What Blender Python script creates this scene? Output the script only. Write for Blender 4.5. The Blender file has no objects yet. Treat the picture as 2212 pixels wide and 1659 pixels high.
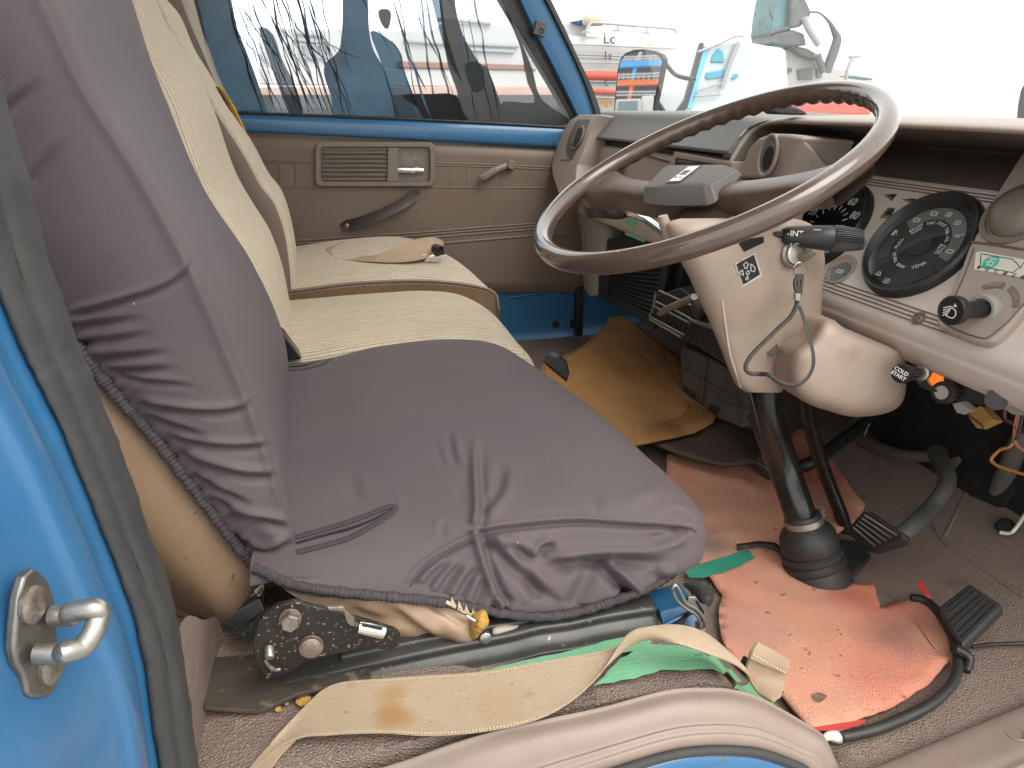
import bpy, bmesh, math, random
import numpy as np
from mathutils import Vector, Matrix, noise
from mathutils.bvhtree import BVHTree
from mathutils.geometry import tessellate_polygon

S = bpy.context.scene
COL = S.collection
random.seed(7)
R_ = math.radians

# ------------------------------------------------------------------ camera, sky, sun, exposure
PSI, TH = R_(14.3), R_(20.7)            # yaw towards the truck's nose, pitch down
FPX, CX, CY = 1598.0, 1106.0, 829.5     # focal length and centre in 2212-pixel units
Fv = Vector((math.sin(PSI)*math.cos(TH), math.cos(PSI)*math.cos(TH), -math.sin(TH)))
Rv = Vector((math.cos(PSI), -math.sin(PSI), 0))
Uv = Rv.cross(Fv)
cam = bpy.data.cameras.new('camera')
cam.sensor_width = 36.0
cam.lens = 36.0*FPX/2212.0
cam.clip_start = 0.02
cam.clip_end = 2000
camo = bpy.data.objects.new('camera', cam)
COL.objects.link(camo)
camo.matrix_world = Matrix(((Rv.x, Uv.x, -Fv.x, 0), (Rv.y, Uv.y, -Fv.y, 0), (Rv.z, Uv.z, -Fv.z, 0), (0, 0, 0, 1)))
S.camera = camo

W = bpy.data.worlds.new('World')
S.world = W
W.use_nodes = True
nt = W.node_tree
nt.nodes.clear()
sky = nt.nodes.new('ShaderNodeTexSky')
sky.sky_type = 'NISHITA'
sky.sun_disc = False
SUN_EL, SUN_AZ = R_(52), R_(150)
sky.sun_elevation = SUN_EL
sky.sun_rotation = SUN_AZ
sky.air_density = 1.0
sky.dust_density = 2.0
hs = nt.nodes.new('ShaderNodeHueSaturation')    # cloud cover takes the blue out of the sky
hs.inputs['Saturation'].default_value = 0.12
bg = nt.nodes.new('ShaderNodeBackground')
bg.inputs['Strength'].default_value = 0.15
wo = nt.nodes.new('ShaderNodeOutputWorld')
nt.links.new(sky.outputs[0], hs.inputs['Color'])
# broken cloud sheet over the sky
tcw = nt.nodes.new('ShaderNodeTexCoord')
cn = nt.nodes.new('ShaderNodeTexNoise'); cn.inputs['Scale'].default_value = 2.2; cn.inputs['Detail'].default_value = 6
nt.links.new(tcw.outputs['Generated'], cn.inputs['Vector'])
cr_ = nt.nodes.new('ShaderNodeMapRange'); cr_.inputs['From Min'].default_value = 0.3; cr_.inputs['From Max'].default_value = 0.7
cr_.inputs['To Min'].default_value = 0.8; cr_.inputs['To Max'].default_value = 0.97
nt.links.new(cn.outputs['Fac'], cr_.inputs['Value'])
cm = nt.nodes.new('ShaderNodeMix'); cm.data_type = 'RGBA'
cm.inputs[7].default_value = (4.3, 4.32, 4.25, 1)
nt.links.new(cr_.outputs[0], cm.inputs[0])
nt.links.new(hs.outputs[0], cm.inputs[6])
nt.links.new(cm.outputs[2], bg.inputs['Color'])
nt.links.new(bg.outputs[0], wo.inputs['Surface'])

sun = bpy.data.lights.new('sun', 'SUN')
sun.energy = 0.8
sun.angle = R_(40)
sun.color = (1.0, 0.97, 0.92)
suno = bpy.data.objects.new('sun', sun)
COL.objects.link(suno)
sd = Vector((math.sin(SUN_AZ)*math.cos(SUN_EL), math.cos(SUN_AZ)*math.cos(SUN_EL), math.sin(SUN_EL)))
suno.rotation_euler = sd.to_track_quat('Z', 'Y').to_euler()

S.view_settings.view_transform = 'Standard'
S.view_settings.look = 'None'
S.view_settings.gamma = 1
S.view_settings.use_curve_mapping = False
S.view_settings.exposure = 1.72
S.render.engine = 'CYCLES'
S.cycles.max_bounces = 8
S.cycles.diffuse_bounces = 5
S.cycles.transparent_max_bounces = 12
S.cycles.use_denoising = True
S.cycles.caustics_reflective = False
S.cycles.caustics_refractive = False
S.cycles.sample_clamp_indirect = 6

# ------------------------------------------------------------------ picking points in the real cab
def ray(px, py):
    return Fv + Rv*((px-CX)/FPX) - Uv*((py-CY)/FPX)
def at(px, py, x=None, y=None, z=None):
    d = ray(px, py)
    t = x/d.x if x is not None else y/d.y if y is not None else z/d.z
    return d*t
def hitp(px, py, p0, n):
    d = ray(px, py)
    return d*(Vector(p0).dot(n)/d.dot(n))
def proj(p):
    w = p.dot(Fv)
    return CX+FPX*p.dot(Rv)/w, CY-FPX*p.dot(Uv)/w
def floor_z(x, y):
    def ss(a, b, v):
        t = min(1, max(0, (v-a)/(b-a)))
        return t*t*(3-2*t)
    z = -0.5 - 0.12*ss(0.31, 0.43, x)
    if x > 0.80:
        z += 0.42*(x-0.80)*ss(0.78, 0.86, x)
    return z
def hitf(px, py, off=0.004):
    d = ray(px, py)
    t = 0.3
    while t < 3:
        p = d*t
        if p.z < floor_z(p.x, p.y)+off:
            return d*(t-0.001)
        t += 0.002
    return d*t
def inv_smooth(a, b, v):
    t = min(1, max(0, (v-a)/(b-a)))
    return t*t*(3-2*t)

# ------------------------------------------------------------------ materials
MATS = {}
def pm(name, col, rough=0.6, metal=0.0, bump=None, bump2=None, var=None, spots=None, coat=0.0, spec=0.5, sheen=0.0, trans=0.0, emit=None, alpha=1.0, bands=None, blots=None):
    """col base; var=(scale, amount 0..1, colour2, detail); spots=(scale, threshold, colour); bump=(scale,strength,dist[,kind])"""
    m = bpy.data.materials.new(name)
    m.use_nodes = True
    t = m.node_tree
    b = t.nodes['Principled BSDF']
    L = t.links.new
    b.inputs['Base Color'].default_value = (*col, 1)
    b.inputs['Roughness'].default_value = rough
    b.inputs['Metallic'].default_value = metal
    b.inputs['Specular IOR Level'].default_value = spec
    b.inputs['Coat Weight'].default_value = coat
    b.inputs['Coat Roughness'].default_value = 0.08
    b.inputs['Sheen Weight'].default_value = sheen
    b.inputs['Transmission Weight'].default_value = trans
    b.inputs['Alpha'].default_value = alpha
    if emit:
        b.inputs['Emission Color'].default_value = (*emit[0], 1)
        b.inputs['Emission Strength'].default_value = emit[1]
    tc = t.nodes.new('ShaderNodeTexCoord')
    co = tc.outputs['Object']
    cur = None
    if var:
        n = t.nodes.new('ShaderNodeTexNoise')
        n.inputs['Scale'].default_value = var[0]
        n.inputs['Detail'].default_value = var[3] if len(var) > 3 else 6
        n.inputs['Roughness'].default_value = 0.65
        L(co, n.inputs['Vector'])
        r = t.nodes.new('ShaderNodeMapRange')
        r.inputs['From Min'].default_value = 0.35
        r.inputs['From Max'].default_value = 0.7
        r.inputs['To Max'].default_value = var[1]
        L(n.outputs['Fac'], r.inputs['Value'])
        mx = t.nodes.new('ShaderNodeMix'); mx.data_type = 'RGBA'
        mx.inputs[6].default_value = (*col, 1)
        mx.inputs[7].default_value = (*var[2], 1)
        L(r.outputs[0], mx.inputs[0])
        cur = mx.outputs[2]
    for sp in (spots if isinstance(spots, list) else [spots] if spots else []):
        n = t.nodes.new('ShaderNodeTexNoise')
        n.inputs['Scale'].default_value = sp[0]
        n.inputs['Detail'].default_value = 4
        L(co, n.inputs['Vector'])
        r = t.nodes.new('ShaderNodeMapRange')
        r.inputs['From Min'].default_value = sp[1]
        r.inputs['From Max'].default_value = sp[1]+(sp[3] if len(sp) > 3 else 0.03)
        L(n.outputs['Fac'], r.inputs['Value'])
        mx = t.nodes.new('ShaderNodeMix'); mx.data_type = 'RGBA'
        if cur: L(cur, mx.inputs[6])
        else: mx.inputs[6].default_value = (*col, 1)
        mx.inputs[7].default_value = (*sp[2], 1)
        L(r.outputs[0], mx.inputs[0])
        cur = mx.outputs[2]
    if bands:   # (axis vector scale, colour2, width, amount)
        mp = t.nodes.new('ShaderNodeMapping')
        mp.inputs['Scale'].default_value = bands[0]
        L(co, mp.inputs['Vector'])
        w = t.nodes.new('ShaderNodeTexWave')
        w.bands_direction = bands[4] if len(bands) > 4 else 'Y'
        w.inputs['Scale'].default_value = 1
        w.inputs['Distortion'].default_value = bands[5] if len(bands) > 5 else 0.6
        w.inputs['Detail'].default_value = 2
        w.inputs['Detail Scale'].default_value = 3
        L(mp.outputs[0], w.inputs['Vector'])
        r = t.nodes.new('ShaderNodeMapRange')
        r.inputs['From Min'].default_value = 1-bands[2]
        r.inputs['To Max'].default_value = bands[3]
        L(w.outputs['Fac'], r.inputs['Value'])
        mx = t.nodes.new('ShaderNodeMix'); mx.data_type = 'RGBA'
        if cur: L(cur, mx.inputs[6])
        else: mx.inputs[6].default_value = (*col, 1)
        mx.inputs[7].default_value = (*bands[1], 1)
        L(r.outputs[0], mx.inputs[0])
        cur = mx.outputs[2]
    for (bc_, br_, bcol, bamt) in (blots or []):     # stains where they are on the thing
        ge = t.nodes.new('ShaderNodeNewGeometry')
        n = t.nodes.new('ShaderNodeTexNoise'); n.inputs['Scale'].default_value = 0.6/br_; n.inputs['Detail'].default_value = 5
        L(ge.outputs['Position'], n.inputs['Vector'])
        ds = t.nodes.new('ShaderNodeVectorMath'); ds.operation = 'DISTANCE'
        ds.inputs[1].default_value = tuple(bc_)
        L(ge.outputs['Position'], ds.inputs[0])
        ml = t.nodes.new('ShaderNodeMath'); ml.operation = 'MULTIPLY_ADD'
        L(n.outputs['Fac'], ml.inputs[0]); ml.inputs[1].default_value = br_*1.5
        L(ds.outputs['Value'], ml.inputs[2])
        r = t.nodes.new('ShaderNodeMapRange')
        r.inputs['From Min'].default_value = br_*1.15; r.inputs['From Max'].default_value = br_*1.85
        r.inputs['To Min'].default_value = bamt; r.inputs['To Max'].default_value = 0
        L(ml.outputs[0], r.inputs['Value'])
        mx = t.nodes.new('ShaderNodeMix'); mx.data_type = 'RGBA'
        if cur: L(cur, mx.inputs[6])
        else: mx.inputs[6].default_value = (*col, 1)
        mx.inputs[7].default_value = (*bcol, 1)
        L(r.outputs[0], mx.inputs[0])
        cur = mx.outputs[2]
    if cur:
        L(cur, b.inputs['Base Color'])
    prev = None
    for bb in (bump, bump2):
        if not bb: continue
        kind = bb[3] if len(bb) > 3 else 'noise'
        sc = bb[0]
        mp = t.nodes.new('ShaderNodeMapping')
        mp.inputs['Scale'].default_value = sc if isinstance(sc, tuple) else (sc, sc, sc)
        L(co, mp.inputs['Vector'])
        if kind == 'vor':
            n = t.nodes.new('ShaderNodeTexVoronoi'); n.feature = 'DISTANCE_TO_EDGE'
            n.inputs['Scale'].default_value = 1
            out = n.outputs['Distance']
        elif kind == 'wave':
            n = t.nodes.new('ShaderNodeTexWave'); n.inputs['Scale'].default_value = 1
            n.bands_direction = bb[4]
            n.inputs['Distortion'].default_value = 0.5
            out = n.outputs['Fac']
        else:
            n = t.nodes.new('ShaderNodeTexNoise'); n.inputs['Scale'].default_value = 1
            n.inputs['Detail'].default_value = 4
            out = n.outputs['Fac']
        L(mp.outputs[0], n.inputs['Vector'])
        bp = t.nodes.new('ShaderNodeBump')
        bp.inputs['Strength'].default_value = bb[1]
        bp.inputs['Distance'].default_value = bb[2]
        L(out, bp.inputs['Height'])
        if prev: L(prev, bp.inputs['Normal'])
        prev = bp.outputs[0]
    if prev: L(prev, b.inputs['Normal'])
    MATS[name] = m
    return m

def pane_mat(name, tint=(1, 1, 1), gloss=0.06, rough=0.02, veil=0.0):
    """thin clear glass: straight through, plus a weak mirror"""
    m = bpy.data.materials.new(name)
    m.use_nodes = True
    t = m.node_tree
    t.nodes.clear()
    o = t.nodes.new('ShaderNodeOutputMaterial')
    tr = t.nodes.new('ShaderNodeBsdfTransparent')
    tr.inputs[0].default_value = (*tint, 1)
    gl = t.nodes.new('ShaderNodeBsdfGlossy')
    gl.inputs['Roughness'].default_value = rough
    mx = t.nodes.new('ShaderNodeMixShader')
    mx.inputs[0].default_value = gloss
    t.links.new(tr.outputs[0], mx.inputs[1])
    t.links.new(gl.outputs[0], mx.inputs[2])
    last = mx.outputs[0]
    if veil:                                  # translucent share imitates haze by paling the view
        tl = t.nodes.new('ShaderNodeBsdfTranslucent'); tl.inputs[0].default_value = (.9, .9, .88, 1)
        m2 = t.nodes.new('ShaderNodeMixShader'); m2.inputs[0].default_value = veil
        t.links.new(last, m2.inputs[1]); t.links.new(tl.outputs[0], m2.inputs[2]); last = m2.outputs[0]
    t.links.new(last, o.inputs[0])
    return m

# ------------------------------------------------------------------ mesh helpers
def mesh_obj(name, verts, faces, mat, parent=None, smooth=35, bevel=0, sub=0, solid=0, matidx=None, seg=2, weld=False):
    me = bpy.data.meshes.new(name)
    me.from_pydata([tuple(v) for v in verts], [], faces)
    me.validate()
    bm = bmesh.new(); bm.from_mesh(me)
    if weld: bmesh.ops.remove_doubles(bm, verts=bm.verts, dist=1e-5)
    bmesh.ops.recalc_face_normals(bm, faces=bm.faces)
    bm.to_mesh(me); bm.free()
    for m in (mat if isinstance(mat, (list, tuple)) else [mat]):
        me.materials.append(m)
    if matidx:
        for p, i in zip(me.polygons, matidx): p.material_index = i
    if smooth:
        me.shade_smooth()
        if smooth < 180: me.set_sharp_from_angle(angle=R_(smooth))
    o = bpy.data.objects.new(name, me)
    COL.objects.link(o)
    if solid:
        md = o.modifiers.new('solid', 'SOLIDIFY'); md.thickness = solid; md.offset = 0
    if bevel:
        md = o.modifiers.new('bevel', 'BEVEL'); md.width = bevel; md.segments = seg; md.limit_method = 'ANGLE'; md.angle_limit = R_(35)
        md.harden_normals = True
    if sub:
        md = o.modifiers.new('sub', 'SUBSURF'); md.levels = sub; md.render_levels = sub
    if parent: adopt(o, parent)
    return o

def adopt(o, parent):
    o.parent = parent
    root = parent
    off = Vector()
    while root is not None:
        off += root.location; root = root.parent
    if parent.type == 'EMPTY':
        o.matrix_parent_inverse = Matrix.Translation(-parent.location)
    return o

def thing(name, label, cat, loc, group=None, kind=None):
    o = bpy.data.objects.new(name, None)
    o.empty_display_size = 0.05
    COL.objects.link(o)
    o.location = loc
    o['label'] = label; o['category'] = cat
    if group: o['group'] = group
    if kind: o['kind'] = kind
    return o

def tag(o, label, cat, group=None, kind=None):
    o['label'] = label; o['category'] = cat
    if group: o['group'] = group
    if kind: o['kind'] = kind
    return o

def crv(pts, n, closed=False):
    """Catmull-Rom through pts (Vectors or tuples), n samples per span"""
    P = [Vector(p) for p in pts]
    out = []
    N = len(P)
    spans = N if closed else N-1
    for i in range(spans):
        if closed:
            a, b, c, d = P[(i-1) % N], P[i], P[(i+1) % N], P[(i+2) % N]
        else:
            b, c = P[i], P[i+1]
            a = P[i-1] if i > 0 else b*2-c
            d = P[i+2] if i+2 < N else c*2-b
        for k in range(n):
            t = k/n
            out.append(0.5*((2*b)+(c-a)*t+(2*a-5*b+4*c-d)*t*t+(3*b-a-3*c+d)*t**3))
    if not closed: out.append(P[-1].copy())
    return out

def lerp_list(L, t):
    f = t*(len(L)-1); i = min(int(f), len(L)-2); f -= i
    return L[i]*(1-f)+L[i+1]*f

def tube_geo(pts, r, n=10, closed=False, span=6, flat=1.0, up=None, caps=True):
    P = crv(pts, span, closed) if span > 1 else [Vector(p) for p in pts]
    M = len(P)
    rl = r if isinstance(r, (list, tuple)) else [r, r]
    verts, faces = [], []
    prevn = None
    for i, p in enumerate(P):
        if closed: tg = P[(i+1) % M]-P[(i-1) % M]
        else: tg = P[min(i+1, M-1)]-P[max(i-1, 0)]
        tg.normalize()
        if up is not None:
            nn = Vector(up)-tg*tg.dot(Vector(up))
        elif prevn is None:
            a = Vector((0, 0, 1)) if abs(tg.z) < 0.9 else Vector((1, 0, 0))
            nn = a-tg*a.dot(tg)
        else:
            nn = prevn-tg*prevn.dot(tg)
        nn.normalize(); prevn = nn
        bn = tg.cross(nn)
        rr = lerp_list(rl, i/max(1, M-1))
        for k in range(n):
            a = 2*math.pi*k/n
            verts.append(p+(nn*math.cos(a)*flat+bn*math.sin(a))*rr)
    for i in range(M if closed else M-1):
        j = (i+1) % M
        for k in range(n):
            faces.append((i*n+k, i*n+(k+1) % n, j*n+(k+1) % n, j*n+k))
    if not closed and caps:
        faces.append(tuple(range(n))[::-1]); faces.append(tuple((M-1)*n+k for k in range(n)))
    return verts, faces

def tube(name, pts, r, mat, parent=None, **k):
    v, f = tube_geo(pts, r, **k)
    return mesh_obj(name, v, f, mat, parent, smooth=50)

def prism_geo(pts, vec):
    n = len(pts); vec = Vector(vec)
    v = [Vector(p) for p in pts]+[Vector(p)+vec for p in pts]
    f = [tuple(range(n))[::-1], tuple(range(n, 2*n))]
    f += [(i, (i+1) % n, n+(i+1) % n, n+i) for i in range(n)]
    return v, f

def prism(name, pts, vec, mat, parent=None, bevel=0.0015, smooth=35, **k):
    v, f = prism_geo(pts, vec)
    return mesh_obj(name, v, f, mat, parent, smooth=smooth, bevel=bevel, **k)

def multi(name, geos, mat, parent=None, **k):
    V, Fc = [], []
    for v, f in geos:
        o = len(V); V += list(v); Fc += [tuple(i+o for i in q) for q in f]
    return mesh_obj(name, V, Fc, mat, parent, **k)

def box_geo(c, a, b, d):
    c, a, b, d = Vector(c), Vector(a), Vector(b), Vector(d)
    v = [c+a*i+b*j+d*k for i in (-1, 1) for j in (-1, 1) for k in (-1, 1)]
    f = [(0, 1, 3, 2), (4, 6, 7, 5), (0, 4, 5, 1), (2, 3, 7, 6), (0, 2, 6, 4), (1, 5, 7, 3)]
    return v, f
def abox(x0, x1, y0, y1, z0, z1):
    return box_geo(((x0+x1)/2, (y0+y1)/2, (z0+z1)/2), ((x1-x0)/2, 0, 0), (0, (y1-y0)/2, 0), (0, 0, (z1-z0)/2))

def lathe_geo(p0, axis, prof, n=32, squash=None, e1=None, arc=None):
    """prof: list of (distance along axis, radius)"""
    ax = Vector(axis).normalized(); p0 = Vector(p0)
    if e1 is None:
        a = Vector((0, 0, 1)) if abs(ax.z) < 0.9 else Vector((1, 0, 0))
        e1 = (a-ax*a.dot(ax)).normalized()
    e2 = ax.cross(e1)
    v, f = [], []
    for d, r in prof:
        for k in range(n):
            a = 2*math.pi*k/n
            v.append(p0+ax*d+(e1*math.cos(a)+e2*math.sin(a)*(squash or 1))*max(r, 1e-5))
    for i in range(len(prof)-1):
        for k in range(n):
            f.append((i*n+k, i*n+(k+1) % n, (i+1)*n+(k+1) % n, (i+1)*n+k))
    f.append(tuple(range(n))[::-1]); f.append(tuple((len(prof)-1)*n+k for k in range(n)))
    return v, f
def lathe(name, p0, axis, prof, mat, parent=None, n=32, smooth=35, **k):
    v, f = lathe_geo(p0, axis, prof, n, **k)
    return mesh_obj(name, v, f, mat, parent, smooth=smooth)

def net_geo(rows, nu, nv, disp=None):
    """rows: list of lists of 3D points (all same length); Catmull-Rom both ways"""
    R1 = [crv(r, nu) for r in rows]
    cols = len(R1[0])
    C1 = [crv([R1[i][c] for i in range(len(R1))], nv) for c in range(cols)]
    nr = len(C1[0])
    V = [C1[c][r] for r in range(nr) for c in range(cols)]
    Fc = [(r*cols+c, r*cols+c+1, (r+1)*cols+c+1, (r+1)*cols+c) for r in range(nr-1) for c in range(cols-1)]
    if disp:
        A = np.array([tuple(v) for v in V]).reshape(nr, cols, 3)
        du = np.gradient(A, axis=1); dv = np.gradient(A, axis=0)
        n = np.cross(du, dv)
        n /= np.maximum(np.linalg.norm(n, axis=2, keepdims=True), 1e-12)
        if (n*A).sum() > 0: n = -n              # towards the open door
        w = A@np.array(Fv)
        X = CX+FPX*(A@np.array(Rv))/w; Y = CY-FPX*(A@np.array(Uv))/w
        u, v = np.meshgrid(np.linspace(0, 1, cols), np.linspace(0, 1, nr))
        A = A+n*disp(X, Y, u, v)[..., None]
        V = [Vector(p) for p in A.reshape(-1, 3)]
    return V, Fc

def drape(name, outline, mat, hgt, parent=None, off=0.004, edge=0.02, thick=0.0, smooth=40, rough=0.0, jag=0.0):
    """flat sheet with the given XY outline lying on the height function"""
    bm = bmesh.new()
    if jag:                        # torn, slightly ragged edge
        o2 = []
        for i, p in enumerate(outline):
            q = outline[(i+1) % len(outline)]
            n = max(1, int((Vector(q)-Vector(p)).length/.009))
            for k in range(n):
                c = Vector(p).lerp(Vector(q), k/n)
                o2.append((c.x+random.uniform(-jag, jag), c.y+random.uniform(-jag, jag), 0))
        outline = o2
    vs = [bm.verts.new((p[0], p[1], 0)) for p in outline]
    bm.faces.new(vs)
    bmesh.ops.triangulate(bm, faces=bm.faces[:])
    for _ in range(7):
        es = [e for e in bm.edges if e.calc_length() > edge]
        if not es: break
        bmesh.ops.subdivide_edges(bm, edges=es, cuts=1)
        bmesh.ops.triangulate(bm, faces=bm.faces[:])
        bmesh.ops.beautify_fill(bm, faces=bm.faces[:], edges=[e for e in bm.edges if not e.is_boundary])
    for v in bm.verts:
        z = hgt(v.co.x, v.co.y)+off
        if rough: z += rough*(noise.noise(Vector((v.co.x*22, v.co.y*22, 3.1)))+0.5)
        v.co.z = z
    bmesh.ops.recalc_face_normals(bm, faces=bm.faces)
    if sum(f.normal.z for f in bm.faces) < 0: bmesh.ops.reverse_faces(bm, faces=bm.faces)
    me = bpy.data.meshes.new(name); bm.to_mesh(me); bm.free()
    me.materials.append(mat); me.shade_smooth(); me.set_sharp_from_angle(angle=R_(smooth))
    o = bpy.data.objects.new(name, me); COL.objects.link(o)
    if thick:
        md = o.modifiers.new('solid', 'SOLIDIFY'); md.thickness = thick; md.offset = 1
    if parent: adopt(o, parent)
    return o

def ribbon_geo(A, B, n=8, m=6, thick=0.0015, bow=0.0):
    a, b = crv(A, n), crv(B, n)
    N = len(a)
    V, Fc = [], []
    nr = []
    for i in range(N):
        t = (a[min(i+1, N-1)]-a[max(i-1, 0)])+(b[min(i+1, N-1)]-b[max(i-1, 0)])
        w = b[i]-a[i]
        q = t.cross(w)
        nr.append(q.normalized() if q.length > 1e-9 else Vector((0, 0, 1)))
    for side in (0, 1):
        for i in range(N):
            for j in range(m+1):
                s = j/m
                V.append(a[i].lerp(b[i], s)+nr[i]*(thick*(0.5-side)+bow*4*s*(1-s)))
    w = m+1; o2 = N*w
    for i in range(N-1):
        for j in range(m):
            Fc.append((i*w+j, i*w+j+1, (i+1)*w+j+1, (i+1)*w+j))
            Fc.append((o2+i*w+j, o2+(i+1)*w+j, o2+(i+1)*w+j+1, o2+i*w+j+1))
        for j in (0, m):
            Fc.append((i*w+j, (i+1)*w+j, o2+(i+1)*w+j, o2+i*w+j))
    for i in (0, N-1):
        for j in range(m):
            Fc.append((i*w+j, i*w+j+1, o2+i*w+j+1, o2+i*w+j))
    return V, Fc

def text_geo(body, c, right, up, size, extrude=0.0002, shear=0.0, bold=0.0):
    cu = bpy.data.curves.new('t', 'FONT')
    cu.body = body; cu.size = size; cu.align_x = 'CENTER'; cu.align_y = 'CENTER'
    cu.extrude = extrude; cu.shear = shear; cu.offset = bold
    cu.resolution_u = 3
    o = bpy.data.objects.new('t', cu); COL.objects.link(o)
    dg = bpy.context.evaluated_depsgraph_get()
    me = bpy.data.meshes.new_from_object(o.evaluated_get(dg))
    right = Vector(right).normalized(); up = Vector(up); up = (up-right*up.dot(right)).normalized()
    n = right.cross(up); c = Vector(c)
    V = [c+right*v.co.x+up*v.co.y+n*v.co.z for v in me.vertices]
    Fc = [tuple(p.vertices) for p in me.polygons]
    bpy.data.objects.remove(o); bpy.data.curves.remove(cu); bpy.data.meshes.remove(me)
    return V, Fc

def bvh_of(o):
    dg = bpy.context.evaluated_depsgraph_get()
    return BVHTree.FromObject(o, dg)
def bhit(bvh, px, py, off=0.0):
    d = ray(px, py).normalized()
    h = bvh.ray_cast(Vector((0, 0, 0)), d)
    if h[0] is None: return None
    return h[0]-d*off

def seg_dist(x, y, L):
    """signed distance to a polyline and position along it (arrays)"""
    best = np.full(x.shape, 1e9); sg = np.ones(x.shape); pos = np.zeros(x.shape)
    lens = [math.hypot(L[i+1][0]-L[i][0], L[i+1][1]-L[i][1]) for i in range(len(L)-1)]
    T = sum(lens); tot = 0
    for i in range(len(L)-1):
        ax, ay = L[i]; bx, by = L[i+1]
        dx, dy = bx-ax, by-ay
        q = np.clip(((x-ax)*dx+(y-ay)*dy)/(dx*dx+dy*dy), 0, 1)
        ex, ey = x-ax-dx*q, y-ay-dy*q
        d = np.hypot(ex, ey)
        m = d < best
        best = np.where(m, d, best); sg = np.where(m, np.where(dx*ey-dy*ex > 0, 1., -1.), sg)
        pos = np.where(m, (tot+q*lens[i])/T, pos)
        tot += lens[i]
    return best*sg, pos

def fold_field(x, y, folds):
    """cloth folds: (polyline, height, width, shadow-side depth, taper in, taper out)"""
    h = np.zeros(x.shape)
    for L, amp, wd, dep, t0, t1 in folds:
        L2 = [(p.x, p.y) for p in crv([(a, b, 0) for a, b in L], 6)]
        d, s = seg_dist(x, y, L2)
        env = np.clip(s/max(t0, 1e-3), 0, 1)*np.clip((1-s)/max(t1, 1e-3), 0, 1)
        env = env*env*(3-2*env)
        # beyond the ends the fold dies away
        h += env*(amp*np.exp(-(d/wd)**2)-dep*np.exp(-((d-1.6*wd)/wd)**2))
    return h
def wob(x, y, s, seed=0.0):
    f = lambda a, b, c: np.sin(a*x*s+b*y*s+c+seed)
    return (f(1, .6, 0)*f(.3, 1.2, 1)+f(2.1, -1.3, 2)*f(.7, 2.2, .5)*.5+f(-1.1, 3.1, 4)*.3)/1.6
# ------------------------------------------------------------------ surfaces
M_blue = pm('blue_paint', (0.025, 0.122, 0.268), 0.34, var=(9, 0.6, (0.05, 0.15, 0.27)), bump=(60, 0.04, 0.002), coat=0.3, spots=(38, 0.685, (0.07, 0.10, 0.11), 0.01), blots=[(at(206, 1256, x=-.146), .007, (.075, .10, .11), 1), (at(214, 1282, x=-.146), .005, (.075, .10, .11), 1), (at(150, 1290, x=-.15), .006, (.03, .10, .16), .9), (at(28, 1050, x=-.16), .006, (.02, .05, .08), .9)])
M_blue_in = pm('blue_paint_inside', (0.022, 0.115, 0.24), 0.4, var=(14, 0.4, (0.03, 0.10, 0.19)), bump=(90, 0.05, 0.002))
M_rub = pm('rubber', (0.034, 0.034, 0.034), 0.7, var=(30, 0.5, (0.06, 0.057, 0.052)), bump=(140, 0.25, 0.002), spots=(110, 0.715, (0.13, 0.115, 0.09)))
M_blk = pm('black_plastic', (0.012, 0.012, 0.013), 0.42, var=(40, 0.6, (0.03, 0.029, 0.028)), bump=(200, 0.08, 0.001))
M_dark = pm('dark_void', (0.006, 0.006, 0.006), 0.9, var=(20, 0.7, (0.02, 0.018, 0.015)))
M_blkpaint = pm('black_gloss_paint', (0.008, 0.008, 0.008), 0.22, var=(50, 0.6, (0.035, 0.028, 0.022)), bump=(120, 0.05, 0.001))
M_mauve = pm('mauve_knit', (0.076, 0.057, 0.062), 0.72, var=(5, 0.7, (0.100, 0.074, 0.078)), bump=((260, 1000, 1000), 0.10, 0.0006, 'wave', 'Y'), bump2=(420, 0.10, 0.001), sheen=0.04, spots=(150, 0.745, (0.3, 0.26, 0.24), 0.03))
M_mauve_hem = pm('mauve_elastic', (0.042, 0.033, 0.037), 0.9, bump=(420, 0.4, 0.002), var=(200, 0.6, (0.10, 0.08, 0.086)))
M_zip = pm('zip_tape', (0.055, 0.047, 0.053), 0.7, bump=((900, 300, 300), 0.5, 0.001, 'wave', 'X'))
M_beige = pm('beige_woven_cloth', (0.62, 0.525, 0.415), 0.93, var=(28, 0.6, (0.54, 0.43, 0.31)), bands=((3, 60, 3), (0.30, 0.24, 0.15), 0.30, 1.0, 'Y', 3.0), spots=(330, 0.56, (0.40, 0.33, 0.22), 0.12), bump=((260, 330, 330), 0.5, 0.003), bump2=((40, 330, 40), 0.35, 0.002, 'wave', 'Y'))
M_beige_b = pm('beige_woven_back', (0.62, 0.525, 0.415), 0.93, var=(28, 0.6, (0.54, 0.43, 0.31)), bands=((3, 48, 3), (0.30, 0.24, 0.15), 0.20, 1.0, 'Y', 1.6), spots=(330, 0.56, (0.42, 0.35, 0.24), 0.12), bump=((120, 120, 420), 0.5, 0.003))
M_vinyl_tan = pm('tan_vinyl', (0.235, 0.145, 0.082), 0.52, var=(7, 0.7, (0.16, 0.10, 0.058)), bump=(330, 0.22, 0.002, 'vor'), spots=(120, 0.66, (0.11, 0.065, 0.035)))
M_vinyl_pale = pm('pale_vinyl', (0.36, 0.25, 0.165), 0.45, var=(12, 0.6, (0.27, 0.175, 0.105)), bump=(220, 0.1, 0.002))
M_foam = pm('yellow_foam', (0.56, 0.33, 0.075), 0.95, var=(60, 0.8, (0.32, 0.16, 0.03)), bump=(300, 0.8, 0.004))
M_door = pm('door_vinyl', (0.165, 0.118, 0.088), 0.55, var=(4, 0.5, (0.135, 0.096, 0.072)), bump=(520, 0.16, 0.0012, 'vor'), bump2=(14, 0.12, 0.006))
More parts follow.
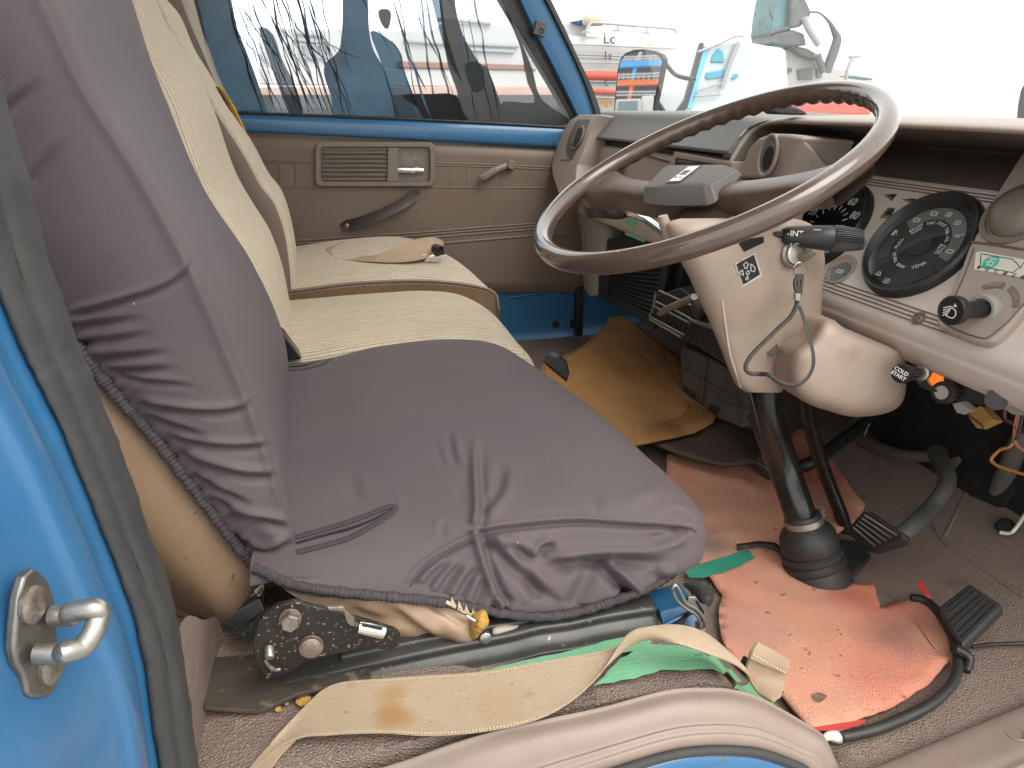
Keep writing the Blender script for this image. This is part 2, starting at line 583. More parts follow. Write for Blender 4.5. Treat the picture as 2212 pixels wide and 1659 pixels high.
M_plate = pm('brown_plastic', (0.165, 0.13, 0.105), 0.45, var=(40, 0.5, (0.22, 0.18, 0.15)), bump=(420, 0.12, 0.001))
M_plate_dk = pm('dark_brown_plastic', (0.055, 0.042, 0.036), 0.45, var=(40, 0.5, (0.085, 0.066, 0.055)), bump=(420, 0.12, 0.001))
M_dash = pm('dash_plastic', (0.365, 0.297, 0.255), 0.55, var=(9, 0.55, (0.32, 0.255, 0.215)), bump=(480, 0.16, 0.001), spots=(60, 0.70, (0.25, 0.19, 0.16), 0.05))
M_dash_in = pm('dash_shade_and_seam', (0.150, 0.115, 0.092), 0.62, var=(16, 0.5, (0.07, 0.052, 0.043)), bump=(480, 0.15, 0.001))  # hood and recess shade put into the dash colour; also grooves and seams
M_pad = pm('dash_pad', (0.165, 0.160, 0.154), 0.6, var=(14, 0.4, (0.135, 0.13, 0.125)), bump=(420, 0.2, 0.0012, 'vor'))
M_shroud = pm('shroud_plastic', (0.40, 0.312, 0.25), 0.55, var=(10, 0.6, (0.33, 0.245, 0.19)), bump=(360, 0.12, 0.001), spots=[(17, 0.56, (0.25, 0.18, 0.135), 0.22), (190, 0.74, (0.18, 0.125, 0.095), 0.03)])
M_wheel = pm('wheel_plastic', (0.080, 0.052, 0.039), 0.2, var=(24, 0.6, (0.112, 0.072, 0.052)), bump=(80, 0.05, 0.001), spots=(110, 0.715, (0.34, 0.24, 0.18), 0.02), coat=0.6)
M_spoke = pm('spoke_plastic', (0.088, 0.060, 0.047), 0.28, var=(24, 0.5, (0.12, 0.08, 0.06)), bump=(420, 0.25, 0.0012, 'vor'), spots=(150, 0.74, (0.3, 0.2, 0.15), 0.02))
M_horn = pm('horn_pad_plastic', (0.115, 0.100, 0.092), 0.5, bump=(520, 0.15, 0.001))
M_floor = pm('floor_vinyl', (0.21, 0.152, 0.122), 0.5, var=(6, 0.7, (0.29, 0.22, 0.18)), bump=(310, 0.85, 0.0035, 'vor'), bump2=(6, 0.35, 0.02), spots=[(45, 0.665, (0.26, 0.205, 0.16), 0.05), (9, 0.62, (0.065, 0.045, 0.036), 0.12)])
M_orange = pm('orange_mat', (0.66, 0.285, 0.19), 0.9, var=(9, 0.8, (0.62, 0.37, 0.24), 4), blots=[(hitf(1990, 1500), .10, (.60, .17, .12), .45), (hitf(1890, 1310), .06, (.64, .15, .09), .6), (hitf(1620, 1370), .05, (.50, .25, .20), .7), (hitf(1931, 1376), .055, (.30, .13, .10), .75), (hitf(1528, 1187), .040, (.24, .18, .14), .8), (hitf(1650, 1445), .025, (.22, .16, .13), .75), (hitf(1560, 1090), .09, (.52, .30, .20), .6), (hitf(1760, 1000), .10, (.55, .13, .08), .6)], bump=(300, 0.6, 0.003, 'vor'), spots=[(7, 0.60, (0.36, 0.15, 0.105), 0.10), (75, 0.69, (0.28, 0.10, 0.06), 0.03)])
M_red = pm('red_mat_edge', (0.55, 0.06, 0.05), 0.7, bump=(200, 0.3, 0.002))
M_amber = pm('amber_mat', (0.48, 0.25, 0.095), 0.5, var=(8, 0.7, (0.36, 0.165, 0.055)), bump=(160, 0.2, 0.002), spots=[(30, 0.66, (0.58, 0.34, 0.15), 0.08), (11, 0.63, (0.27, 0.11, 0.035), 0.1)])
M_brownmat = pm('brown_mat', (0.088, 0.062, 0.050), 0.6, var=(20, 0.6, (0.065, 0.044, 0.035)), bump=((160, 420, 160), 0.5, 0.002))
M_green = pm('green_tape', (0.145, 0.40, 0.21), 0.55, var=(16, 0.8, (0.22, 0.46, 0.29)), bump=((60, 500, 60), 0.35, 0.002), spots=(60, 0.66, (0.10, 0.25, 0.14), 0.05))
M_green_d = pm('dark_green_tape', (0.03, 0.30, 0.19), 0.5, var=(40, 0.8, (0.05, 0.2, 0.14)), bump=(120, 0.3, 0.002))
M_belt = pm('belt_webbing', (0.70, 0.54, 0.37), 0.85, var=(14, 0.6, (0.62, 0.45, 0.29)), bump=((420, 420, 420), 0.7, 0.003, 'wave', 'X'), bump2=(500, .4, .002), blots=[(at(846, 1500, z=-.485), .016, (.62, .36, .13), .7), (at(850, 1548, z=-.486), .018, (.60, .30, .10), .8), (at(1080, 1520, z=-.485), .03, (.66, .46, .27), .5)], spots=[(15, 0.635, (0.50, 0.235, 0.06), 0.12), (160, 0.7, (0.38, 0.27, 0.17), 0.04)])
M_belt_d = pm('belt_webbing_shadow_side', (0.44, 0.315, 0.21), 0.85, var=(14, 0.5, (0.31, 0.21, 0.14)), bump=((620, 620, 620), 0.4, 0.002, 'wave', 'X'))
M_stitch = pm('pale_thread', (0.66, 0.55, 0.36), 0.9)
M_dirtrub = pm('dirty_rubber', (0.035, 0.032, 0.028), 0.6, var=(14, 0.9, (0.085, 0.066, 0.05)), bump=(90, 0.3, 0.003), spots=[(60, 0.62, (0.15, 0.115, 0.085), 0.08), (9, 0.58, (0.10, 0.075, 0.055), 0.15)])
M_rust = pm('rusty_black_steel', (0.016, 0.014, 0.013), 0.5, metal=0.2, var=(30, 0.5, (0.035, 0.028, 0.022)), bump=(220, 0.3, 0.002), spots=[(300, 0.63, (0.30, 0.20, 0.15), 0.05), (14, 0.66, (0.22, 0.10, 0.055), 0.08)])
M_bolt = pm('worn_bolt', (0.30, 0.25, 0.21), 0.42, metal=0.7, var=(120, 0.8, (0.14, 0.105, 0.085)), bump=(260, 0.4, 0.002))
M_rail = pm('seat_rail_steel', (0.050, 0.049, 0.045), 0.42, metal=0.3, var=(16, 0.7, (0.085, 0.08, 0.07)), bump=(140, 0.12, 0.002), spots=(90, 0.67, (0.26, 0.22, 0.18), 0.04))
M_chrome = pm('chrome', (0.75, 0.75, 0.74), 0.13, metal=1.0, bump=(60, 0.03, 0.001))
M_steel = pm('dull_zinc', (0.40, 0.38, 0.34), 0.38, metal=0.85, var=(50, 0.7, (0.27, 0.245, 0.21)), bump=(140, 0.2, 0.002))
M_greypl = pm('grey_duct_plastic', (0.33, 0.31, 0.28), 0.6, var=(14, 0.5, (0.25, 0.23, 0.2)))
M_greydk = pm('dark_grey_plastic', (0.05, 0.047, 0.044), 0.55, var=(22, 0.7, (0.095, 0.088, 0.08)), bump=(120, 0.2, 0.002))
M_white = pm('white_marking', (0.82, 0.82, 0.8), 0.5)
M_gauge = pm('gauge_face', (0.010, 0.011, 0.012), 0.5)
M_gauge_grey = pm('gauge_grey', (0.17, 0.158, 0.145), 0.55)
M_label = pm('label_paper', (0.74, 0.72, 0.6), 0.55, var=(60, 0.4, (0.62, 0.6, 0.5)))
M_teal = pm('teal_print', (0.05, 0.50, 0.40), 0.5)
M_ink = pm('black_print', (0.02, 0.02, 0.02), 0.5)
M_amberlamp = pm('amber_lens', (0.75, 0.18, 0.02), 0.15, emit=((1.0, 0.22, 0.02), 0.25))
M_card = pm('brown_relay', (0.30, 0.165, 0.045), 0.55, var=(40, 0.5, (0.2, 0.1, 0.03)))
M_wire_o = pm('orange_wire', (0.42, 0.20, 0.045), 0.5)
M_wire_p = pm('pink_wire', (0.5, 0.2, 0.16), 0.5)
M_lining = pm('cream_lining', (0.46, 0.41, 0.34), 0.8, var=(20, 0.4, (0.4, 0.35, 0.28)), bump=(160, 0.2, 0.002))
M_mesh = pm('brown_mesh_cloth', (0.14, 0.105, 0.09), 0.9, bump=((520, 520, 520), 1.0, 0.004), bands=((330, 330, 330), (0.3, 0.24, 0.2), 0.5, 0.9, 'DIAGONAL', 0.0))
M_glass = pane_mat('windscreen_glass', (0.99, 1.0, 0.995), 0.03, 0.02, 0.03)
M_glass_d = pane_mat('door_glass', (0.95, 0.98, 1.0), 0.05)
M_mirror = pm('mirror_glass', (0.92, 0.93, 0.93), 0.02, metal=1.0)
M_skin = None
# ------------------------------------------------------------------ cab shell
DY = 1.92       # inner face of the far door
cab = thing('truck_cab', 'blue truck cab seen from inside, with brown vinyl floor, worn sill and rubber door seal', 'truck cab', (0.3, 1.1, -0.62))

# floor: one vinyl sheet over engine cover and footwell, rising up the toe board
xs = [-0.45+0.02*i for i in range(71)]
ys = [0.44]+[0.44+0.04*i for i in range(38)]
V = []
for x in xs:
    for j_, y in enumerate(ys):
        y0_ = 0.482-0.042*inv_smooth(0.38, 0.46, x)
        y = y0_+(y-0.44)*(1.92-y0_)/(1.92-0.44)
        V.append((x, y, floor_z(x, y)+0.0025*noise.noise(Vector((x*9, y*9, 0)))))
ny = len(ys)
for i in range(len(xs)): V[i*ny] = (V[i*ny+1][0], V[i*ny+1][1]-0.003, V[i*ny+1][2]-0.09)
Fc = [(i*ny+j, (i+1)*ny+j, (i+1)*ny+j+1, i*ny+j+1) for i in range(len(xs)-1) for j in range(ny-1)]
mesh_obj('floor_covering', V, Fc, M_floor, cab, smooth=50)

# carpet riser behind the seat and the rear wall, roof
rowsr = []
for q in (0, .35, .7, .9, 1):
    rr_ = []
    for y, zt in ((0.452, -0.36), (0.52, -0.372), (0.58, -0.42), (0.632, -0.458), (0.65, -0.50)):
        rr_.append(Vector((-0.135+0.006*q*q, y, -0.52+(zt+0.52)*q)))
    rowsr.append(rr_)
v, f = net_geo(rowsr, 6, 4)
mesh_obj('engine_cover_side', v, f, M_floor, cab, smooth=180)
multi('cowl_side', [abox(0.40, 0.96, DY+0.03, DY+0.05, -0.85, -0.06)], M_blue_in, cab, bevel=0.002)
multi('rear_wall', [abox(-0.50, -0.46, 0.40, 1.95, -0.6, 0.72)], M_lining, cab, bevel=0.004)
multi('roof', [abox(-0.50, 0.55, 0.36, 1.93, 0.66, 0.70)], M_lining, cab, bevel=0.01)
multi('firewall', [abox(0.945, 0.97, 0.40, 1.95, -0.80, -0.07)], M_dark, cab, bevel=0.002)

# rear door pillar with jamb, and the rubber seal on its edge
SEAL = [(-900, -400, -330), (-400, -262, -175), (-120, -195, -98), (0, -168, -68), (150, -140, -25), (250, -115, 1), (400, -77, 45), (550, -37, 80), (700, 22, 132), (780, 56, 163), (850, 92, 194), (950, 140, 233), (1050, 181, 272), (1100, 202, 290), (1200, 240, 322), (1300, 279, 362), (1385, 301, 379), (1440, 312, 392), (1550, 326, 406), (1659, 342, 423), (1800, 356, 440)]
rows = []
for (y, l, r) in SEAL:
    A = at(l, y, y=0.405); B = at(r, y, y=0.45)
    t = (B-A)
    n = Vector((0.45, -0.9, 0)).normalized()
    rows.append([A+Vector((-0.004, 0.012, 0)), A, A+t*0.12+n*0.007, A+t*0.34+n*0.011, A+t*0.5+n*0.004, A+t*0.58+n*0.006, A+t*0.8+n*0.0095, B+n*0.001, B+Vector((-0.006, 0.03, 0)), B+Vector((-0.03, 0.035, 0))])
v, f = net_geo(rows, 4, 6, lambda X, Y, u, w: 0.0008*wob(X, Y, 0.02)+0.0006*wob(X, Y, 0.06))
mesh_obj('door_seal', v, f, M_rub, cab, smooth=180)

rows = []
for k, (y, l, r) in enumerate(SEAL):
    A = at(l+6, y, y=0.408)
    s = 0.5+0.5*math.sin(y*0.004)
    rows.append([A+Vector((0, 0.02, 0)), A+Vector((-0.001, 0, 0)), A+Vector((-0.004, -0.010, 0)), A+Vector((-0.003, -0.024, 0)), A+Vector((0.0025, -0.031, 0)), A+Vector((0.003, -0.050, 0)), A+Vector((-0.003, -0.06, 0)),
                 A+Vector((-0.010, -0.085, 0)), A+Vector((-0.018, -0.13, 0)), A+Vector((-0.04, -0.17, 0)), A+Vector((-0.10, -0.19, 0)), A+Vector((-0.5, -0.19, 0))])
v, f = net_geo(rows, 5, 5)
mesh_obj('rear_pillar', v, f, M_blue, cab, smooth=180)
PILLAR = COL.objects[-1] if False else bpy.data.objects['rear_pillar']

# sill trim over the wheel arch: moulded plastic, rubber bead, blue outer panel
inn = [(560, 1760), (620, 1725), (848, 1659), (1042, 1594), (1274, 1545), (1438, 1503), (1530, 1497), (1588, 1503), (1646, 1523), (1731, 1575), (1765, 1605), (1792, 1680), (1800, 1760)]
out = [(760, 1930), (900, 1850), (1060, 1762), (1190, 1708), (1350, 1652), (1452, 1622), (1533, 1612), (1600, 1613), (1650, 1620), (1713, 1642), (1748, 1662), (1785, 1720), (1795, 1790)]
rows = []
for (a, b) in zip(inn, out):
    A = at(*a, y=0.475); B = at(*b, y=0.432)
    up = Vector((0.05, 0.1, 1)).normalized()
    t = B-A
    if a[0] > 1700: up = Vector((0.9, 0.0, 0.45)).normalized()
    A = A+up*0.005
    rows.append([A+Vector((0, 0.02, -0.03)), A-up*0.006, A+t*0.05+up*0.003, A+t*0.13+up*0.0075, A+t*0.18+up*0.0062, A+t*0.45+up*0.0115, A+t*0.63+up*0.009, A+t*0.72+up*0.0025, A+t*0.80+up*0.0045, A+t*0.86+up*0.0015, A+t*0.95+up*0.001, B-up*0.012])
v, f = net_geo(rows, 4, 8, lambda X, Y, u, w: 0.0006*wob(X, Y, 0.012))
M_sill = pm('sill_plastic', (0.285, 0.218, 0.180), 0.5, var=(8, 0.8, (0.20, 0.148, 0.120)), bump=(300, 0.1, 0.001), spots=[(140, 0.72, (0.24, 0.18, 0.15), 0.04)])
mesh_obj('sill_trim', v, f, M_sill, cab, smooth=180)
cv = [at(x, y+9, y=0.4285) for (x, y) in out]
tube('sill_bead', cv, 0.0042, M_rub, cab, n=10, span=8)
rows = []
for (a, b) in zip(inn, out):
    B = at(b[0], b[1]+14, y=0.430)
    rows.append([B+Vector((0, 0.03, -0.01)), B, B+Vector((0, -0.006, -0.02)), B+Vector((0, -0.01, -0.06)), B+Vector((0, -0.012, -0.4))])
v, f = net_geo(rows, 3, 6)
mesh_obj('outer_panel', v, f, M_blue, cab, smooth=180)
rust = [at(x, y+16, y=0.4275) for (x, y) in out[3:-1]]
tube('rust_line', rust, 0.0018, pm('rust_brown', (0.33, 0.15, 0.06), 0.9, var=(60, 0.8, (0.16, 0.08, 0.04))), cab, n=6, span=8)

# lower step trim, right front
a0, a1 = at(1800, 1690, z=-0.612), at(2290, 1487, z=-0.612)
ax = (a1-a0)
rows = []
for t in (0, 0.15, 0.4, 0.6, 0.8, 0.94, 0.98, 1.02):
    p = a0+ax*t
    e = 0.0 if t < 0.95 else (0.006 if t < 1 else 0.02)
    rows.append([p+Vector((0, 0.006, -0.02)), p+Vector((0, 0, -0.004)), p+Vector((0, -0.006, 0.008-e)), p+Vector((0, -0.014, 0.011-e)), p+Vector((0, -0.028, 0.009-e)), p+Vector((0, -0.05, 0.004-e)), p+Vector((0, -0.062, -0.012-e)), p+Vector((0, -0.065, -0.15))])
v, f = net_geo(rows, 5, 8)
mesh_obj('step_trim', v, f, pm('step_plastic', (0.16, 0.115, 0.095), 0.42, var=(10, 0.6, (0.23, 0.175, 0.145)), bump=(300, 0.1, 0.001), spots=(120, 0.7, (0.3, 0.24, 0.2))), cab, smooth=180)
c = at(2192, 1583, z=-0.603)
lathe('trim_screw_cup', c+Vector((0, 0, -0.004)), (0, 0.0, 1), [(0, 0.010), (0.0045, 0.0105), (0.005, 0.0095), (0.003, 0.0075), (0.0015, 0.005), (0.0015, 0.0001)], M_plate, cab, n=24)

# blue bracket at the front foot of the driver's seat base
pts = [at(1425, 1322, y=0.575), at(1500, 1300, y=0.575), at(1512, 1352, y=0.56), at(1512, 1392, y=0.55), at(1440, 1372, y=0.555)]
prism('seat_mount_plate', pts, (0.0, 0.035, 0.0), M_blue_in, cab, bevel=0.002)
tube('seat_mount_rib', [at(1424, 1357, y=0.555), at(1465, 1336, y=0.555), at(1508, 1316, y=0.56)], 0.0025, M_blue, cab, n=8)
prism('seat_mount_slot', [at(1440, 1362, y=0.5465), at(1490, 1327, y=0.552), at(1470, 1362, y=0.5465)], (0, 0.004, 0), M_dark, cab, bevel=0)

# far A pillar: black door frame, blue pillar, rubber, windscreen
def strip(name, L, Rr, y0, depth, mat, bulge=0.004, par=cab):
    rows = []
    for (a, b) in zip(L, Rr):
        A = at(*a, y=y0); B = at(*b, y=y0)
        n = Vector((-0.5, -0.86, 0)).normalized()
        t = B-A
        rows.append([A+Vector((0, depth, 0)), A, A+t*0.15+n*bulge, A+t*0.5+n*bulge*1.25, A+t*0.85+n*bulge, B, B+Vector((0.0, depth, 0))])
    v, f = net_geo(rows, 3, 4)
    return mesh_obj(name, v, f, mat, par, smooth=180)
L0 = [(1035, -80), (1083, 0), (1118, 60), (1158, 128), (1196, 192), (1236, 262)]
L1 = [(1085, -80), (1122, 0), (1150, 60), (1186, 128), (1218, 192), (1252, 262)]
L2 = [(1138, -80), (1178, 0), (1208, 60), (1241, 128), (1268, 192), (1290, 262)]
L3 = [(1152, -80), (1190, 0), (1219, 60), (1250, 128), (1280, 192), (1304, 262)]
strip('window_channel', L0, L1, DY-0.005, 0.04, M_blk, 0.003)
strip('front_pillar', L1, L2, DY-0.02, 0.06, M_blue_in, 0.008)
strip('windscreen_rubber', L2, L3, DY-0.03, 0.05, M_rub, 0.005)
# trim clip bracket on the pillar
p = at(1166, 62, y=DY-0.035)
multi('pillar_clip', [box_geo(p, (0.013, 0, -0.004), (0, 0.006, 0), (0.004, 0, 0.015)), lathe_geo(p+Vector((0.003, -0.004, -0.004)), (-0.3, -1, 0), [(0, 0.007), (0.005, 0.007), (0.0055, 0.004), (0.003, 0.003), (0.003, 0.0001)], 16)], M_greydk, cab, bevel=0.002)

# windscreen: leans back from behind the dash to the roof edge
ws = [Vector((0.93, 1.90, -0.06)), Vector((0.93, 0.36, -0.06)), Vector((0.52, 0.40, 0.66)), Vector((0.52, 1.86, 0.66))]
prism('windscreen', ws, (0.004, 0, 0.002), M_glass, cab, bevel=0)
# grey inner lining of the far rear pillar
rows = []
for (a, b) in zip([(352, -60), (382, 0), (402, 48), (428, 110), (452, 165), (484, 240)], [(398, -60), (414, 0), (430, 60), (449, 120), (470, 178), (512, 252)]):
    A, B = at(*a, y=DY-0.03), at(*b, y=DY-0.02)
    rows.append([A+Vector((-0.03, 0.02, 0)), A, A.lerp(B, 0.5)+Vector((-0.0, -0.006, 0)), B, B+Vector((0.005, 0.03, 0))])
v, f = net_geo(rows, 4, 5)
mesh_obj('rear_pillar_lining', v, f, M_lining, cab, smooth=180)
rows = []
for (a, b) in zip([(330, -60), (353, 0), (380, 48), (412, 110), (432, 160), (470, 250)], [(362, -60), (386, 0), (405, 48), (432, 110), (455, 165), (492, 252)]):
    A, B = at(*a, y=DY-0.06), at(*b, y=DY-0.045)
    rows.append([A+Vector((-0.03, 0.02, 0)), A, A.lerp(B, 0.5)+Vector((-0.0, -0.004, 0)), B, B+Vector((0.005, 0.03, 0))])
v, f = net_geo(rows, 4, 5)
mesh_obj('mesh_curtain', v, f, M_mesh, cab, smooth=180)

# door striker on the jamb
stk = thing('door_striker', 'worn steel door striker loop with two screws on the blue door pillar', 'door striker', at(110, 1400, x=-0.15))
pb = bvh_of(PILLAR)
def pil(px, py, off): return bhit(pb, px, py, off)
o2 = [(92, 1237), (76, 1226), (56, 1242), (42, 1290), (36, 1350), (32, 1400), (38, 1435), (52, 1458), (58, 1480), (60, 1500), (70, 1508), (95, 1508), (118, 1498), (128, 1470), (131, 1440), (128, 1395), (124, 1350), (122, 1300), (108, 1255)]
jp = pil(100, 1390, 0); jn = Vector((0.97, -0.24, 0)).normalized()
pts = [hitp(x, y, jp+jn*0.0055, jn) for x, y in o2]
prism('striker_plate', pts, -jn*0.0055, pm('striker_steel', (.23, .22, .20), .4, metal=.8, var=(40, .8, (.13, .12, .105)), bump=(120, .2, .002)), stk, bevel=0.002)
for (x, y) in ((66, 1306), (107, 1438)):
    b = lathe('screw', hitp(x, y, jp+jn*0.0055, jn), jn, [(0, 0.0085), (0.002, 0.0085), (0.0035, 0.0065), (0.0042, 0.003), (0.0036, 0.0015), (0.0036, 0.0001)], M_bolt, stk, n=20)
q0 = hitp(112, 1330, jp+jn*0.008, jn); q1 = hitp(80, 1412, jp+jn*0.008, jn)
tube('striker_loop', [q0, q0+jn*0.010, at(150, 1324, y=q0.y-0.004)+jn*0.0, at(196, 1315, y=q0.y-0.006), at(212, 1318, y=q0.y-0.006), at(213, 1330, y=q0.y-0.006), at(200, 1368, y=q0.y-0.012), at(176, 1398, y=q0.y-0.016), at(140, 1408, y=q1.y-0.006), q1+jn*0.012, q1], 0.0048, M_steel, stk, n=14, span=5)
# ------------------------------------------------------------------ far (passenger) door
door = thing('passenger_door', 'closed blue passenger door with brown vinyl trim, louvred handle plate and window with drawn reflections', 'door', (0.25, DY, -0.62))
def D(px, py, off=0.0): return at(px, py, y=DY-off)
def dpoly(name, pts, off, depth, mat, par=door, bevel=0.002, **k):
    return prism(name, [D(x, y, off) for x, y in pts], (0, depth, 0), mat, par, bevel, **k)

# painted shell: sill rail and lower skin
rows = []
for (x, yt, yb) in ((300, 236, 277), (440, 242, 284), (603, 248, 290), (900, 261, 305), (1214, 275, 321), (1330, 281, 327)):
    A, B = D(x, yt, 0.0), D(x, yb, 0.0)
    rows.append([A+Vector((0, 0.03, 0.002)), A+Vector((0, 0.008, 0.001)), A+Vector((0, 0.0, -0.002)), A.lerp(B, 0.3)+Vector((0, -0.006, 0)), A.lerp(B, 0.8)+Vector((0, -0.006, 0)), B+Vector((0, 0.0, 0.002)), B+Vector((0, 0.01, 0))])
v, f = net_geo(rows, 4, 4)
mesh_obj('door_rail', v, f, M_blue, door, smooth=180)
dpoly('lower_skin', [(560, 620), (1252, 620), (1249, 820), (560, 820)], -0.022, 0.01, M_blue_in)
for nm, pts in (('pressed_rib', [(1100, 643), (1222, 636), (1222, 748), (1210, 764), (1150, 768)]),):
    tube(nm, [D(x, y, -0.020) for x, y in pts], 0.004, M_blue_in, door, n=8, span=5)
for (x, y) in ((1201, 701), (1234, 699)):
    lathe('drain_hole', D(x, y, -0.0215), (0, -1, 0), [(0, 0.011), (0.0012, 0.011), (0.0012, 0.009), (0.0008, 0.009), (0.0008, 0.0001)], M_dark, door, n=20)
dpoly('door_edge_seal', [(1247, 560), (1262, 560), (1258, 830), (1243, 830)], 0.002, 0.03, M_blk, bevel=0.004)

# vinyl trim panel with welded seams
v, f = [], []
NX, NZ = 60, 24
x0, x1 = 420, 1262
for i in range(NX+1):
    for j in range(NZ+1):
        px = x0+(x1-x0)*i/NX
        yt = 290+(px-603)*0.0505; yb = 632-(px-1097)*0.01
        py = yt+(yb-yt)*j/NZ
        o = 0.004 if (0 < j < NZ) else -0.012
        v.append(D(px, py, o+0.0012*noise.noise(Vector((px*0.012, py*0.02, 0)))))
f = [(i*(NZ+1)+j, (i+1)*(NZ+1)+j, (i+1)*(NZ+1)+j+1, i*(NZ+1)+j+1) for i in range(NX) for j in range(NZ)]
trim = mesh_obj('trim_panel', v, f, M_door, door, smooth=180)
def seam(pts, r=0.0011, off=0.0045, mat=None):
    return tube_geo([D(x, y, off) for x, y in pts], r, n=6, span=3, flat=1.6)
multi('trim_seam', [seam([(560, 346), (680, 349)]), seam([(560, 351), (680, 353)]), seam([(940, 352), (1070, 356), (1200, 362)]), seam([(940, 357), (1070, 361), (1200, 367)]),
      seam([(560, 405), (690, 405)]), seam([(930, 405), (1200, 406)]), seam([(604, 353), (604, 404)]), seam([(639, 352), (639, 404)]), seam([(973, 357), (973, 405)]), seam([(1008, 357), (1009, 405)]), seam([(1082, 368), (1082, 405)]),
      seam([(600, 523), (760, 512), (900, 503), (1020, 493), (1170, 482)], 0.0016), seam([(600, 530), (760, 519), (900, 509), (1020, 499), (1170, 488)], 0.0016),
      seam([(600, 537), (760, 526), (900, 516), (1020, 506), (1170, 494)], 0.0016), seam([(600, 552), (900, 530), (1170, 508), (1240, 505)], 0.002)], M_door, trim, smooth=60)

# handle plate: bezel, louvres, pocket, lever
def rrect(x0, y0, x1, y1, r, k=4, skew=0.0):
    pts = []
    for (cx, cy, a0) in ((x1-r, y0+r, -90), (x1-r, y1-r, 0), (x0+r, y1-r, 90), (x0+r, y0+r, 180)):
        for i in range(k+1):
            a = R_(a0+90*i/k)
            x, y = cx+r*math.cos(a), cy+r*math.sin(a)
            pts.append((x, y+skew*(x-x0)))
    return pts
def frame_geo(outer, inner, off0, off1):
    n = len(outer)
    V = [D(x, y, off0) for x, y in outer]+[D(x, y, off1) for x, y in outer]+[D(x, y, off1) for x, y in inner]+[D(x, y, off0) for x, y in inner]
    Fc = []
    for r in range(3):
        for i in range(n):
            j = (i+1) % n
            Fc.append((r*n+i, r*n+j, (r+1)*n+j, (r+1)*n+i))
    return V, Fc
O = rrect(681, 307, 940, 403, 14)
v, f = frame_geo(O, rrect(692, 317, 843, 394, 6), 0.0, 0.016)
plate = multi('handle_plate', [frame_geo(O, rrect(693, 318, 929, 393, 8), 0.0, 0.017)], M_plate, door, bevel=0.0025)
dpoly('plate_back', rrect(690, 315, 932, 396, 8), 0.005, 0.004, M_plate, plate, bevel=0)
multi('plate_divider', [prism_geo([D(x, y, 0.016) for x, y in ((838, 319), (862, 319), (860, 393), (836, 393))], (0, 0.010, 0))], M_plate, plate, bevel=0.002)
for k in range(7):
    y = 325+k*9.6
    a, b, c, d = D(696, y, 0.007), D(837, y, 0.007), D(837, y+6.0, 0.0135), D(696, y+6.0, 0.0135)
    v, f = prism_geo([a, b, c, d], (0, 0.0018, 0.0012))
    mesh_obj('louvre_slat', v, f, M_plate, plate, bevel=0.0006)
dpoly('handle_pocket', rrect(868, 326, 915, 392, 6), 0.0058, 0.0006, pm('pocket_plastic', (0.13, 0.105, 0.085), 0.5, var=(60, 0.9, (0.25, 0.22, 0.19))), plate, bevel=0)
v, f = tube_geo([D(852, 368, 0.012), D(872, 367, 0.015), D(893, 368, 0.017), D(914, 370, 0.015)], [0.006, 0.0085, 0.0075, 0.007], n=12, flat=0.45, up=(0, 1, 0), span=5)
mesh_obj('release_lever', v, f, M_chrome, plate)

# window crank
v1 = tube_geo([D(1101, 355, 0.012), D(1080, 364, 0.02), D(1060, 374, 0.024), D(1040, 386, 0.022)], [0.008, 0.0085, 0.0105, 0.011], n=12, flat=0.6, up=(0, 1, 0), span=5)
crank = multi('window_crank', [v1, lathe_geo(D(1101, 355, 0.0), (0, -1, 0), [(0, 0.014), (0.012, 0.012), (0.02, 0.0125), (0.024, 0.010), (0.024, 0.0001)], 24)], M_plate, door, smooth=40)
prism('crank_knob', [D(x, y, 0.030) for x, y in ((1041, 381), (1071, 363), (1077, 371), (1047, 391))], (0, 0.012, 0), M_plate, crank, bevel=0.003)

# pull strap
A = [(735, 484), (746, 476), (765, 472), (800, 460), (840, 443), (870, 426), (890, 412), (905, 413)]
B = [(741, 499), (756, 497), (775, 494), (810, 480), (848, 463), (878, 447), (897, 434), (908, 424)]
hh = [0.006, 0.010, 0.020, 0.034, 0.040, 0.036, 0.018, 0.006]
v, f = ribbon_geo([D(x, y, h) for (x, y), h in zip(A, hh)], [D(x, y, h) for (x, y), h in zip(B, hh)], n=5, m=6, thick=0.006, bow=0.002)
strap = mesh_obj('pull_strap', v, f, M_plate_dk, door, smooth=60)
lathe('strap_screw', D(750, 487, 0.008), (0, -1, 0), [(0, 0.006), (0.004, 0.0055), (0.0055, 0.003), (0.0045, 0.0015), (0.0045, 0.0001)], M_steel, strap, n=16)

# window: pane, channel, and flat tinted pieces drawing the streaky reflections in the glass
dpoly('window_pane', [(380, -120), (1045, -120), (1115, 20), (1150, 90), (1240, 268), (440, 240)], -0.012, 0.003, M_glass_d, bevel=0)
strip('window_seal', [(388, -80), (412, 0), (432, 85), (452, 160), (484, 262)], [(402, -80), (424, 0), (444, 85), (464, 160), (496, 262)], DY-0.002, 0.03, M_blk, 0.003, door)
tube('weather_strip', [D(x, y, 0.001) for x, y in ((440, 241), (603, 246), (900, 258), (1100, 268), (1230, 276))], 0.0032, M_blk, door, n=8)
M_refl = pm('blue_reflection', (0.020, 0.070, 0.125), 0.25, alpha=0.88, var=(7, 1.0, (0.035, 0.15, 0.27), 3))
M_refl2 = pm('dark_reflection', (0.035, 0.038, 0.042), 0.3, alpha=0.82, var=(9, 0.8, (0.06, 0.055, 0.05)))
M_refl3 = pane_mat('pale_blue_reflection', (0.30, 0.42, 0.50), 0.03, 0.3)
M_refl4 = pane_mat('grey_reflection', (0.16, 0.19, 0.21), 0.02, 0.3)
M_refl5 = pane_mat('thin_grey_reflection', (0.42, 0.47, 0.50), 0.02, 0.3)
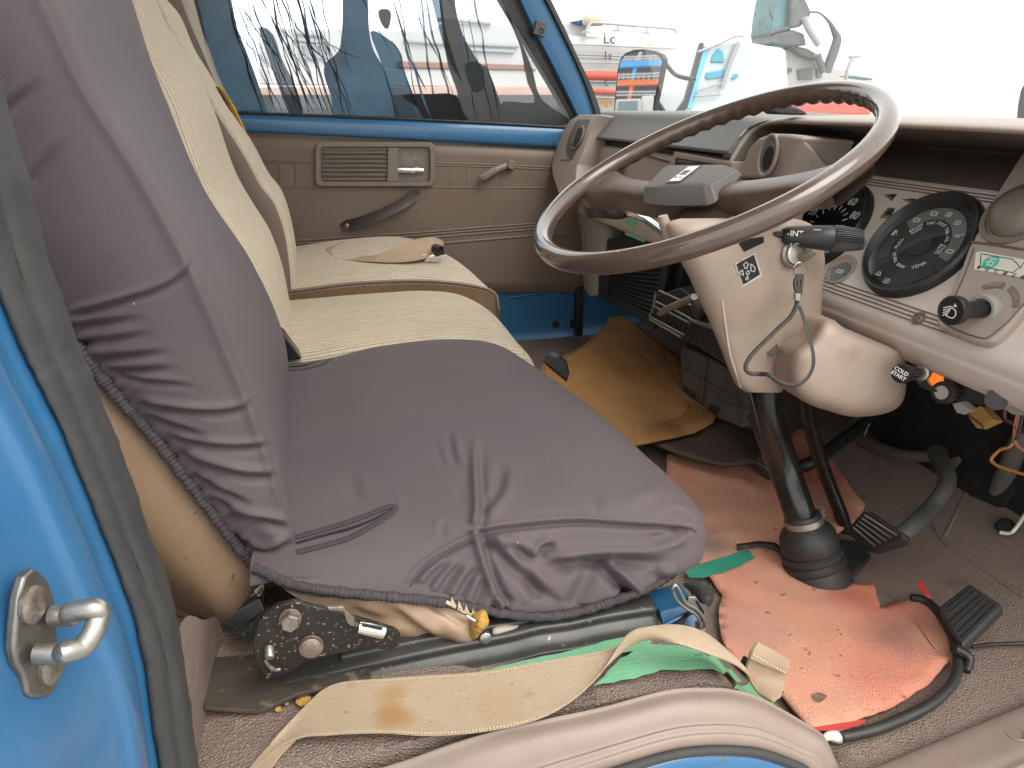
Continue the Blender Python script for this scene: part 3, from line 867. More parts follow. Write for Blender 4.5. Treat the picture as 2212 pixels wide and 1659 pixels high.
M_reflb = pane_mat('brown_reflection', (0.16, 0.07, 0.04), 0.02, 0.3)
def refl(name, pts, mat, k):
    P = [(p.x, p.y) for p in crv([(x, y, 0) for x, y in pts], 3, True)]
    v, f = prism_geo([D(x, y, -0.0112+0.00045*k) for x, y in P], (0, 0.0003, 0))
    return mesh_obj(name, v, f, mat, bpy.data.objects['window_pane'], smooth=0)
refl('drawn_reflection', [(380, -90), (480, -90), (500, 0), (512, 60), (532, 110), (556, 175), (575, 235), (580, 247), (500, 245), (440, 240)], M_refl, 0)
refl('drawn_reflection', [(745, -60), (790, -60), (795, 10), (798, 70), (808, 110), (830, 150), (850, 215), (856, 256), (730, 253), (716, 210), (700, 160), (705, 135), (730, 112), (737, 85), (740, 40)], M_refl, 1)
refl('drawn_reflection', [(800, 70), (830, 78), (860, 110), (878, 165), (900, 225), (905, 257), (858, 256), (845, 210), (825, 140)], M_refl3, 2)
refl('drawn_reflection', [(838, 88), (850, 92), (868, 120), (874, 165), (890, 200), (915, 257), (905, 257), (893, 225), (876, 165), (858, 110)], M_refl, 3)
refl('drawn_reflection', [(868, 206), (930, 203), (985, 206), (1016, 255), (1018, 262), (915, 258), (905, 235)], M_refl4, 3)
refl('drawn_reflection', [(945, -60), (975, -60), (985, 20), (1000, 75), (1022, 115), (1050, 165), (1090, 262), (1014, 262), (985, 190), (968, 140), (958, 80)], M_refl2, 4)
refl('drawn_reflection', [(1085, 8), (1098, 25), (1110, 60), (1130, 100), (1150, 150), (1170, 215), (1235, 268), (1090, 264), (1088, 220), (1155, 222), (1140, 180), (1132, 140), (1120, 90)], M_refl2, 5)
refl('drawn_reflection', [(1040, 148), (1052, 146), (1075, 205), (1092, 262), (1070, 262), (1042, 195)], M_refl2, 6)
refl('drawn_reflection', [(1005, 140), (1040, 138), (1045, 190), (1020, 196)], M_refl3, 7)
refl('drawn_reflection', [(818, 22), (838, 20), (845, 32), (840, 60), (830, 60), (820, 42)], M_refl2, 6)
random.seed(11)
refl('drawn_reflection', [(560, 60), (590, 75), (610, 130), (640, 190), (655, 248), (628, 248), (606, 200), (585, 140)], M_refl5, 6)
refl('drawn_reflection', [(930, -20), (948, 60), (970, 130), (1000, 180), (985, 140), (962, 60), (950, -20)], M_refl5, 6)
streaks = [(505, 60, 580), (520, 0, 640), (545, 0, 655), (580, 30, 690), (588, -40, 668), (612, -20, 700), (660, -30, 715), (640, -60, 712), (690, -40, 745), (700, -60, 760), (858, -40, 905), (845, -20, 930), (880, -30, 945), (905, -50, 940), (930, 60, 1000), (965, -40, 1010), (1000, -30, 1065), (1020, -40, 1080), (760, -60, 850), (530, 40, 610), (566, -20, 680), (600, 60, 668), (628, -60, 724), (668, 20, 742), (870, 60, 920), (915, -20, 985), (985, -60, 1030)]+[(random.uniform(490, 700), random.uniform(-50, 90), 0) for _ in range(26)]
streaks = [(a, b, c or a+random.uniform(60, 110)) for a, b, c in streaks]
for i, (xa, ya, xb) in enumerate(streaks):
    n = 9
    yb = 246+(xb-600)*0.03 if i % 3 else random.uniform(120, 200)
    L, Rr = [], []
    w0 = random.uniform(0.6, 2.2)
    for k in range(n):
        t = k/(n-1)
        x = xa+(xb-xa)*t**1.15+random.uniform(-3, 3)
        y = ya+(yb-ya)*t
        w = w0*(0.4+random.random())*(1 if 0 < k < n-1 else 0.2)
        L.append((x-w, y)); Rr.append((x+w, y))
    refl('reflection_streak', L+Rr[::-1], (M_refl4, M_refl5, M_refl4, M_refl)[i % 4], 6.5+0.3*(i % 5))
# ------------------------------------------------------------------ driver's seat
dseat = thing('car_seat', 'driver seat in worn tan vinyl on a steel rail, rusty recliner plate and torn skirt', 'seat', (0.15, 0.85, -0.5))
# backrest shell (tan vinyl side and rounded lower corner)
BK = [(( -120, 350), (-260, 420)), ((0, 520), (-120, 620)), ((112, 640), (-40, 740)), ((178, 742), (60, 850)), ((268, 855), (140, 1000)), ((358, 958), (222, 1130)), ((440, 1075), (290, 1232)), ((520, 1180), (375, 1300)), ((566, 1255), (462, 1344))]
rows = []
for k, (h, l) in enumerate(BK):
    H = at(*h, y=0.655); Lf = at(*l, y=0.69)
    mid = H.lerp(Lf, 0.5)+Vector((0, -0.03, 0))
    rows.append([H+Vector((0.02, 0.06, 0.01)), H+Vector((0.010, 0.008, 0.006)), H, mid, Lf, Lf+Vector((-0.03, 0.05, -0.004)), Lf+Vector((-0.03, 0.36, 0.0))])
e = [p+Vector((0.004, 0.03, -0.022)) for p in rows[-1]]
rows.append(e); rows.append([p+Vector((0.01, 0.05, 0.0)) for p in e])
v, f = net_geo(rows, 8, 7, lambda X, Y, u, w: 0.0012*wob(X, Y, 0.02)+0.0007*wob(X, Y, 0.07))
back = mesh_obj('backrest', v, f, M_vinyl_tan, dseat, smooth=180)
tube('welt_piping', [at(568, 1252, y=0.645), at(560, 1276, y=0.642), at(520, 1312, y=0.65), at(488, 1334, y=0.655), at(464, 1344, y=0.66)], 0.0028, M_vinyl_pale, back, n=8)
prism('trim_tag', [at(x, y, y=0.64) for x, y in ((549, 1278), (568, 1262), (570, 1272), (560, 1290))], (0.0, 0.002, 0), M_label, back, bevel=0)
# black fabric gusset
rows = []
for k in range(5):
    t = k/4
    A = at(482+t*72, 1352-t*64, y=0.635); B = at(548+t*20, 1392-t*86, y=0.60)
    rows.append([A+Vector((0, 0.03, 0)), A, A.lerp(B, 0.5)+Vector((0, -0.004, 0)), B, B+Vector((0, 0.03, 0))])
v, f = net_geo(rows, 8, 8)
gus = mesh_obj('gusset', v, f, pm('black_gusset', (0.02, 0.019, 0.018), 0.85, bump=(300, 0.5, 0.003), spots=(160, 0.62, (0.09, 0.075, 0.06), 0.05)), dseat, smooth=180)
gl = []
for k in range(6):
    t = k/5
    gl.append(tube_geo([at(478+t*34, 1342-t*4+22*t, y=0.622), at(520+t*20, 1318+t*18, y=0.608), at(560+t*8, 1296+t*20, y=0.6)], 0.0011, n=5))
multi('gusset_pleat', gl, pm('grey_thread', (0.07, 0.075, 0.075), 0.6), gus, smooth=60)
prism('cushion_pan', [Vector((-0.02, 0.615, -0.46)), Vector((0.29, 0.615, -0.475)), Vector((0.29, 1.09, -0.46)), Vector((-0.02, 1.09, -0.45))], (0, 0, 0.055), M_vinyl_tan, dseat, bevel=0.012)

# sagging torn vinyl skirt under the cover, with foam and a plastic clip strip
def Q(px, py, y): return at(px, py, y=y)
rows = [[Q(600, 1262, .60), Q(720, 1268, .60), Q(830, 1272, .60), Q(930, 1282, .60), Q(1010, 1300, .60), Q(1060, 1318, .60)],
        [Q(640, 1290, .592), Q(730, 1296, .588), Q(840, 1300, .584), Q(935, 1304, .586), Q(1000, 1318, .58), Q(1045, 1332, .582)],
        [Q(700, 1315, .588), Q(760, 1324, .588), Q(860, 1335, .586), Q(940, 1330, .575), Q(1000, 1345, .570), Q(1036, 1350, .575)],
        [Q(740, 1338, .592), Q(790, 1355, .592), Q(870, 1366, .586), Q(945, 1360, .572), Q(1000, 1378, .566), Q(1028, 1384, .572)],
        [Q(780, 1362, .60), Q(830, 1380, .60), Q(890, 1385, .592), Q(950, 1378, .582), Q(990, 1388, .575), Q(1018, 1392, .58)],
        [Q(800, 1372, .62), Q(850, 1390, .62), Q(900, 1395, .61), Q(960, 1388, .61), Q(990, 1392, .61), Q(1015, 1394, .61)]]
ff = [([(850, 1296), (905, 1340), (960, 1372)], .004, 12, .004, .3, .2), ([(930, 1290), (975, 1315), (1020, 1345)], .003, 9, .003, .3, .2), ([(760, 1300), (840, 1330)], .002, 12, .002, .3, .3)]
v, f = net_geo(rows, 10, 10, lambda X, Y, u, w: fold_field(X, Y, ff)+0.0006*wob(X, Y, 0.08))
skirt = mesh_obj('torn_skirt', v, f, M_vinyl_pale, dseat, smooth=180)
# foam showing through the tear
rows = [[Q(1028, 1318, .575), Q(1046, 1322, .568), Q(1052, 1332, .566)], [Q(1022, 1340, .566), Q(1040, 1342, .558), Q(1050, 1348, .562)], [Q(1020, 1358, .566), Q(1034, 1362, .558), Q(1040, 1362, .564)], [Q(1016, 1376, .572), Q(1024, 1378, .57), Q(1030, 1374, .574)]]
v, f = net_geo(rows, 6, 6, lambda X, Y, u, w: 0.0012*wob(X, Y, 0.15))
mesh_obj('foam', v, f, M_foam, dseat, smooth=180, solid=0.004)
rows = [[Q(1040, 1325, .60), Q(1080, 1330, .596), Q(1140, 1340, .60), Q(1190, 1342, .60)], [Q(1040, 1345, .592), Q(1080, 1350, .588), Q(1130, 1350, .594), Q(1160, 1348, .60)], [Q(1042, 1364, .60), Q(1075, 1362, .60), Q(1110, 1356, .60), Q(1140, 1352, .61)]]
v, f = net_geo(rows, 6, 6, lambda X, Y, u, w: 0.0015*wob(X, Y, 0.12))
mesh_obj('foam', v, f, M_foam, dseat, smooth=180)
cl = []
for k in range(5):
    x, y = 972+k*15, 1300+k*8.2
    cl.append(prism_geo([Q(x, y+5, .572), Q(x+5, y-9, .570), Q(x+9, y+1, .570), Q(x+14, y+12, .57), Q(x+6, y+14, .57)], (0, 0.003, 0)))
multi('clip_strip', cl+[prism_geo([Q(966, 1298, .5715), Q(1030, 1333, .5715), Q(1034, 1343, .5715), Q(962, 1304, .5715)], (0, 0.002, 0))], pm('cream_plastic', (0.62, 0.5, 0.36), 0.5), skirt, bevel=0.0006)
prism('skirt_staple', [Q(1008, 1328, .562), Q(1029, 1341, .558), Q(1026, 1347, .558), Q(1005, 1333, .562)], (0, 0.003, 0), M_chrome, skirt, bevel=0.0008)
rows = [[Q(1068, 1346, .585), Q(1120, 1342, .585), Q(1180, 1338, .59), Q(1215, 1336, .6)], [Q(1064, 1362, .575), Q(1110, 1356, .575), Q(1150, 1350, .58), Q(1190, 1344, .59)], [Q(1066, 1378, .575), Q(1090, 1366, .577), Q(1120, 1358, .585), Q(1150, 1350, .595)], [Q(1074, 1387, .58), Q(1084, 1374, .582), Q(1100, 1366, .59), Q(1130, 1356, .60)]]
v, f = net_geo(rows, 5, 5, lambda X, Y, u, w: 0.001*wob(X, Y, 0.1))
mesh_obj('cloth_flap', v, f, pm('grey_white_cloth', (0.42, 0.37, 0.30), 0.9, var=(50, 0.5, (0.33, 0.28, 0.22))), dseat, smooth=180, solid=0.002)

# rails
def bar_px(name, top, bot, y, depth, mat, par, bevel=0.003):
    return prism(name, [Q(*p, y) for p in top]+[Q(*p, y) for p in bot[::-1]], (0, depth, 0), mat, par, bevel)
ra = bar_px('upper_rail', [(734, 1420), (900, 1385), (1060, 1352), (1250, 1325)], [(734, 1447), (900, 1412), (1060, 1378), (1250, 1345)], .578, .03, M_rail, dseat)
tops = [(560, 1480), (640, 1465), (805, 1425), (960, 1392), (1097, 1366), (1160, 1350), (1230, 1340), (1300, 1325), (1380, 1312), (1412, 1308)]
rows = []
for (x, y) in tops:
    A = Q(x, y, .572)
    h = 0.0165
    rows.append([A+Vector((0, 0.03, 0.0)), A+Vector((0, 0.012, 0.001)), A, A+Vector((0, -0.004, -0.003)), A+Vector((0, -0.003, -0.009)), A+Vector((0, -0.005, -0.012)), A+Vector((0, -0.012, -h)), A+Vector((0, -0.02, -h-0.001)), A+Vector((0, -0.02, -h-0.004))])
A = rows[-1]
rows.append([p+Vector((0.005, 0.008, -0.003)) for p in A]); rows.append([p+Vector((0.007, 0.03, -0.006)) for p in A])
v, f = net_geo(rows, 4, 5)
rail = mesh_obj('lower_rail', v, f, M_rail, dseat, smooth=50)
for k in range(4):
    x, y = 1050+k*36, 1392-k*7.5
    prism('rail_notch', [Q(x, y-23, .5765), Q(x+16, y-26, .5765), Q(x+16, y-17, .5765), Q(x, y-14, .5765)], (0, 0.004, 0), M_dark, rail, bevel=0)
lathe('rail_bolt', Q(1047, 1374, .572), (0, -1, 0.2), [(0, 0.006), (0.005, 0.006), (0.006, 0.004), (0.006, 0.0001)], M_steel, dseat, n=8)
prism('floor_flange', [Q(450, 1420, .62), Q(560, 1412, .62), Q(620, 1470, .575), Q(800, 1440, .56), Q(800, 1462, .552), Q(640, 1500, .545), Q(560, 1536, .54), Q(440, 1528, .545)], (0, 0.0, -0.004), M_dirtrub, dseat, bevel=0.001)
# recliner plate
o3 = [(603, 1308), (638, 1300), (663, 1307), (700, 1316), (739, 1327), (785, 1341), (829, 1354), (856, 1363), (866, 1374), (863, 1395), (845, 1403), (821, 1404), (815, 1397), (770, 1404), (720, 1415), (690, 1422), (657, 1432), (636, 1450), (616, 1458), (592, 1466), (573, 1469), (563, 1450), (551, 1430), (546, 1410), (545, 1392), (548, 1375), (553, 1360), (562, 1340), (577, 1323)]
rec = prism('recliner_plate', [Q(x, y, .548) for x, y in o3], (0, 0.006, 0), M_rust, dseat, bevel=0.0012)
def hexbolt(px, py, r, hexr, y):
    c = Q(px, py, y)
    a = [lathe_geo(c, (0, -1, 0.15), [(0, r), (0.002, r), (0.003, r*0.93), (0.003, 0.0001)], 28)]
    if hexr: a.append(lathe_geo(c+Vector((0.0, -0.003, 0)), (0, -1, 0.15), [(0, hexr), (0.006, hexr), (0.0075, hexr*0.85), (0.0072, 0.0001)], 6))
    return a
multi('bolt', hexbolt(627, 1335, .0095, .0082, .548), M_bolt, rec, smooth=30)
multi('bolt', hexbolt(672, 1395, .0108, 0, .548)+[lathe_geo(Q(672, 1395, .546), (0, -1, 0.15), [(0, .0092), (.004, .009), (.005, .006), (.0052, .0001)], 24)], M_bolt, rec, smooth=30)
prism('pin_slot', [Q(x, y, .5472) for x, y in ((569, 1392), (578, 1386), (590, 1392), (592, 1420), (606, 1436), (606, 1444), (590, 1446), (574, 1432), (568, 1410))], (0, 0.0004, 0), M_dark, rec, bevel=0)
lathe('slot_pin', Q(582, 1398, .549), (0.02, -1, -0.45), [(0, .0042), (.009, .0042), (.010, .0035), (.010, .0001)], M_steel, rec, n=16)
tube('slot_lip', [Q(572, 1424, .546), Q(580, 1437, .545), Q(594, 1447, .545), (Q(605, 1446, .546))], 0.0016, M_bolt, rec, n=6)
lev = prism('recliner_lever', [Q(x, y, .540) for x, y in ((705, 1313), (742, 1311), (764, 1334), (768, 1346), (779, 1352), (779, 1358), (756, 1352), (748, 1345), (742, 1322), (712, 1320))], (0, 0.004, 0), M_bolt, dseat, bevel=0.001)
v, f = tube_geo([Q(775, 1355, .537), Q(800, 1360, .536), Q(829, 1367, .536)], [.0048, .0052, .005], n=14, span=4, flat=1.15, up=(0, 0, 1))
mesh_obj('handle_grip', v, f, M_chrome, lev, smooth=40)
prism('grip_inlay', [Q(x, y, .5302) for x, y in ((781, 1346), (826, 1355), (826, 1362), (781, 1353))], (0, 0.001, 0), M_blk, lev, bevel=0.0003)

# ------------------------------------------------------------------ stretch covers on the driver's seat
HR = [ # (hem), (side), (ridge), (front px, depth y), hidden back
 ((-420, -330), (-330, -330), (-120, -330), (130, -330), .86),
 ((-380, -150), (-190, -150), (20, -150), (235, -150), .88),
 ((-300, 60), (-60, 40), (112, 20), (290, 20), .92),
 ((-180, 250), (40, 200), (195, 200), (352, 200), .96),
 ((-60, 430), (140, 380), (318, 390), (436, 400), 1.00),
 ((60, 590), (235, 560), (432, 600), (545, 570), 1.05),
 ((150, 722), (310, 690), (500, 760), (612, 725), 1.06),
 ((245, 840), (380, 820), (555, 900), (628, 860), 1.06),
 ((338, 945), (450, 940), (590, 1010), (640, 985), 1.0),
 ((430, 1065), (520, 1060), (618, 1110), (648, 1095), .9),
 ((520, 1180), (580, 1150), (637, 1165), (650, 1165), .78),
 ((590, 1258), (612, 1218), (633, 1205), (645, 1202), .70)]
rows = []
for k, (h, s, r, fr, yy) in enumerate(HR):
    H, Sd, Rd, Fr = at(*h, y=.648), at(*s, y=.622), at(*r, y=.630), at(*fr, y=yy)
    m1 = Rd.lerp(Fr, 0.45)+Vector((0.001, -0.004, 0))
    rows.append([H+Vector((0.015, .03, .0)), H, H.lerp(Sd, .45)+Vector((0, -.006, 0)), Sd, Sd.lerp(Rd, .72)+Vector((0, -.003, 0)), Rd, Rd.lerp(m1, .28)+Vector((.0010, 0, 0)), m1, Fr, Fr+Vector((-0.035, .012, 0)), Fr+Vector((-0.10, .02, 0))])
BF = [([(110, 680), (220, 652), (333, 618), (393, 582), (407, 545)], .0034, 8, .0030, .25, .15),
 ([(125, 697), (225, 686), (330, 672)], .0020, 9, .0040, .1, .6), ([(150, 733), (250, 720), (350, 705)], .0020, 9, .0040, .1, .6),
 ([(195, 763), (290, 756), (385, 745)], .0020, 9, .0045, .1, .6), ([(228, 791), (300, 788), (395, 781)], .0022, 9, .0048, .1, .6),
 ([(245, 803), (320, 815), (400, 822), (440, 832)], .0018, 8, .0032, .1, .5),
 ([(285, 856), (365, 872), (450, 882), (520, 872), (553, 842)], .0042, 9, .0040, .2, .3),
 ([(310, 883), (390, 915), (470, 943)], .0022, 9, .0042, .1, .5), ([(353, 932), (430, 950), (500, 957), (567, 952), (597, 940)], .0040, 9, .0042, .2, .3),
 ([(383, 966), (455, 995), (533, 1015), (615, 1014)], .0048, 11, .0055, .2, .3), ([(417, 1016), (480, 1050), (560, 1086)], .0024, 9, .0042, .1, .5),
 ([(450, 1060), (520, 1095), (600, 1120)], .0020, 9, .0036, .1, .5), ([(481, 1099), (560, 1112), (637, 1127)], .0045, 11, .0050, .2, .3),
 ([(501, 1142), (540, 1165), (576, 1182), (640, 1153)], .0035, 10, .0048, .2, .3), ([(540, 1190), (580, 1215), (630, 1200)], .0028, 9, .0030, .2, .2),
 ([(-40, 250), (40, 190), (75, 150)], .001, 14, .0032, .3, .4), ([(30, 410), (90, 330), (130, 280)], .001, 12, .0030, .3, .5)]
HEM = [(a[0][0], a[0][1]) for a in HR]
r0 = rows[0]; tc = sum(r0, Vector())/len(r0)
rows.insert(0, [p.lerp(tc, .25)+Vector((-.01, 0, .035)) for p in r0]); rows.insert(0, [p.lerp(tc, .96)+Vector((-.012, 0, .045)) for p in r0])
def bdisp(X, Y, u, w):
    h = fold_field(X, Y, BF)
    d, s = seg_dist(X, Y, HEM)
    d = np.abs(d)
    gather = np.exp(-d/26.0)*np.clip((Y-560)/120, 0, 1)
    return h+gather*0.0016*np.sin(s*330+2*np.sin(s*60))+np.exp(-d/60.0)*np.clip((Y-560)/120, 0, 1)*0.0012*np.sin(s*110+3*np.sin(s*21))+0.0012*wob(X, Y, 0.008)
v, f = net_geo(rows, 18, 34, bdisp)
bcov = tag(mesh_obj('backrest_cover', v, f, M_mauve, None, smooth=180), 'mauve grey stretch cover pulled over the driver backrest, gathered along an elastic hem', 'seat cover')
hemp = [p+Vector((0, -0.004, 0)) for p in (at(*h, y=.646) for h in HEM[1:])]
P = crv(hemp, 70)
v, f = tube_geo(P, .0052, n=10, span=1)
A = [Vector(p) for p in v]
for i, p in enumerate(A):
    r = i//10
    c = P[min(r, len(P)-1)]
    q = (p-c)
    A[i] = c+q*(1+0.13*math.sin(r*1.3+2*math.sin(r*.11))+0.12*math.sin(r*0.31+1))
mesh_obj('elastic_hem', A, f, M_mauve_hem, bcov, smooth=180)

# cushion cover
G = [ # far to near; each: 7 points back to front  (X, Y, Z)
 [(-.12, 1.155, -.47), (-.02, 1.155, -.47), (.07, 1.155, -.47), (.16, 1.15, -.47), (.23, 1.145, -.47), (.255, 1.14, -.48), (.24, 1.13, -.50)],
 [(-.12, 1.125, -.385), (-.02, 1.13, -.385), (.07, 1.135, -.375), (.16, 1.138, -.372), (.24, 1.135, -.378), (.272, 1.13, -.40), (.262, 1.12, -.46)],
 [(-.12, 1.09, -.363), (-.02, 1.095, -.362), (.07, 1.10, -.350), (.16, 1.105, -.346), (.245, 1.10, -.356), (.284, 1.10, -.385), (.278, 1.09, -.45)],
 [(-.12, 1.0, -.362), (-.02, 1.0, -.358), (.07, 1.0, -.350), (.17, 1.0, -.345), (.265, .99, -.356), (.312, .98, -.386), (.305, .98, -.45)],
 [(-.12, .87, -.366), (-.02, .87, -.361), (.07, .87, -.352), (.18, .87, -.348), (.285, .865, -.358), (.333, .86, -.388), (.325, .86, -.45)],
 [(-.12, .74, -.371), (-.02, .74, -.365), (.07, .74, -.359), (.18, .74, -.356), (.295, .735, -.364), (.352, .73, -.396), (.345, .73, -.45)],
 [(-.09, .655, -.382), (-.03, .655, -.378), (.07, .65, -.375), (.18, .645, -.372), (.30, .64, -.375), (.361, .635, -.398), (.356, .64, -.45)],
 [(-.09, .615, -.392), (-.03, .615, -.390), (.07, .612, -.390), (.18, .606, -.388), (.30, .602, -.392), (.362, .606, -.412), (.360, .62, -.45)],
 [(-.09, .594, -.401), (-.03, .594, -.400), (.07, .59, -.413), (.18, .588, -.425), (.29, .586, -.425), (.357, .594, -.432), (.358, .61, -.455)],
 [(-.085, .602, -.382), (-.04, .588, -.401), (.07, .58, -.430), (.18, .574, -.458), (.285, .574, -.452), (.348, .588, -.450), (.352, .606, -.460)],
 [(-.085, .60, -.385), (-.04, .586, -.405), (.075, .580, -.437), (.18, .574, -.470), (.275, .576, -.461), (.325, .592, -.455), (.34, .61, -.462)]]
rows = [[Vector(p) for p in r] for r in G]
CF = [([(1046, 930), (1040, 990), (1042, 1050), (1044, 1101), (1038, 1142)], -.0042, 9, -.0085, .45, .05),
 ([(1108, 990), (1104, 1026), (1094, 1066), (1075, 1093), (1048, 1122)], .0030, 13, .0045, .4, .15),
 ([(984, 925), (990, 975), (1008, 1016)], .0022, 9, .0026, .4, .4), ([(955, 945), (966, 985), (978, 1012)], .0011, 9, .0013, .4, .4),
 ([(942, 1170), (946, 1128), (966, 1117)], .0010, 8, .0014, .4, .4),
 ([(1037, 1142), (1107, 1131), (1240, 1120), (1352, 1126), (1477, 1135), (1504, 1148)], .0016, 6, .0062, .03, .05),
 ([(1038, 1142), (1053, 1195), (1075, 1262), (1104, 1312)], -.0085, 9, -.0080, .02, .15),
 ([(1037, 1160), (973, 1191), (919, 1226), (880, 1272)], -.0040, 6, -.0022, .05, .1),
 ([(1062, 1151), (1107, 1195), (1174, 1258), (1225, 1280)], .0070, 14, .0080, .1, .4),
 ([(1085, 1160), (1130, 1178), (1165, 1204)], .0034, 11, .0044, .2, .3), ([(1150, 1205), (1165, 1176), (1200, 1162)], .0050, 9, .0080, .2, .3),
 ([(1165, 1206), (1235, 1196), (1307, 1190), (1400, 1192), (1470, 1200)], .0085, 15, .0120, .2, .4),
 ([(1308, 1200), (1352, 1249), (1392, 1286)], .0070, 13, .0130, .1, .1), ([(1285, 1212), (1265, 1260), (1235, 1315)], -.0085, 20, -.003, .1, .1),
 ([(1110, 1170), (1140, 1230), (1165, 1300)], -.0050, 14, -.002, .2, .1), ([(1420, 1215), (1440, 1235), (1470, 1225)], .0040, 14, .0040, .3, .3),
 ([(1440, 1085), (1490, 1108), (1515, 1134)], .0026, 14, .0032, .4, .3), ([(1340, 1092), (1400, 1062), (1450, 1050)], .0014, 16, .0016, .4, .4),
 ([(1300, 1060), (1310, 1095), (1340, 1118)], .0012, 14, .0018, .4, .4), ([(1490, 1158), (1440, 1178), (1390, 1184)], .0045, 12, .0050, .2, .4),
 ([(850, 1070), (862, 1080), (870, 1092)], .0010, 9, .0012, .4, .4), ([(780, 1010), (790, 1055), (804, 1085)], .0010, 16, .001, .4, .4), ([(1120, 930), (1180, 960), (1250, 1000)], .0010, 26, .001, .4, .4),
 ([(905, 1262), (925, 1235), (965, 1200)], .0034, 9, .0045, .1, .3), ([(935, 1280), (955, 1245), (990, 1205)], .0034, 9, .0048, .1, .3), ([(975, 1290), (990, 1260), (1022, 1212)], .0040, 9, .0055, .1, .3),
 ([(1010, 1302), (1020, 1280), (1036, 1236)], .0036, 8, .0050, .1, .3), ([(1050, 1315), (1056, 1295), (1062, 1270)], .0036, 8, .0050, .1, .3), ([(1075, 1322), (1085, 1300), (1085, 1285)], .0034, 8, .0046, .1, .3)]
def cdisp(X, Y, u, w):
    return fold_field(X, Y, CF)+0.0016*wob(X, Y, 0.006)+0.0008*wob(X, Y, 0.018, 2)
v, f = net_geo(rows, 44, 28, cdisp)
ccov = tag(mesh_obj('cushion_cover', v, f, M_mauve, None, smooth=180), 'mauve grey stretch cover on the driver seat cushion, bunched at its front corner', 'seat cover')
P = crv([Vector(p)+Vector((0, -0.003, 0)) for p in G[-1][0:6]], 130)
v, f = tube_geo(P, .0046, n=10, span=1)
A = [Vector(p) for p in v]
for i, p in enumerate(A):
    r = i//10; c = P[min(r, len(P)-1)]
    A[i] = c+(p-c)*(1+0.11*math.sin(r*1.4+2*math.sin(r*.13))+0.12*math.sin(r*0.27))
mesh_obj('elastic_hem', A, f, M_mauve_hem, ccov, smooth=180)
cb = bvh_of(ccov)
def on(b, L, off): return [q for q in (bhit(b, x, y, off) for x, y in L) if q]
# slits in the cover, edged with zip tape
M_slit = pm('slit_shadow', (0.012, 0.01, 0.011), 0.9)
def slit(U, Lw, mid):
    a, b, c = on(cb, U, .001), on(cb, Lw, .001), on(cb, mid, .0014)
    geos = [tube_geo(a, .0036, n=8, flat=.4), tube_geo(b, .0036, n=8, flat=.4)]
    o = multi('zip_tape', geos, M_zip, ccov, smooth=60)
    tube('slit_gap', c, [.0012, .0016, .0004], M_slit, o, n=6)
    return o
slit([(638, 1160), (690, 1146), (750, 1128), (800, 1110), (839, 1094), (851, 1094), (853, 1101)], [(642, 1192), (690, 1180), (750, 1163), (800, 1137), (840, 1112), (853, 1101)], [(640, 1173), (700, 1156), (760, 1140), (810, 1120), (843, 1100)])
slit([(614, 789), (650, 784), (690, 771), (715, 766), (722, 770)], [(616, 801), (650, 798), (690, 790), (715, 776), (722, 770)], [(615, 794), (660, 789), (700, 776), (718, 769)])
for L in ([(1037, 1144), (1107, 1133), (1240, 1122), (1352, 1128), (1477, 1137), (1504, 1150)], [(1037, 1162), (973, 1193), (919, 1228), (885, 1268)]):
    q = on(cb, [(p.x, p.y) for p in crv([(a, b, 0) for a, b in L], 5)], .0003)
    tube('cover_seam', q, .0008, M_mauve_hem, ccov, n=6, span=1)

# ------------------------------------------------------------------ middle and passenger seats
mid = thing('car_seat', 'middle seat in beige ribbed cloth between the covered driver seat and the passenger seat', 'seat', (0.12, 1.27, -0.5))
rows = [[(-.14, 1.09, -.46), (-.05, 1.09, -.46), (.08, 1.09, -.46), (.2, 1.09, -.46), (.29, 1.08, -.46), (.30, 1.08, -.5)],
 [(-.14, 1.10, -.375), (-.05, 1.10, -.372), (.08, 1.10, -.360), (.2, 1.095, -.362), (.30, 1.08, -.385), (.318, 1.075, -.43)],
 [(-.14, 1.16, -.345), (-.05, 1.16, -.343), (.08, 1.16, -.338), (.2, 1.16, -.340), (.29, 1.15, -.362), (.318, 1.14, -.42)],
 [(-.14, 1.29, -.337), (-.05, 1.29, -.335), (.08, 1.29, -.331), (.2, 1.29, -.332), (.285, 1.28, -.354), (.312, 1.27, -.42)],
 [(-.14, 1.40, -.343), (-.05, 1.40, -.341), (.08, 1.40, -.337), (.19, 1.40, -.338), (.262, 1.39, -.356), (.295, 1.38, -.42)],
 [(-.14, 1.432, -.365), (-.05, 1.432, -.362), (.08, 1.432, -.36), (.18, 1.43, -.362), (.245, 1.42, -.378), (.275, 1.41, -.44)],
 [(-.14, 1.44, -.47), (-.05, 1.44, -.47), (.08, 1.44, -.47), (.18, 1.44, -.47), (.24, 1.43, -.47), (.26, 1.42, -.49)]]
v, f = net_geo([[Vector(p) for p in r] for r in rows], 10, 9, lambda X, Y, u, w: 0.001*wob(X, Y, 0.015))
mesh_obj('cushion', v, f, M_beige, mid, smooth=180)
MB = [(-330, 160, 185), (-150, 225, 262), (0, 268, 335), (46, 290, 354), (88, 300, 380), (130, 320, 406), (170, 335, 430), (215, 355, 452), (262, 378, 470), (330, 405, 492), (382, 428, 513), (440, 460, 546), (503, 505, 585), (570, 540, 609), (633, 560, 623), (720, 600, 640)]
rows = []
for (y, a, b) in MB:
    Fr = at(b, y, y=1.36); 
    rows.append([Fr+Vector((-.16, -.27, 0)), Fr+Vector((-.05, -.265, 0)), Fr+Vector((-.012, -.235, 0)), Fr+Vector((-.002, -.12, 0)), Fr, Fr+Vector((-.012, .05, 0)), Fr+Vector((-.05, .07, 0)), Fr+Vector((-.16, .075, 0))])
rows[0] = [p+Vector((-0.02, 0, 0)) for p in rows[0]]
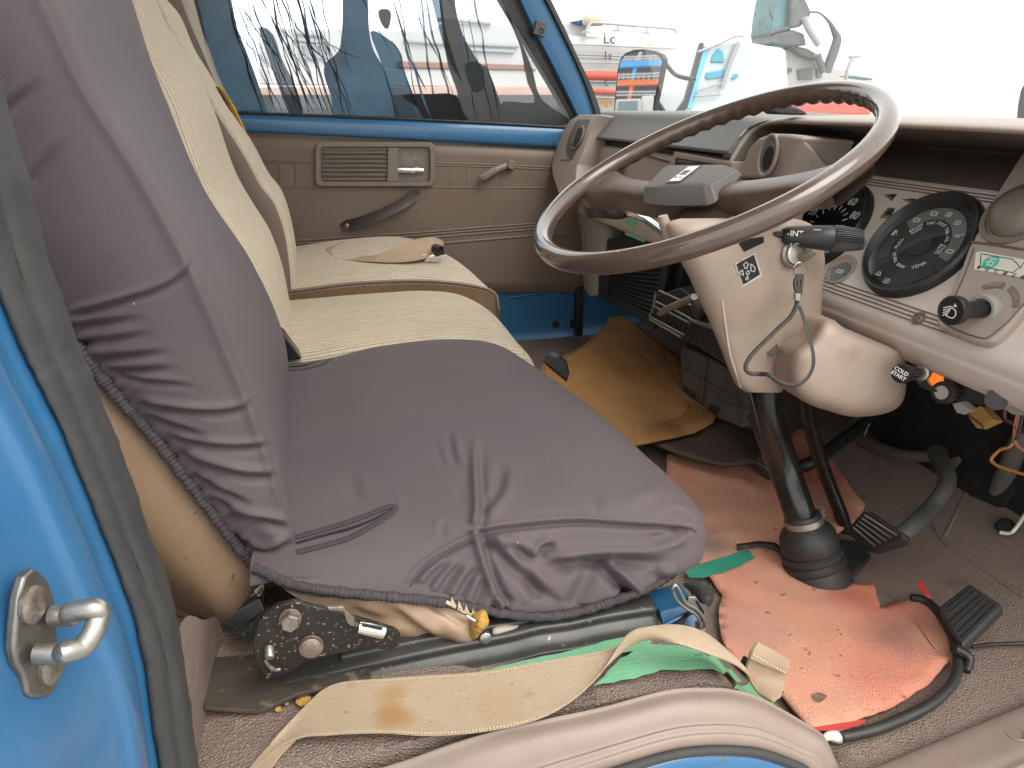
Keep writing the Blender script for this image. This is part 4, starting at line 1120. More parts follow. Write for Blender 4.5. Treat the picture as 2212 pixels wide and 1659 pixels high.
v, f = net_geo(rows, 8, 5, lambda X, Y, u, w: 0.0012*wob(X, Y, 0.02))
mb = mesh_obj('backrest', v, f, M_beige_b, mid, smooth=180)
tube('welt_piping', [at(240, -22, y=1.2), at(267, 0, y=1.22), at(292, 12, y=1.26), at(316, 25, y=1.31), (at(341, 46, y=1.37))], .004, M_lining, mb, n=8)
prism('hinge_cover', [at(604, 716, y=1.1), at(612, 722, y=1.1), at(652, 776, y=1.1), at(618, 782, y=1.1), at(606, 770, y=1.1)], (0, 0.03, 0), M_blkpaint, mid, bevel=.002)
prism('hinge_side', [at(1176, 786, y=1.075), at(1192, 768, y=1.075), at(1210, 767, y=1.075), at(1226, 782, y=1.075), at(1232, 806, y=1.075), at(1226, 828, y=1.075)], (0, 0.02, 0), M_blk, mid, bevel=.004)

pas = thing('car_seat', 'passenger seat in beige woven cloth with torn backrest beside the far door', 'seat', (0.12, 1.65, -0.5))
PT = [ # far .. near over top then side
 [(-.16, 1.86, -.40), (-.06, 1.86, -.40), (.06, 1.86, -.40), (.17, 1.86, -.40), (.21, 1.85, -.40), (.23, 1.84, -.42)],
 [(-.16, 1.845, -.325), (-.06, 1.845, -.325), (.06, 1.845, -.313), (.17, 1.84, -.311), (.225, 1.835, -.33), (.25, 1.82, -.38)],
 [(-.16, 1.79, -.313), (-.06, 1.79, -.312), (.06, 1.79, -.303), (.18, 1.79, -.303), (.25, 1.78, -.322), (.275, 1.77, -.38)],
 [(-.16, 1.65, -.316), (-.06, 1.65, -.315), (.06, 1.65, -.306), (.20, 1.65, -.310), (.29, 1.64, -.330), (.312, 1.63, -.39)],
 [(-.16, 1.51, -.328), (-.06, 1.51, -.327), (.06, 1.51, -.318), (.21, 1.51, -.323), (.315, 1.50, -.348), (.335, 1.49, -.40)],
 [(-.16, 1.465, -.338), (-.06, 1.465, -.337), (.06, 1.465, -.329), (.21, 1.465, -.334), (.325, 1.46, -.358), (.342, 1.455, -.40)]]
v, f = net_geo([[Vector(p) for p in r] for r in PT], 10, 9, lambda X, Y, u, w: 0.0012*wob(X, Y, 0.02)-0.004*np.exp(-((X-852)/9.0)**2)*np.clip((Y-555)/30, 0, 1))
pc = mesh_obj('cushion', v, f, M_beige, pas, smooth=180)
side = [Vector(p) for p in PT[-1]]
rows = [[p+Vector((0, 0.004, 0.001)) for p in side], [p+Vector((0, -0.004, -0.004)) for p in side], [p+Vector((0, -0.003, -0.02)) for p in side], [p+Vector((0, 0.0, -0.10)) for p in side]]
v, f = net_geo(rows, 8, 4)
mesh_obj('cushion_side', v, f, M_vinyl_tan, pas, smooth=180)
tube('welt_piping', [p+Vector((0, -0.003, 0.0005)) for p in side], .0032, M_plate, pc, n=8)
PB = [(-200, 308), (-60, 345), (0, 362), (35, 388), (95, 416), (128, 433), (175, 461), (207, 480), (259, 513), (322, 553), (376, 582), (409, 606), (460, 624), (520, 633), (600, 639), (660, 641)]
rows = []; sd_ = []
for (y, b) in PB:
    Fr = at(b, y, y=1.74)
    rows.append([Fr+Vector((-.002, -.27, 0)), Fr+Vector((.008, -.255, 0)), Fr+Vector((.010, -.15, 0)), Fr, Fr+Vector((-.014, .07, 0)), Fr+Vector((-.05, .10, 0)), Fr+Vector((-.15, .11, 0))])
    sd_.append([Fr+Vector((-.002, -.268, 0)), Fr+Vector((-.005, -.275, 0)), Fr+Vector((-.04, -.278, 0)), Fr+Vector((-.15, -.27, 0))])
v, f = net_geo(rows, 8, 5, lambda X, Y, u, w: 0.0012*wob(X, Y, 0.02))
pb_ = mesh_obj('backrest', v, f, M_beige_b, pas, smooth=180)
v, f = net_geo(sd_, 5, 5)
mesh_obj('backrest_side', v, f, M_door, pas, smooth=180)
b2 = bvh_of(pb_)
def strip_on(b, L, Rr, off):
    a, c = [], []
    for (p, q) in zip(L, Rr):
        u, w = bhit(b, *p, off), bhit(b, *q, off)
        if u and w: a.append(u); c.append(w)
    return a, c
A, Bq = [at(470, 188, y=1.66), at(486, 222, y=1.66), at(505, 262, y=1.66), at(522, 295, y=1.66), at(543, 330, y=1.66)], [at(474, 186, y=1.64), at(500, 222, y=1.64), at(520, 262, y=1.64), at(534, 295, y=1.64), at(546, 334, y=1.64)]
v, f = ribbon_geo(A, Bq, 5, 4, .004, .002)
mesh_obj('foam_tear', v, f, M_foam, pas, smooth=60)
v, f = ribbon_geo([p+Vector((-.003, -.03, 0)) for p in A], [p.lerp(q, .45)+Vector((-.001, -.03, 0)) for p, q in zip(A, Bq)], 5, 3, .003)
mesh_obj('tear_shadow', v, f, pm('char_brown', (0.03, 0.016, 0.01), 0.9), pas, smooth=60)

# lap belt lying on the passenger cushion
b3 = bvh_of(pc)
pbelt = thing('lap_belt', 'tan lap belt with chrome tongue lying twisted on the passenger seat cushion', 'seat belt', at(850, 560, y=1.6))
A = [(705, 540), (716, 532), (745, 520), (800, 550), (860, 530), (915, 516), (945, 517), (955, 525)]
Bq = [(744, 522), (752, 545), (780, 552), (830, 556), (880, 564), (930, 552), (962, 537), (968, 532)]
ya = [1.78, 1.74, 1.70, 1.62, 1.64, 1.66, 1.66, 1.66]
yb = [1.80, 1.72, 1.66, 1.60, 1.56, 1.57, 1.62, 1.64]
A = [(704, 538), (716, 551), (742, 561), (795, 565), (860, 567), (915, 559), (945, 541), (958, 532)]
Bq = [(744, 521), (754, 537), (772, 551), (812, 551), (864, 529), (902, 517), (938, 513), (956, 521)]
ya = [1.72, 1.66, 1.61, 1.57, 1.55, 1.56, 1.60, 1.63]
yb = [1.80, 1.74, 1.66, 1.58, 1.60, 1.62, 1.62, 1.66]
v, f = ribbon_geo([at(x, y, y=d) for (x, y), d in zip(A, ya)], [at(x, y, y=d) for (x, y), d in zip(Bq, yb)], 8, 6, .0016)
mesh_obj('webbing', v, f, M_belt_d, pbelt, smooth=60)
multi('tongue', [prism_geo([at(x, y, y=1.57) for x, y in ((916, 566), (922, 556), (955, 548), (962, 553), (962, 560), (940, 566))], (0, .004, .002)), prism_geo([at(x, y, y=1.568) for x, y in ((888, 558), (920, 549), (922, 554), (894, 563))], (0, .003, .001))], M_chrome, pbelt, bevel=.001)
multi('tongue_grip', [lathe_geo(at(938, 536, y=1.575), (0.55, -.8, -.1), [(0, .010), (.02, .010), (.021, .007), (.016, .006), (.016, .0001)], 16), prism_geo([at(x, y, y=1.57) for x, y in ((936, 540), (958, 541), (962, 550), (940, 556))], (0, .006, 0))], M_blk, pbelt, bevel=.001)
# ------------------------------------------------------------------ dashboard
dash = thing('dashboard', 'worn pinkish beige truck dashboard with round gauges, hooded binnacle and grey padded top', 'dashboard', (0.75, 1.2, -0.27))
PN = Vector((-1, 0, .7576)).normalized(); PU = Vector((.7576, 0, 1)).normalized(); PR = Vector((0, -1, 0)); P0 = Vector((.76, 0, -.098))
def K(px, py, off=0.0): return hitp(px, py, P0+PN*off, PN)
def kp(name, pts, off, depth, mat, par, bevel=.0012, **k):
    return prism(name, [K(x, y, off) for x, y in pts], -PN*depth, mat, par, bevel, **k)

# binnacle hood: one swept band, lip towards the driver
path = [(0.40, -0.030), (0.60, -0.0215), (0.80, -0.0195), (0.98, -0.0195), (1.055, -0.0203), (1.092, -0.026), (1.107, -0.036), (1.113, -0.050), (1.113, -0.070), (1.111, -0.092), (1.110, -0.15)]
hdx = [0, 0, 0, 0, .002, .006, .014, .023, .036, .046, .050]
rows = []; urows = []
for i, (y, z) in enumerate(path):
    a, b = path[max(i-1, 0)], path[min(i+1, len(path)-1)]
    t = Vector((0, b[0]-a[0], b[1]-a[1])).normalized()
    n = Vector((0, -t.z, t.y))
    p = Vector((0, y, z))
    HO = ((0.93, -0.02), (0.86, 0.002), (0.76, 0.004), (0.705, 0.002), (0.690, 0.0), (0.685, -0.003), (0.6855, -0.006), (0.690, -0.0075))
    HU = ((0.690, -0.0075), (0.70, -0.0095), (0.75, -0.018), (0.81, -0.030), (0.845, -0.037))
    fwd = lambda x: x-hdx[i]*(.93-x)/.245         # the side lip sweeps towards the driver
    rows.append([Vector((fwd(x), 0, 0))+p+n*d for x, d in HO])
    urows.append([Vector((fwd(x), 0, 0))+p+n*d for x, d in HU])
v, f = net_geo(rows, 4, 6)
hood = mesh_obj('binnacle_hood', v, f, M_dash, dash, smooth=180)
v, f = net_geo(urows, 4, 6)
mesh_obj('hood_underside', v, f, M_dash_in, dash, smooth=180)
# recess behind the hood: back wall down to the panel
rows = [[Vector((.845, y, -.052)) for y in (.40, .8, 1.19)], [Vector((.84, y, -.060)) for y in (.40, .8, 1.19)], [Vector((.80, y, -.078)) for y in (.40, .8, 1.19)], [Vector((.768, y, -.094)) for y in (.40, .8, 1.19)], [Vector((.757, y, -.101)) for y in (.40, .8, 1.19)]]
v, f = net_geo(rows, 3, 3)
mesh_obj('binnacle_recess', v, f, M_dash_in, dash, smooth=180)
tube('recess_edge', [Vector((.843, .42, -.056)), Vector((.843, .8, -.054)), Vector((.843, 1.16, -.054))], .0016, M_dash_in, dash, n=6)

multi('dash_end', [abox(.70, .92, .36, .40, -.29, -.036)], M_dash, dash, bevel=.006)
# gauge panel with rolled lower edge
def L2(s, o=0.0):   # s metres down the panel from its top edge
    return P0-PU*s+PN*o
prof = [L2(-.004, -.02), L2(-.004, .001), L2(0, .003), L2(.004, .004), L2(.06, .004), L2(.12, .004), L2(.166, .004), L2(.178, .003), L2(.186, -.001), Vector((.651, 0, -.256)), Vector((.652, 0, -.264)), Vector((.668, 0, -.286)), Vector((.70, 0, -.299)), Vector((.78, 0, -.302))]
rows = [[p+Vector((0, y, 0)) for p in prof] for y in (.36, .6, .9, 1.19)]
v, f = net_geo(rows, 5, 4)
M_panel = pm('panel_plastic', (0.62, 0.54, 0.49), 0.42, var=(12, 0.6, (0.53, 0.45, 0.40)), bump=(480, 0.1, 0.001))
panel = mesh_obj('gauge_panel', v, f, M_panel, dash, smooth=180)
multi('dash_carcass', [abox(.72, .92, 1.2, 1.80, -.26, -.095)], M_blk, dash, smooth=0)
def grooves(name, s0, k, y0, y1, step=.0042):
    g = []
    for i in range(k):
        s = s0+i*step
        g.append(prism_geo([L2(s, .0045)+Vector((0, y0, 0)), L2(s, .0045)+Vector((0, y1, 0)), L2(s+.0014, .0045)+Vector((0, y1, 0)), L2(s+.0014, .0045)+Vector((0, y0, 0))], PN*.0008))
    return multi(name, g, M_dash_in, panel, smooth=0)
grooves('trim_groove', .0035, 3, .45, 1.17)
grooves('trim_groove', .158, 4, .62, 1.17, .0050)
g0 = K(1992, 540)+PU*.003
def gauge(name, c, r):
    o = multi(name, [lathe_geo(c+PN*.004, PN, [(0, r+.002), (.003, r+.002), (.009, r), (.012, r-.002), (.012, r-.004), (.009, r-.006), (.003, r-.012), (.0015, r-.014), (.0015, r-.0145)], 64, e1=PU)], pm('gauge_bezel', (.016, .017, .018), .35, bump=(200, .05, .001)) if 'gauge_bezel' not in MATS else MATS['gauge_bezel'], panel, smooth=40)
    mesh_obj('gauge_face', *lathe_geo(c+PN*.0045, PN, [(0, r-.008), (.0012, r-.008), (.0013, .0001)], 48, e1=PU), M_gauge, o)
    return o
Mgl = pane_mat('gauge_glass', (.93, .94, .95), .035, .05)
def gp(c, a, rr, off=.0062):   # a: degrees clockwise from up
    return c+PN*off+PU*(math.cos(R_(a))*rr)+PR*(math.sin(R_(a))*rr)
def sec(c, a0, a1, r0, r1, off, d=.0006, n=24):
    o = [gp(c, a0+(a1-a0)*i/n, r1, off) for i in range(n+1)]+[gp(c, a1-(a1-a0)*i/n, r0, off) for i in range(n+1)]
    return prism_geo(o, PN*d)
def gtxt(c, a, rr, s, size, rot=True, off=.0068, tilt=None, bold=0.0):
    a_ = a if tilt is None else tilt
    up = PU*math.cos(R_(a_))+PR*math.sin(R_(a_)); rt = PR*math.cos(R_(a_))-PU*math.sin(R_(a_))
    if not rot: up, rt = PU, PR
    return text_geo(s, gp(c, a, rr, off), rt, up, size, .0002, 0, bold)
def ln(p, q, w, d=.0004):
    t = (q-p).normalized(); s = t.cross(PN)*w*.5
    return prism_geo([p-s, q-s, q+s, p+s], PN*d)
# combined gauge
G1 = gauge('combined_gauge', g0, .073)
mesh_obj('warning_band', *sec(g0, -62, 104, .037, .0535, .0062), M_gauge_grey, G1, smooth=0)
multi('gauge_window', [sec(g0, -128, -72, .040, .056, .0062), sec(g0, 118, 150, .040, .056, .0062)], pm('gauge_black', (.004, .004, .005), .35), G1, smooth=0)
mesh_obj('gauge_hub', *lathe_geo(g0+PN*.006, PN, [(0, .0155), (.0012, .015), (.0014, .008), (.0020, .0075), (.0020, .0001)], 32), M_gauge_grey if False else pm('gauge_hub', (.03, .029, .028), .55), G1)
words = [(-52, 'BRAKE', .0058, .0325), (-52, 'PARK', .0058, .0270), (-18, 'VAC', .0060, .0315), (11, 'STOP', .0060, .0315), (40, 'TAIL', .0058, .0315), (64, 'OIL', .0058, .0320), (90, 'CHG', .0058, .0330), (90, 'BATT', .0058, .0275)]
ww = [gtxt(g0, a, r, s, sz) for a, s, sz, r in words]
ww += [gtxt(g0, -98, .0325, 'FULL', .0072), gtxt(g0, 222, .0325, 'EX.BRK', .0054, tilt=42), gtxt(g0, 188, .0325, 'BEAM', .0056, tilt=8), gtxt(g0, 143, .033, 'TEMP', .0074, tilt=-37)]
for k in range(5): ww.append(ln(gp(g0, -80-k*11, .045), gp(g0, -80-k*11, .0505), .0012 if k % 2 else .002))
for k in range(3): ww.append(ln(gp(g0, 122+k*12, .045), gp(g0, 122+k*12, .0505), .0012 if k % 2 else .002))
def ring(c, r, w=.0009): return [ln(c+PU*r*math.cos(a)+PR*r*math.sin(a), c+PU*r*math.cos(a+.53)+PR*r*math.sin(a+.53), w) for a in [i*.5236 for i in range(12)]]
def dome(c, r, w=.0008):
    pts = [c+PU*r, c-PR*0+PU*r, c+PR*r*.9+PU*r*.6, c+PR*r*1.15, c+PR*r*.9-PU*r*.6, c-PU*r]
    return [ln(pts[i], pts[i+1], w) for i in range(1, 5)]+[ln(c+PU*r, c-PU*r, w)]
def beams(c, r, k=3, w=.0008): return [ln(c-PR*(r*.5)+PU*(r*.8-i*r*.8), c-PR*(r*1.7)+PU*(r*.8-i*r*.8), w) for i in range(k)]
for a, kind in ((-48, 'c'), (-20, 'c'), (8, 'd'), (36, 'd'), (62, 'o'), (90, 'b')):
    c = gp(g0, a, .0455, .0070)
    if kind == 'c': ww += ring(c, .0030)+[ln(c-PR*.0045+PU*.003, c-PR*.0045-PU*.003, .0008), ln(c+PR*.0045+PU*.003, c+PR*.0045-PU*.003, .0008)]
    elif kind == 'd': ww += dome(c, .0030)+beams(c, .0030)
    elif kind == 'o': ww += [ln(c-PR*.004, c+PR*.002, .0009), ln(c-PR*.004-PU*.002, c+PR*.003-PU*.002, .0009), ln(c+PR*.002, c+PR*.006+PU*.003, .0009)]
    else: ww += [ln(c-PR*.004-PU*.002, c+PR*.004-PU*.002, .0009), ln(c-PR*.004+PU*.002, c+PR*.004+PU*.002, .0009), ln(c-PR*.004-PU*.002, c-PR*.004+PU*.002, .0009), ln(c+PR*.004-PU*.002, c+PR*.004+PU*.002, .0009)]
c = gp(g0, -88, .050, .0070)+PU*.006
ww += [ln(c-PR*.0022+PU*.004, c-PR*.0022-PU*.004, .0034), ln(c+PR*.001+PU*.003, c+PR*.003-PU*.002, .0008)]
c = gp(g0, 186, .056, .007); ww += dome(c, .0034)+beams(c, .0034, 4)
c = gp(g0, 208, .056, .007); ww += ring(c, .0026)+[ln(c-PR*.005-PU*.002, c+PR*.005-PU*.002, .0008)]
mesh_obj('gauge_marking', [], [], M_white, G1) if False else multi('gauge_marking', ww, M_white, G1, smooth=0)
mesh_obj('gauge_glass', *lathe_geo(g0+PN*.0105, PN, [(0, .067), (.0003, .067), (.00035, .0001)], 48), Mgl, G1)
# speedometer
s0 = g0-PR*.181-PU*.006
G2 = gauge('speedometer', s0, .073)
ww = []
nums = {0: -120, 20: -68, 40: -14, 60: 22, 80: 58, 100: 94, 120: 130}
for n_, a in nums.items(): ww.append(gtxt(s0, a, .0485, str(n_), .0165, rot=False, bold=.00025))
for k in range(15):
    a = -120+k*17.9
    ww.append(ln(gp(s0, a, .030 if k % 2 else .029), gp(s0, a, .037), .0019 if k % 2 == 0 else .0015))
ww.append(text_geo('km/h', s0+PN*.0068-PU*.022, PR, PU, .009))
multi('gauge_marking', ww, M_white, G2, smooth=0)
mesh_obj('gauge_needle', *ln(s0+PN*.008-PR*.008*math.cos(.5), gp(s0, -120, .040, .008), .0022), pm('needle_orange', (.6, .12, .02), .4), G2, smooth=0)
mesh_obj('gauge_glass', *lathe_geo(s0+PN*.0105, PN, [(0, .067), (.0003, .067), (.00035, .0001)], 48), Mgl, G2)
# cut-outs for warning lamps, glow-plug lens, panel screw
for q in ([(1908, 420), (1938, 419), (1926, 434)], [(1947, 430), (1980, 429), (1974, 437), (1962, 437)], [(1918, 448), (1934, 449), (1922, 472), (1899, 471)]):
    cx_, cy_ = sum(a for a, b in q)/len(q), sum(b for a, b in q)/len(q)
    w = kp('lamp_window', q, .0048, .0004, M_plate, panel, 0)
    prism('lamp_recess', [K(cx_+(x-cx_)*.66+3, cy_+(y-cy_)*.6-2, .0052) for x, y in q], -PN*.0003, M_blk, w, 0)
c = K(1817, 582, .0045)
gl_ = mesh_obj('glow_lamp_socket', *lathe_geo(c, PN, [(0, .0225), (.0012, .0225), (.0016, .0195), (.0006, .018), (.0003, .0001)], 40, e1=PU), M_dash, panel)
mesh_obj('glow_lamp_lens', *lathe_geo(c-PU*.004+PR*.003, PN, [(.0004, .015), (.0014, .0145), (.0018, .0001)], 32), pm('smoked_lens', (.05, .052, .055), .3), gl_)
multi('glow_symbol', [x for k in range(3) for x in ring(c-PU*.004+PR*(.003+(k-1)*.0042)+PN*.0022, .0024, .0008)], M_white, gl_, smooth=0)
lathe('panel_screw', K(1985, 689, .0035), PN, [(0, .0085), (.002, .0085), (.002, .0065), (.0005, .006), (.0022, .0045), (.0028, .002), (.0028, .0001)], M_bolt, panel, n=20)

# switch pod at the right
pod = [(2260, 300), (2207, 329), (2176, 378), (2145, 428), (2122, 478), (2100, 520), (2092, 532), (2076, 576), (2052, 633), (2036, 660), (2025, 682), (2022, 697), (2032, 709), (2062, 722), (2092, 733), (2118, 740), (2140, 738), (2160, 724), (2182, 702), (2216, 660), (2290, 560)]
sp = kp('switch_pod', pod, .015, .04, M_dash, dash, .004, seg=4)
inner = [(2036, 690), (2058, 650), (2085, 590), (2104, 536), (2300, 572), (2216, 652), (2180, 692), (2155, 714), (2136, 728), (2118, 730), (2066, 712)]
tube('pod_seam', [K(x, y, .0152) for x, y in inner[3::-1]]+[K(x, y, .0152) for x, y in inner[:4:-1]], .0009, M_dash_in, sp, n=6, span=2)
tube('pod_seam', [K(2098, 523, .0152), K(2160, 531, .0152), K(2250, 546, .0152)], .0016, M_dash_in, sp, n=6, span=2)
multi('pod_vent', [lathe_geo(K(2202, 462, .014), PN, [(0, .040), (.003, .040), (.004, .038), (.0035, .0335), (-.002, .032), (.012, .028), (.018, .016), (.019, .0001)], 40, e1=PU)], M_plate, sp, smooth=60)
# inspection sticker with green disc
st = kp('sticker', [(2108, 545), (2120, 543), (2225, 563), (2225, 602), (2104, 582)], .0156, .0004, M_label, sp, 0)
def kt(s, px, py, size, mat, par, off=.0160, nm='lettering', bold=0.0):
    v, f = text_geo(s, K(px, py, off), PR, PU, size, .0001, 0, bold)
    return mesh_obj(nm, v, f, mat, par, smooth=0)
c = K(2140, 567, .0158)
mesh_obj('sticker_disc', *lathe_geo(c, PN, [(0, .0088), (.0002, .0088), (.0002, .0001)], 28), M_teal, st)
kt('石', 2140, 567, .011, M_label, st, .0163, bold=.0002)
fr = [(2119, 550), (2117, 575), (2188, 589), (2203, 576), (2188, 560), (2119, 548)]
multi('sticker_line', [ln(K(*fr[i], .0159), K(*fr[i+1], .0159), .0007, .0002) for i in range(5)]+[ln(K(2203, 582, .0159), K(2212, 566, .0159), .0007, .0002)], M_ink, st, smooth=0)
multi('sticker_text', [text_geo(s, K(2114+k*19, 578+k*4.2, .0159), PR, PU, .0052, .0001) for k, s in enumerate(('●', '全', '灯', '器', '正', '帽'))], M_ink, st, smooth=0)
# headlamp pull knob
kb = thing('light_knob', 'black pull knob with headlamp symbol sticking out of the switch pod', 'knob', K(2125, 671, .015))
e0 = K(2128, 668, .015); kd = (at(2053, 671, x=e0.x-.052)-e0).normalized()
kl = (at(2053, 671, x=e0.x-.052)-e0).length
lathe('knob_bush', e0-kd*.004, kd, [(0, .0165), (.008, .0165), (.011, .0145), (.011, .0115), (.006, .011), (.006, .0001)], M_greypl, kb, n=28)
lathe('knob_body', e0, kd, [(0, .0088), (kl*.45, .0088), (kl*.72, .0095), (kl*.80, .0145), (kl*.86, .0152), (kl*.97, .0152), (kl, .0145), (kl, .0135), (kl-.0008, .0130), (kl-.0008, .0001)], M_blk, kb, n=32)
fc = e0+kd*(kl+.0002)
fr_ = Vector((0, -1, 0)); fr_ = (fr_-kd*fr_.dot(kd)).normalized(); fu = kd.cross(fr_)
if fu.z < 0: fu = -fu
def fl(a, b, w=.001):
    p, q = fc+fr_*a[0]+fu*a[1], fc+fr_*b[0]+fu*b[1]
    t = (q-p).normalized(); s = t.cross(kd)*w*.5
    return prism_geo([p-s, q-s, q+s, p+s], kd*.0003)
sy = [fl((-.001, .003), (-.007+.001*i, .006-.0022*i)) for i in range(0)]
sy = [fl((-.0005-.0006*i, .0045-.0026*i), (-.0080+.0004*i, .0010-.0026*i)) for i in range(4)]
dm = [(.0005, .0040), (.0060, .0010), (.0072, -.0030), (.0050, -.0066), (.0015, -.0068), (-.0030, -.0060), (.0005, .0040)]
sy += [fl(dm[i], dm[i+1]) for i in range(6)]+[fl((.003, .008), (.0052, .0052)), fl((.0052, .0052), (.0018, .0058))]
multi('knob_symbol', sy, M_label, kb, smooth=0)
# raised legend arc round the knob
cc = K(2128, 668, .0155)
multi('legend_arc', [prism_geo([cc+PU*math.cos(R_(a))*r+PR*math.sin(R_(a))*r for a, r in [(a_, .033) for a_ in range(a0, a1+1, 6)]+[(a_, .0265) for a_ in range(a1, a0-1, -6)]], PN*.0006) for a0, a1 in ((-44, 2), (14, 68))], M_plate, sp, smooth=0)
multi('legend_text', [text_geo(s, cc+PN*.0009+PU*math.cos(R_(a))*.0295+PR*math.sin(R_(a))*.0295, PR*math.cos(R_(a))-PU*math.sin(R_(a)), PU*math.cos(R_(a))+PR*math.sin(R_(a)), .0058, .0001) for a, s in ((-21, 'PANEL'), (41, 'LIGHT'))], M_dash, sp, smooth=0)

# funnel vent left of the gauges
fx = .652
F_ = lambda px, py, x=fx: at(px, py, x=x)
fun = prism('vent_housing', [F_(1590, 385), F_(1600, 360), F_(1617, 318), F_(1638, 297), F_(1664, 288), F_(1700, 289), F_(1733, 295), F_(1716, 330), F_(1690, 385)], (.09, 0, -.006), M_dash, dash, .006, seg=3)
prism('vent_housing_side', [F_(1733, 297, .654), F_(1788, 360, .70), F_(1788, 392, .70), F_(1690, 388, .654)], (.05, .03, -.02), M_dash, dash, .004)
c = F_(1662, 336, fx-.002)
v, f = lathe_geo(c, (-1, 0, 0.15), [(0, .031), (.004, .031), (.005, .0285), (.003, .0255), (-.0015, .024), (-.0025, .0225)], 40, squash=.74, e1=Vector((.15, 0, 1)).normalized())
mesh_obj('vent_ring', v, f, M_dash, fun, smooth=40)
mesh_obj('vent_throat', *lathe_geo(c, (-1, 0, 0.15), [(.0025, .0245), (.0032, .0240), (.0034, .0001)], 40, squash=.74, e1=Vector((.15, 0, 1)).normalized()), M_dash_in, fun)
mesh_obj('vent_hole', *lathe_geo(c+Vector((0, -.003, -.004)), (-1, 0, 0.15), [(.0034, .0175), (.004, .017), (.0041, .0001)], 40, squash=.74, e1=Vector((.15, 0, 1)).normalized()), M_dark, fun)

# passenger side: padded top, black gap, glove box faces, radio blank
def px_profile(name, prof, y0, y1, mat, par, ny=8, disp=None):
    rows = [[Vector((x, y0+(y1-y0)*k/ny, z)) for x, z in prof] for k in range(ny+1)]
    v, f = net_geo(rows, 4, 2, disp)
    return mesh_obj(name, v, f, mat, par, smooth=180)
def hood_y(z):          # outer left edge of the hood at this height
    pz = [(y, zz) for y, zz in path if y > 1.0]
    if z > pz[0][1]: return pz[0][0]+.05
    for (y0, z0), (y1, z1) in zip(pz, pz[1:]):
        if z1 <= z <= z0: return y0+(y1-y0)*(z0-z)/max(1e-6, z0-z1)
    return pz[-1][0]
padp = [(.94, -.05), (.92, -.024), (.86, -.0205), (.76, -.0205), (.70, -.0205), (.680, -.0245), (.668, -.036), (.654, -.0535), (.643, -.066), (.640, -.071), (.648, -.076), (.70, -.08)]
rows = [[Vector((x, hood_y(z)+.003+(1.79-hood_y(z)-.003)*k/8, z+.006*min(1, k/1.5) if z > -.03 else z)) for x, z in padp] for k in range(9)]
v, f = net_geo(rows, 4, 2)
mesh_obj('padded_top', v, f, M_pad, dash, smooth=180)
mesh_obj('pad_end', [Vector((x, hood_y(z)+.003, z)) for x, z in padp[1:]], [tuple(range(len(padp)-1))], M_pad, dash, smooth=0)
px_profile('pad_gap', [(.70, -.075), (.668, -.076), (.664, -.09), (.67, -.10)], 1.17, 1.79, M_blk, dash)
px_profile('glove_box', [(.70, -.088), (.660, -.0895), (.652, -.093), (.648, -.10), (.642, -.15), (.636, -.20), (.628, -.245), (.632, -.257), (.66, -.262)], 1.19, 1.79, M_dash, dash)
px_profile('lower_face', [(.72, -.11), (.66, -.115), (.656, -.14), (.650, -.20), (.645, -.25), (.65, -.262), (.68, -.266)], .92, 1.26, M_dash, dash)
# glove box lid seam and finger hole, radio surround
G_ = lambda px, py, x=.648: at(px, py, x=x)
rad = multi('radio_surround', [], M_dash, dash) if False else prism('radio_surround', [G_(1445, 372, .640), G_(1455, 327, .640), G_(1580, 349, .640), G_(1580, 400, .640), G_(1560, 405, .640)], (.03, 0, 0), M_dash, dash, .003)
prism('radio_slot', [G_(1455, 374, .6385), G_(1459, 340, .6385), G_(1560, 356, .6385), G_(1560, 400, .6385)], (.001, 0, 0), M_blk, rad, .0005)
multi('radio_print', [ln(G_(1466, 346, .638), G_(1500, 351, .638), .0008), ln(G_(1466, 349, .638), G_(1490, 353, .638), .0008)], M_gauge_grey, rad, smooth=0)
prism('finger_hole', [G_(1318, 372, .634), G_(1330, 354, .634), G_(1347, 360, .634), G_(1336, 382, .634)], (.001, 0, 0), M_plate_dk, dash, .0005)
tube('lid_seam', [G_(1360, 330, .643), G_(1400, 337, .643), G_(1444, 350, .643)], .0016, M_blk, dash, n=6)
# end cap with round vent at the far side
pn = Vector((-.23, 0, .095)).normalized(); pc0 = Vector((.600, 0, -.12))
E_ = lambda px, py, o=0.0: hitp(px, py, pc0+pn*o, pn)
outl = [(1250, 247), (1297, 247), (1285, 268), (1274, 289), (1262, 322), (1247, 356), (1245, 375), (1246, 420), (1206, 420), (1200, 400), (1193, 380), (1191, 360), (1195, 338), (1204, 310), (1217, 280), (1232, 258)]
cap = prism('end_cap', [E_(*q) for q in outl], (.07, 0, -.01), M_dash, dash, .004, seg=3)
prism('end_cap_recess', [E_(x, y, .0008) for x, y in ((1244, 262), (1250, 258), (1274, 258), (1272, 266), (1252, 310), (1236, 346), (1224, 338), (1222, 320), (1228, 296))], (.004, 0, -.001), M_dash_in, cap, .0005)
ce = E_(1250, 299, .0012)
v, f = lathe_geo(ce, pn, [(0, .030), (.004, .030), (.005, .027), (.002, .025), (.001, .0001)], 32)
vr = mesh_obj('round_vent', v, f, M_plate, cap)
multi('vent_vane', [box_geo(ce+pn*.003+Vector((0, k*.010, 0)), (0, .0012, 0), Vector((.095, 0, .23)).normalized()*.022, pn*.002) for k in (-1.5, -.5, .5, 1.5)]+[box_geo(ce+pn*.003, (0, .022, 0), Vector((.095, 0, .23)).normalized()*.0015, pn*.0018)], M_plate_dk, vr, smooth=0)
tube('end_cap_seam', [E_(1212, 346, .0006), E_(1233, 345, .0006)], .0012, M_dash_in, cap, n=6, span=1)
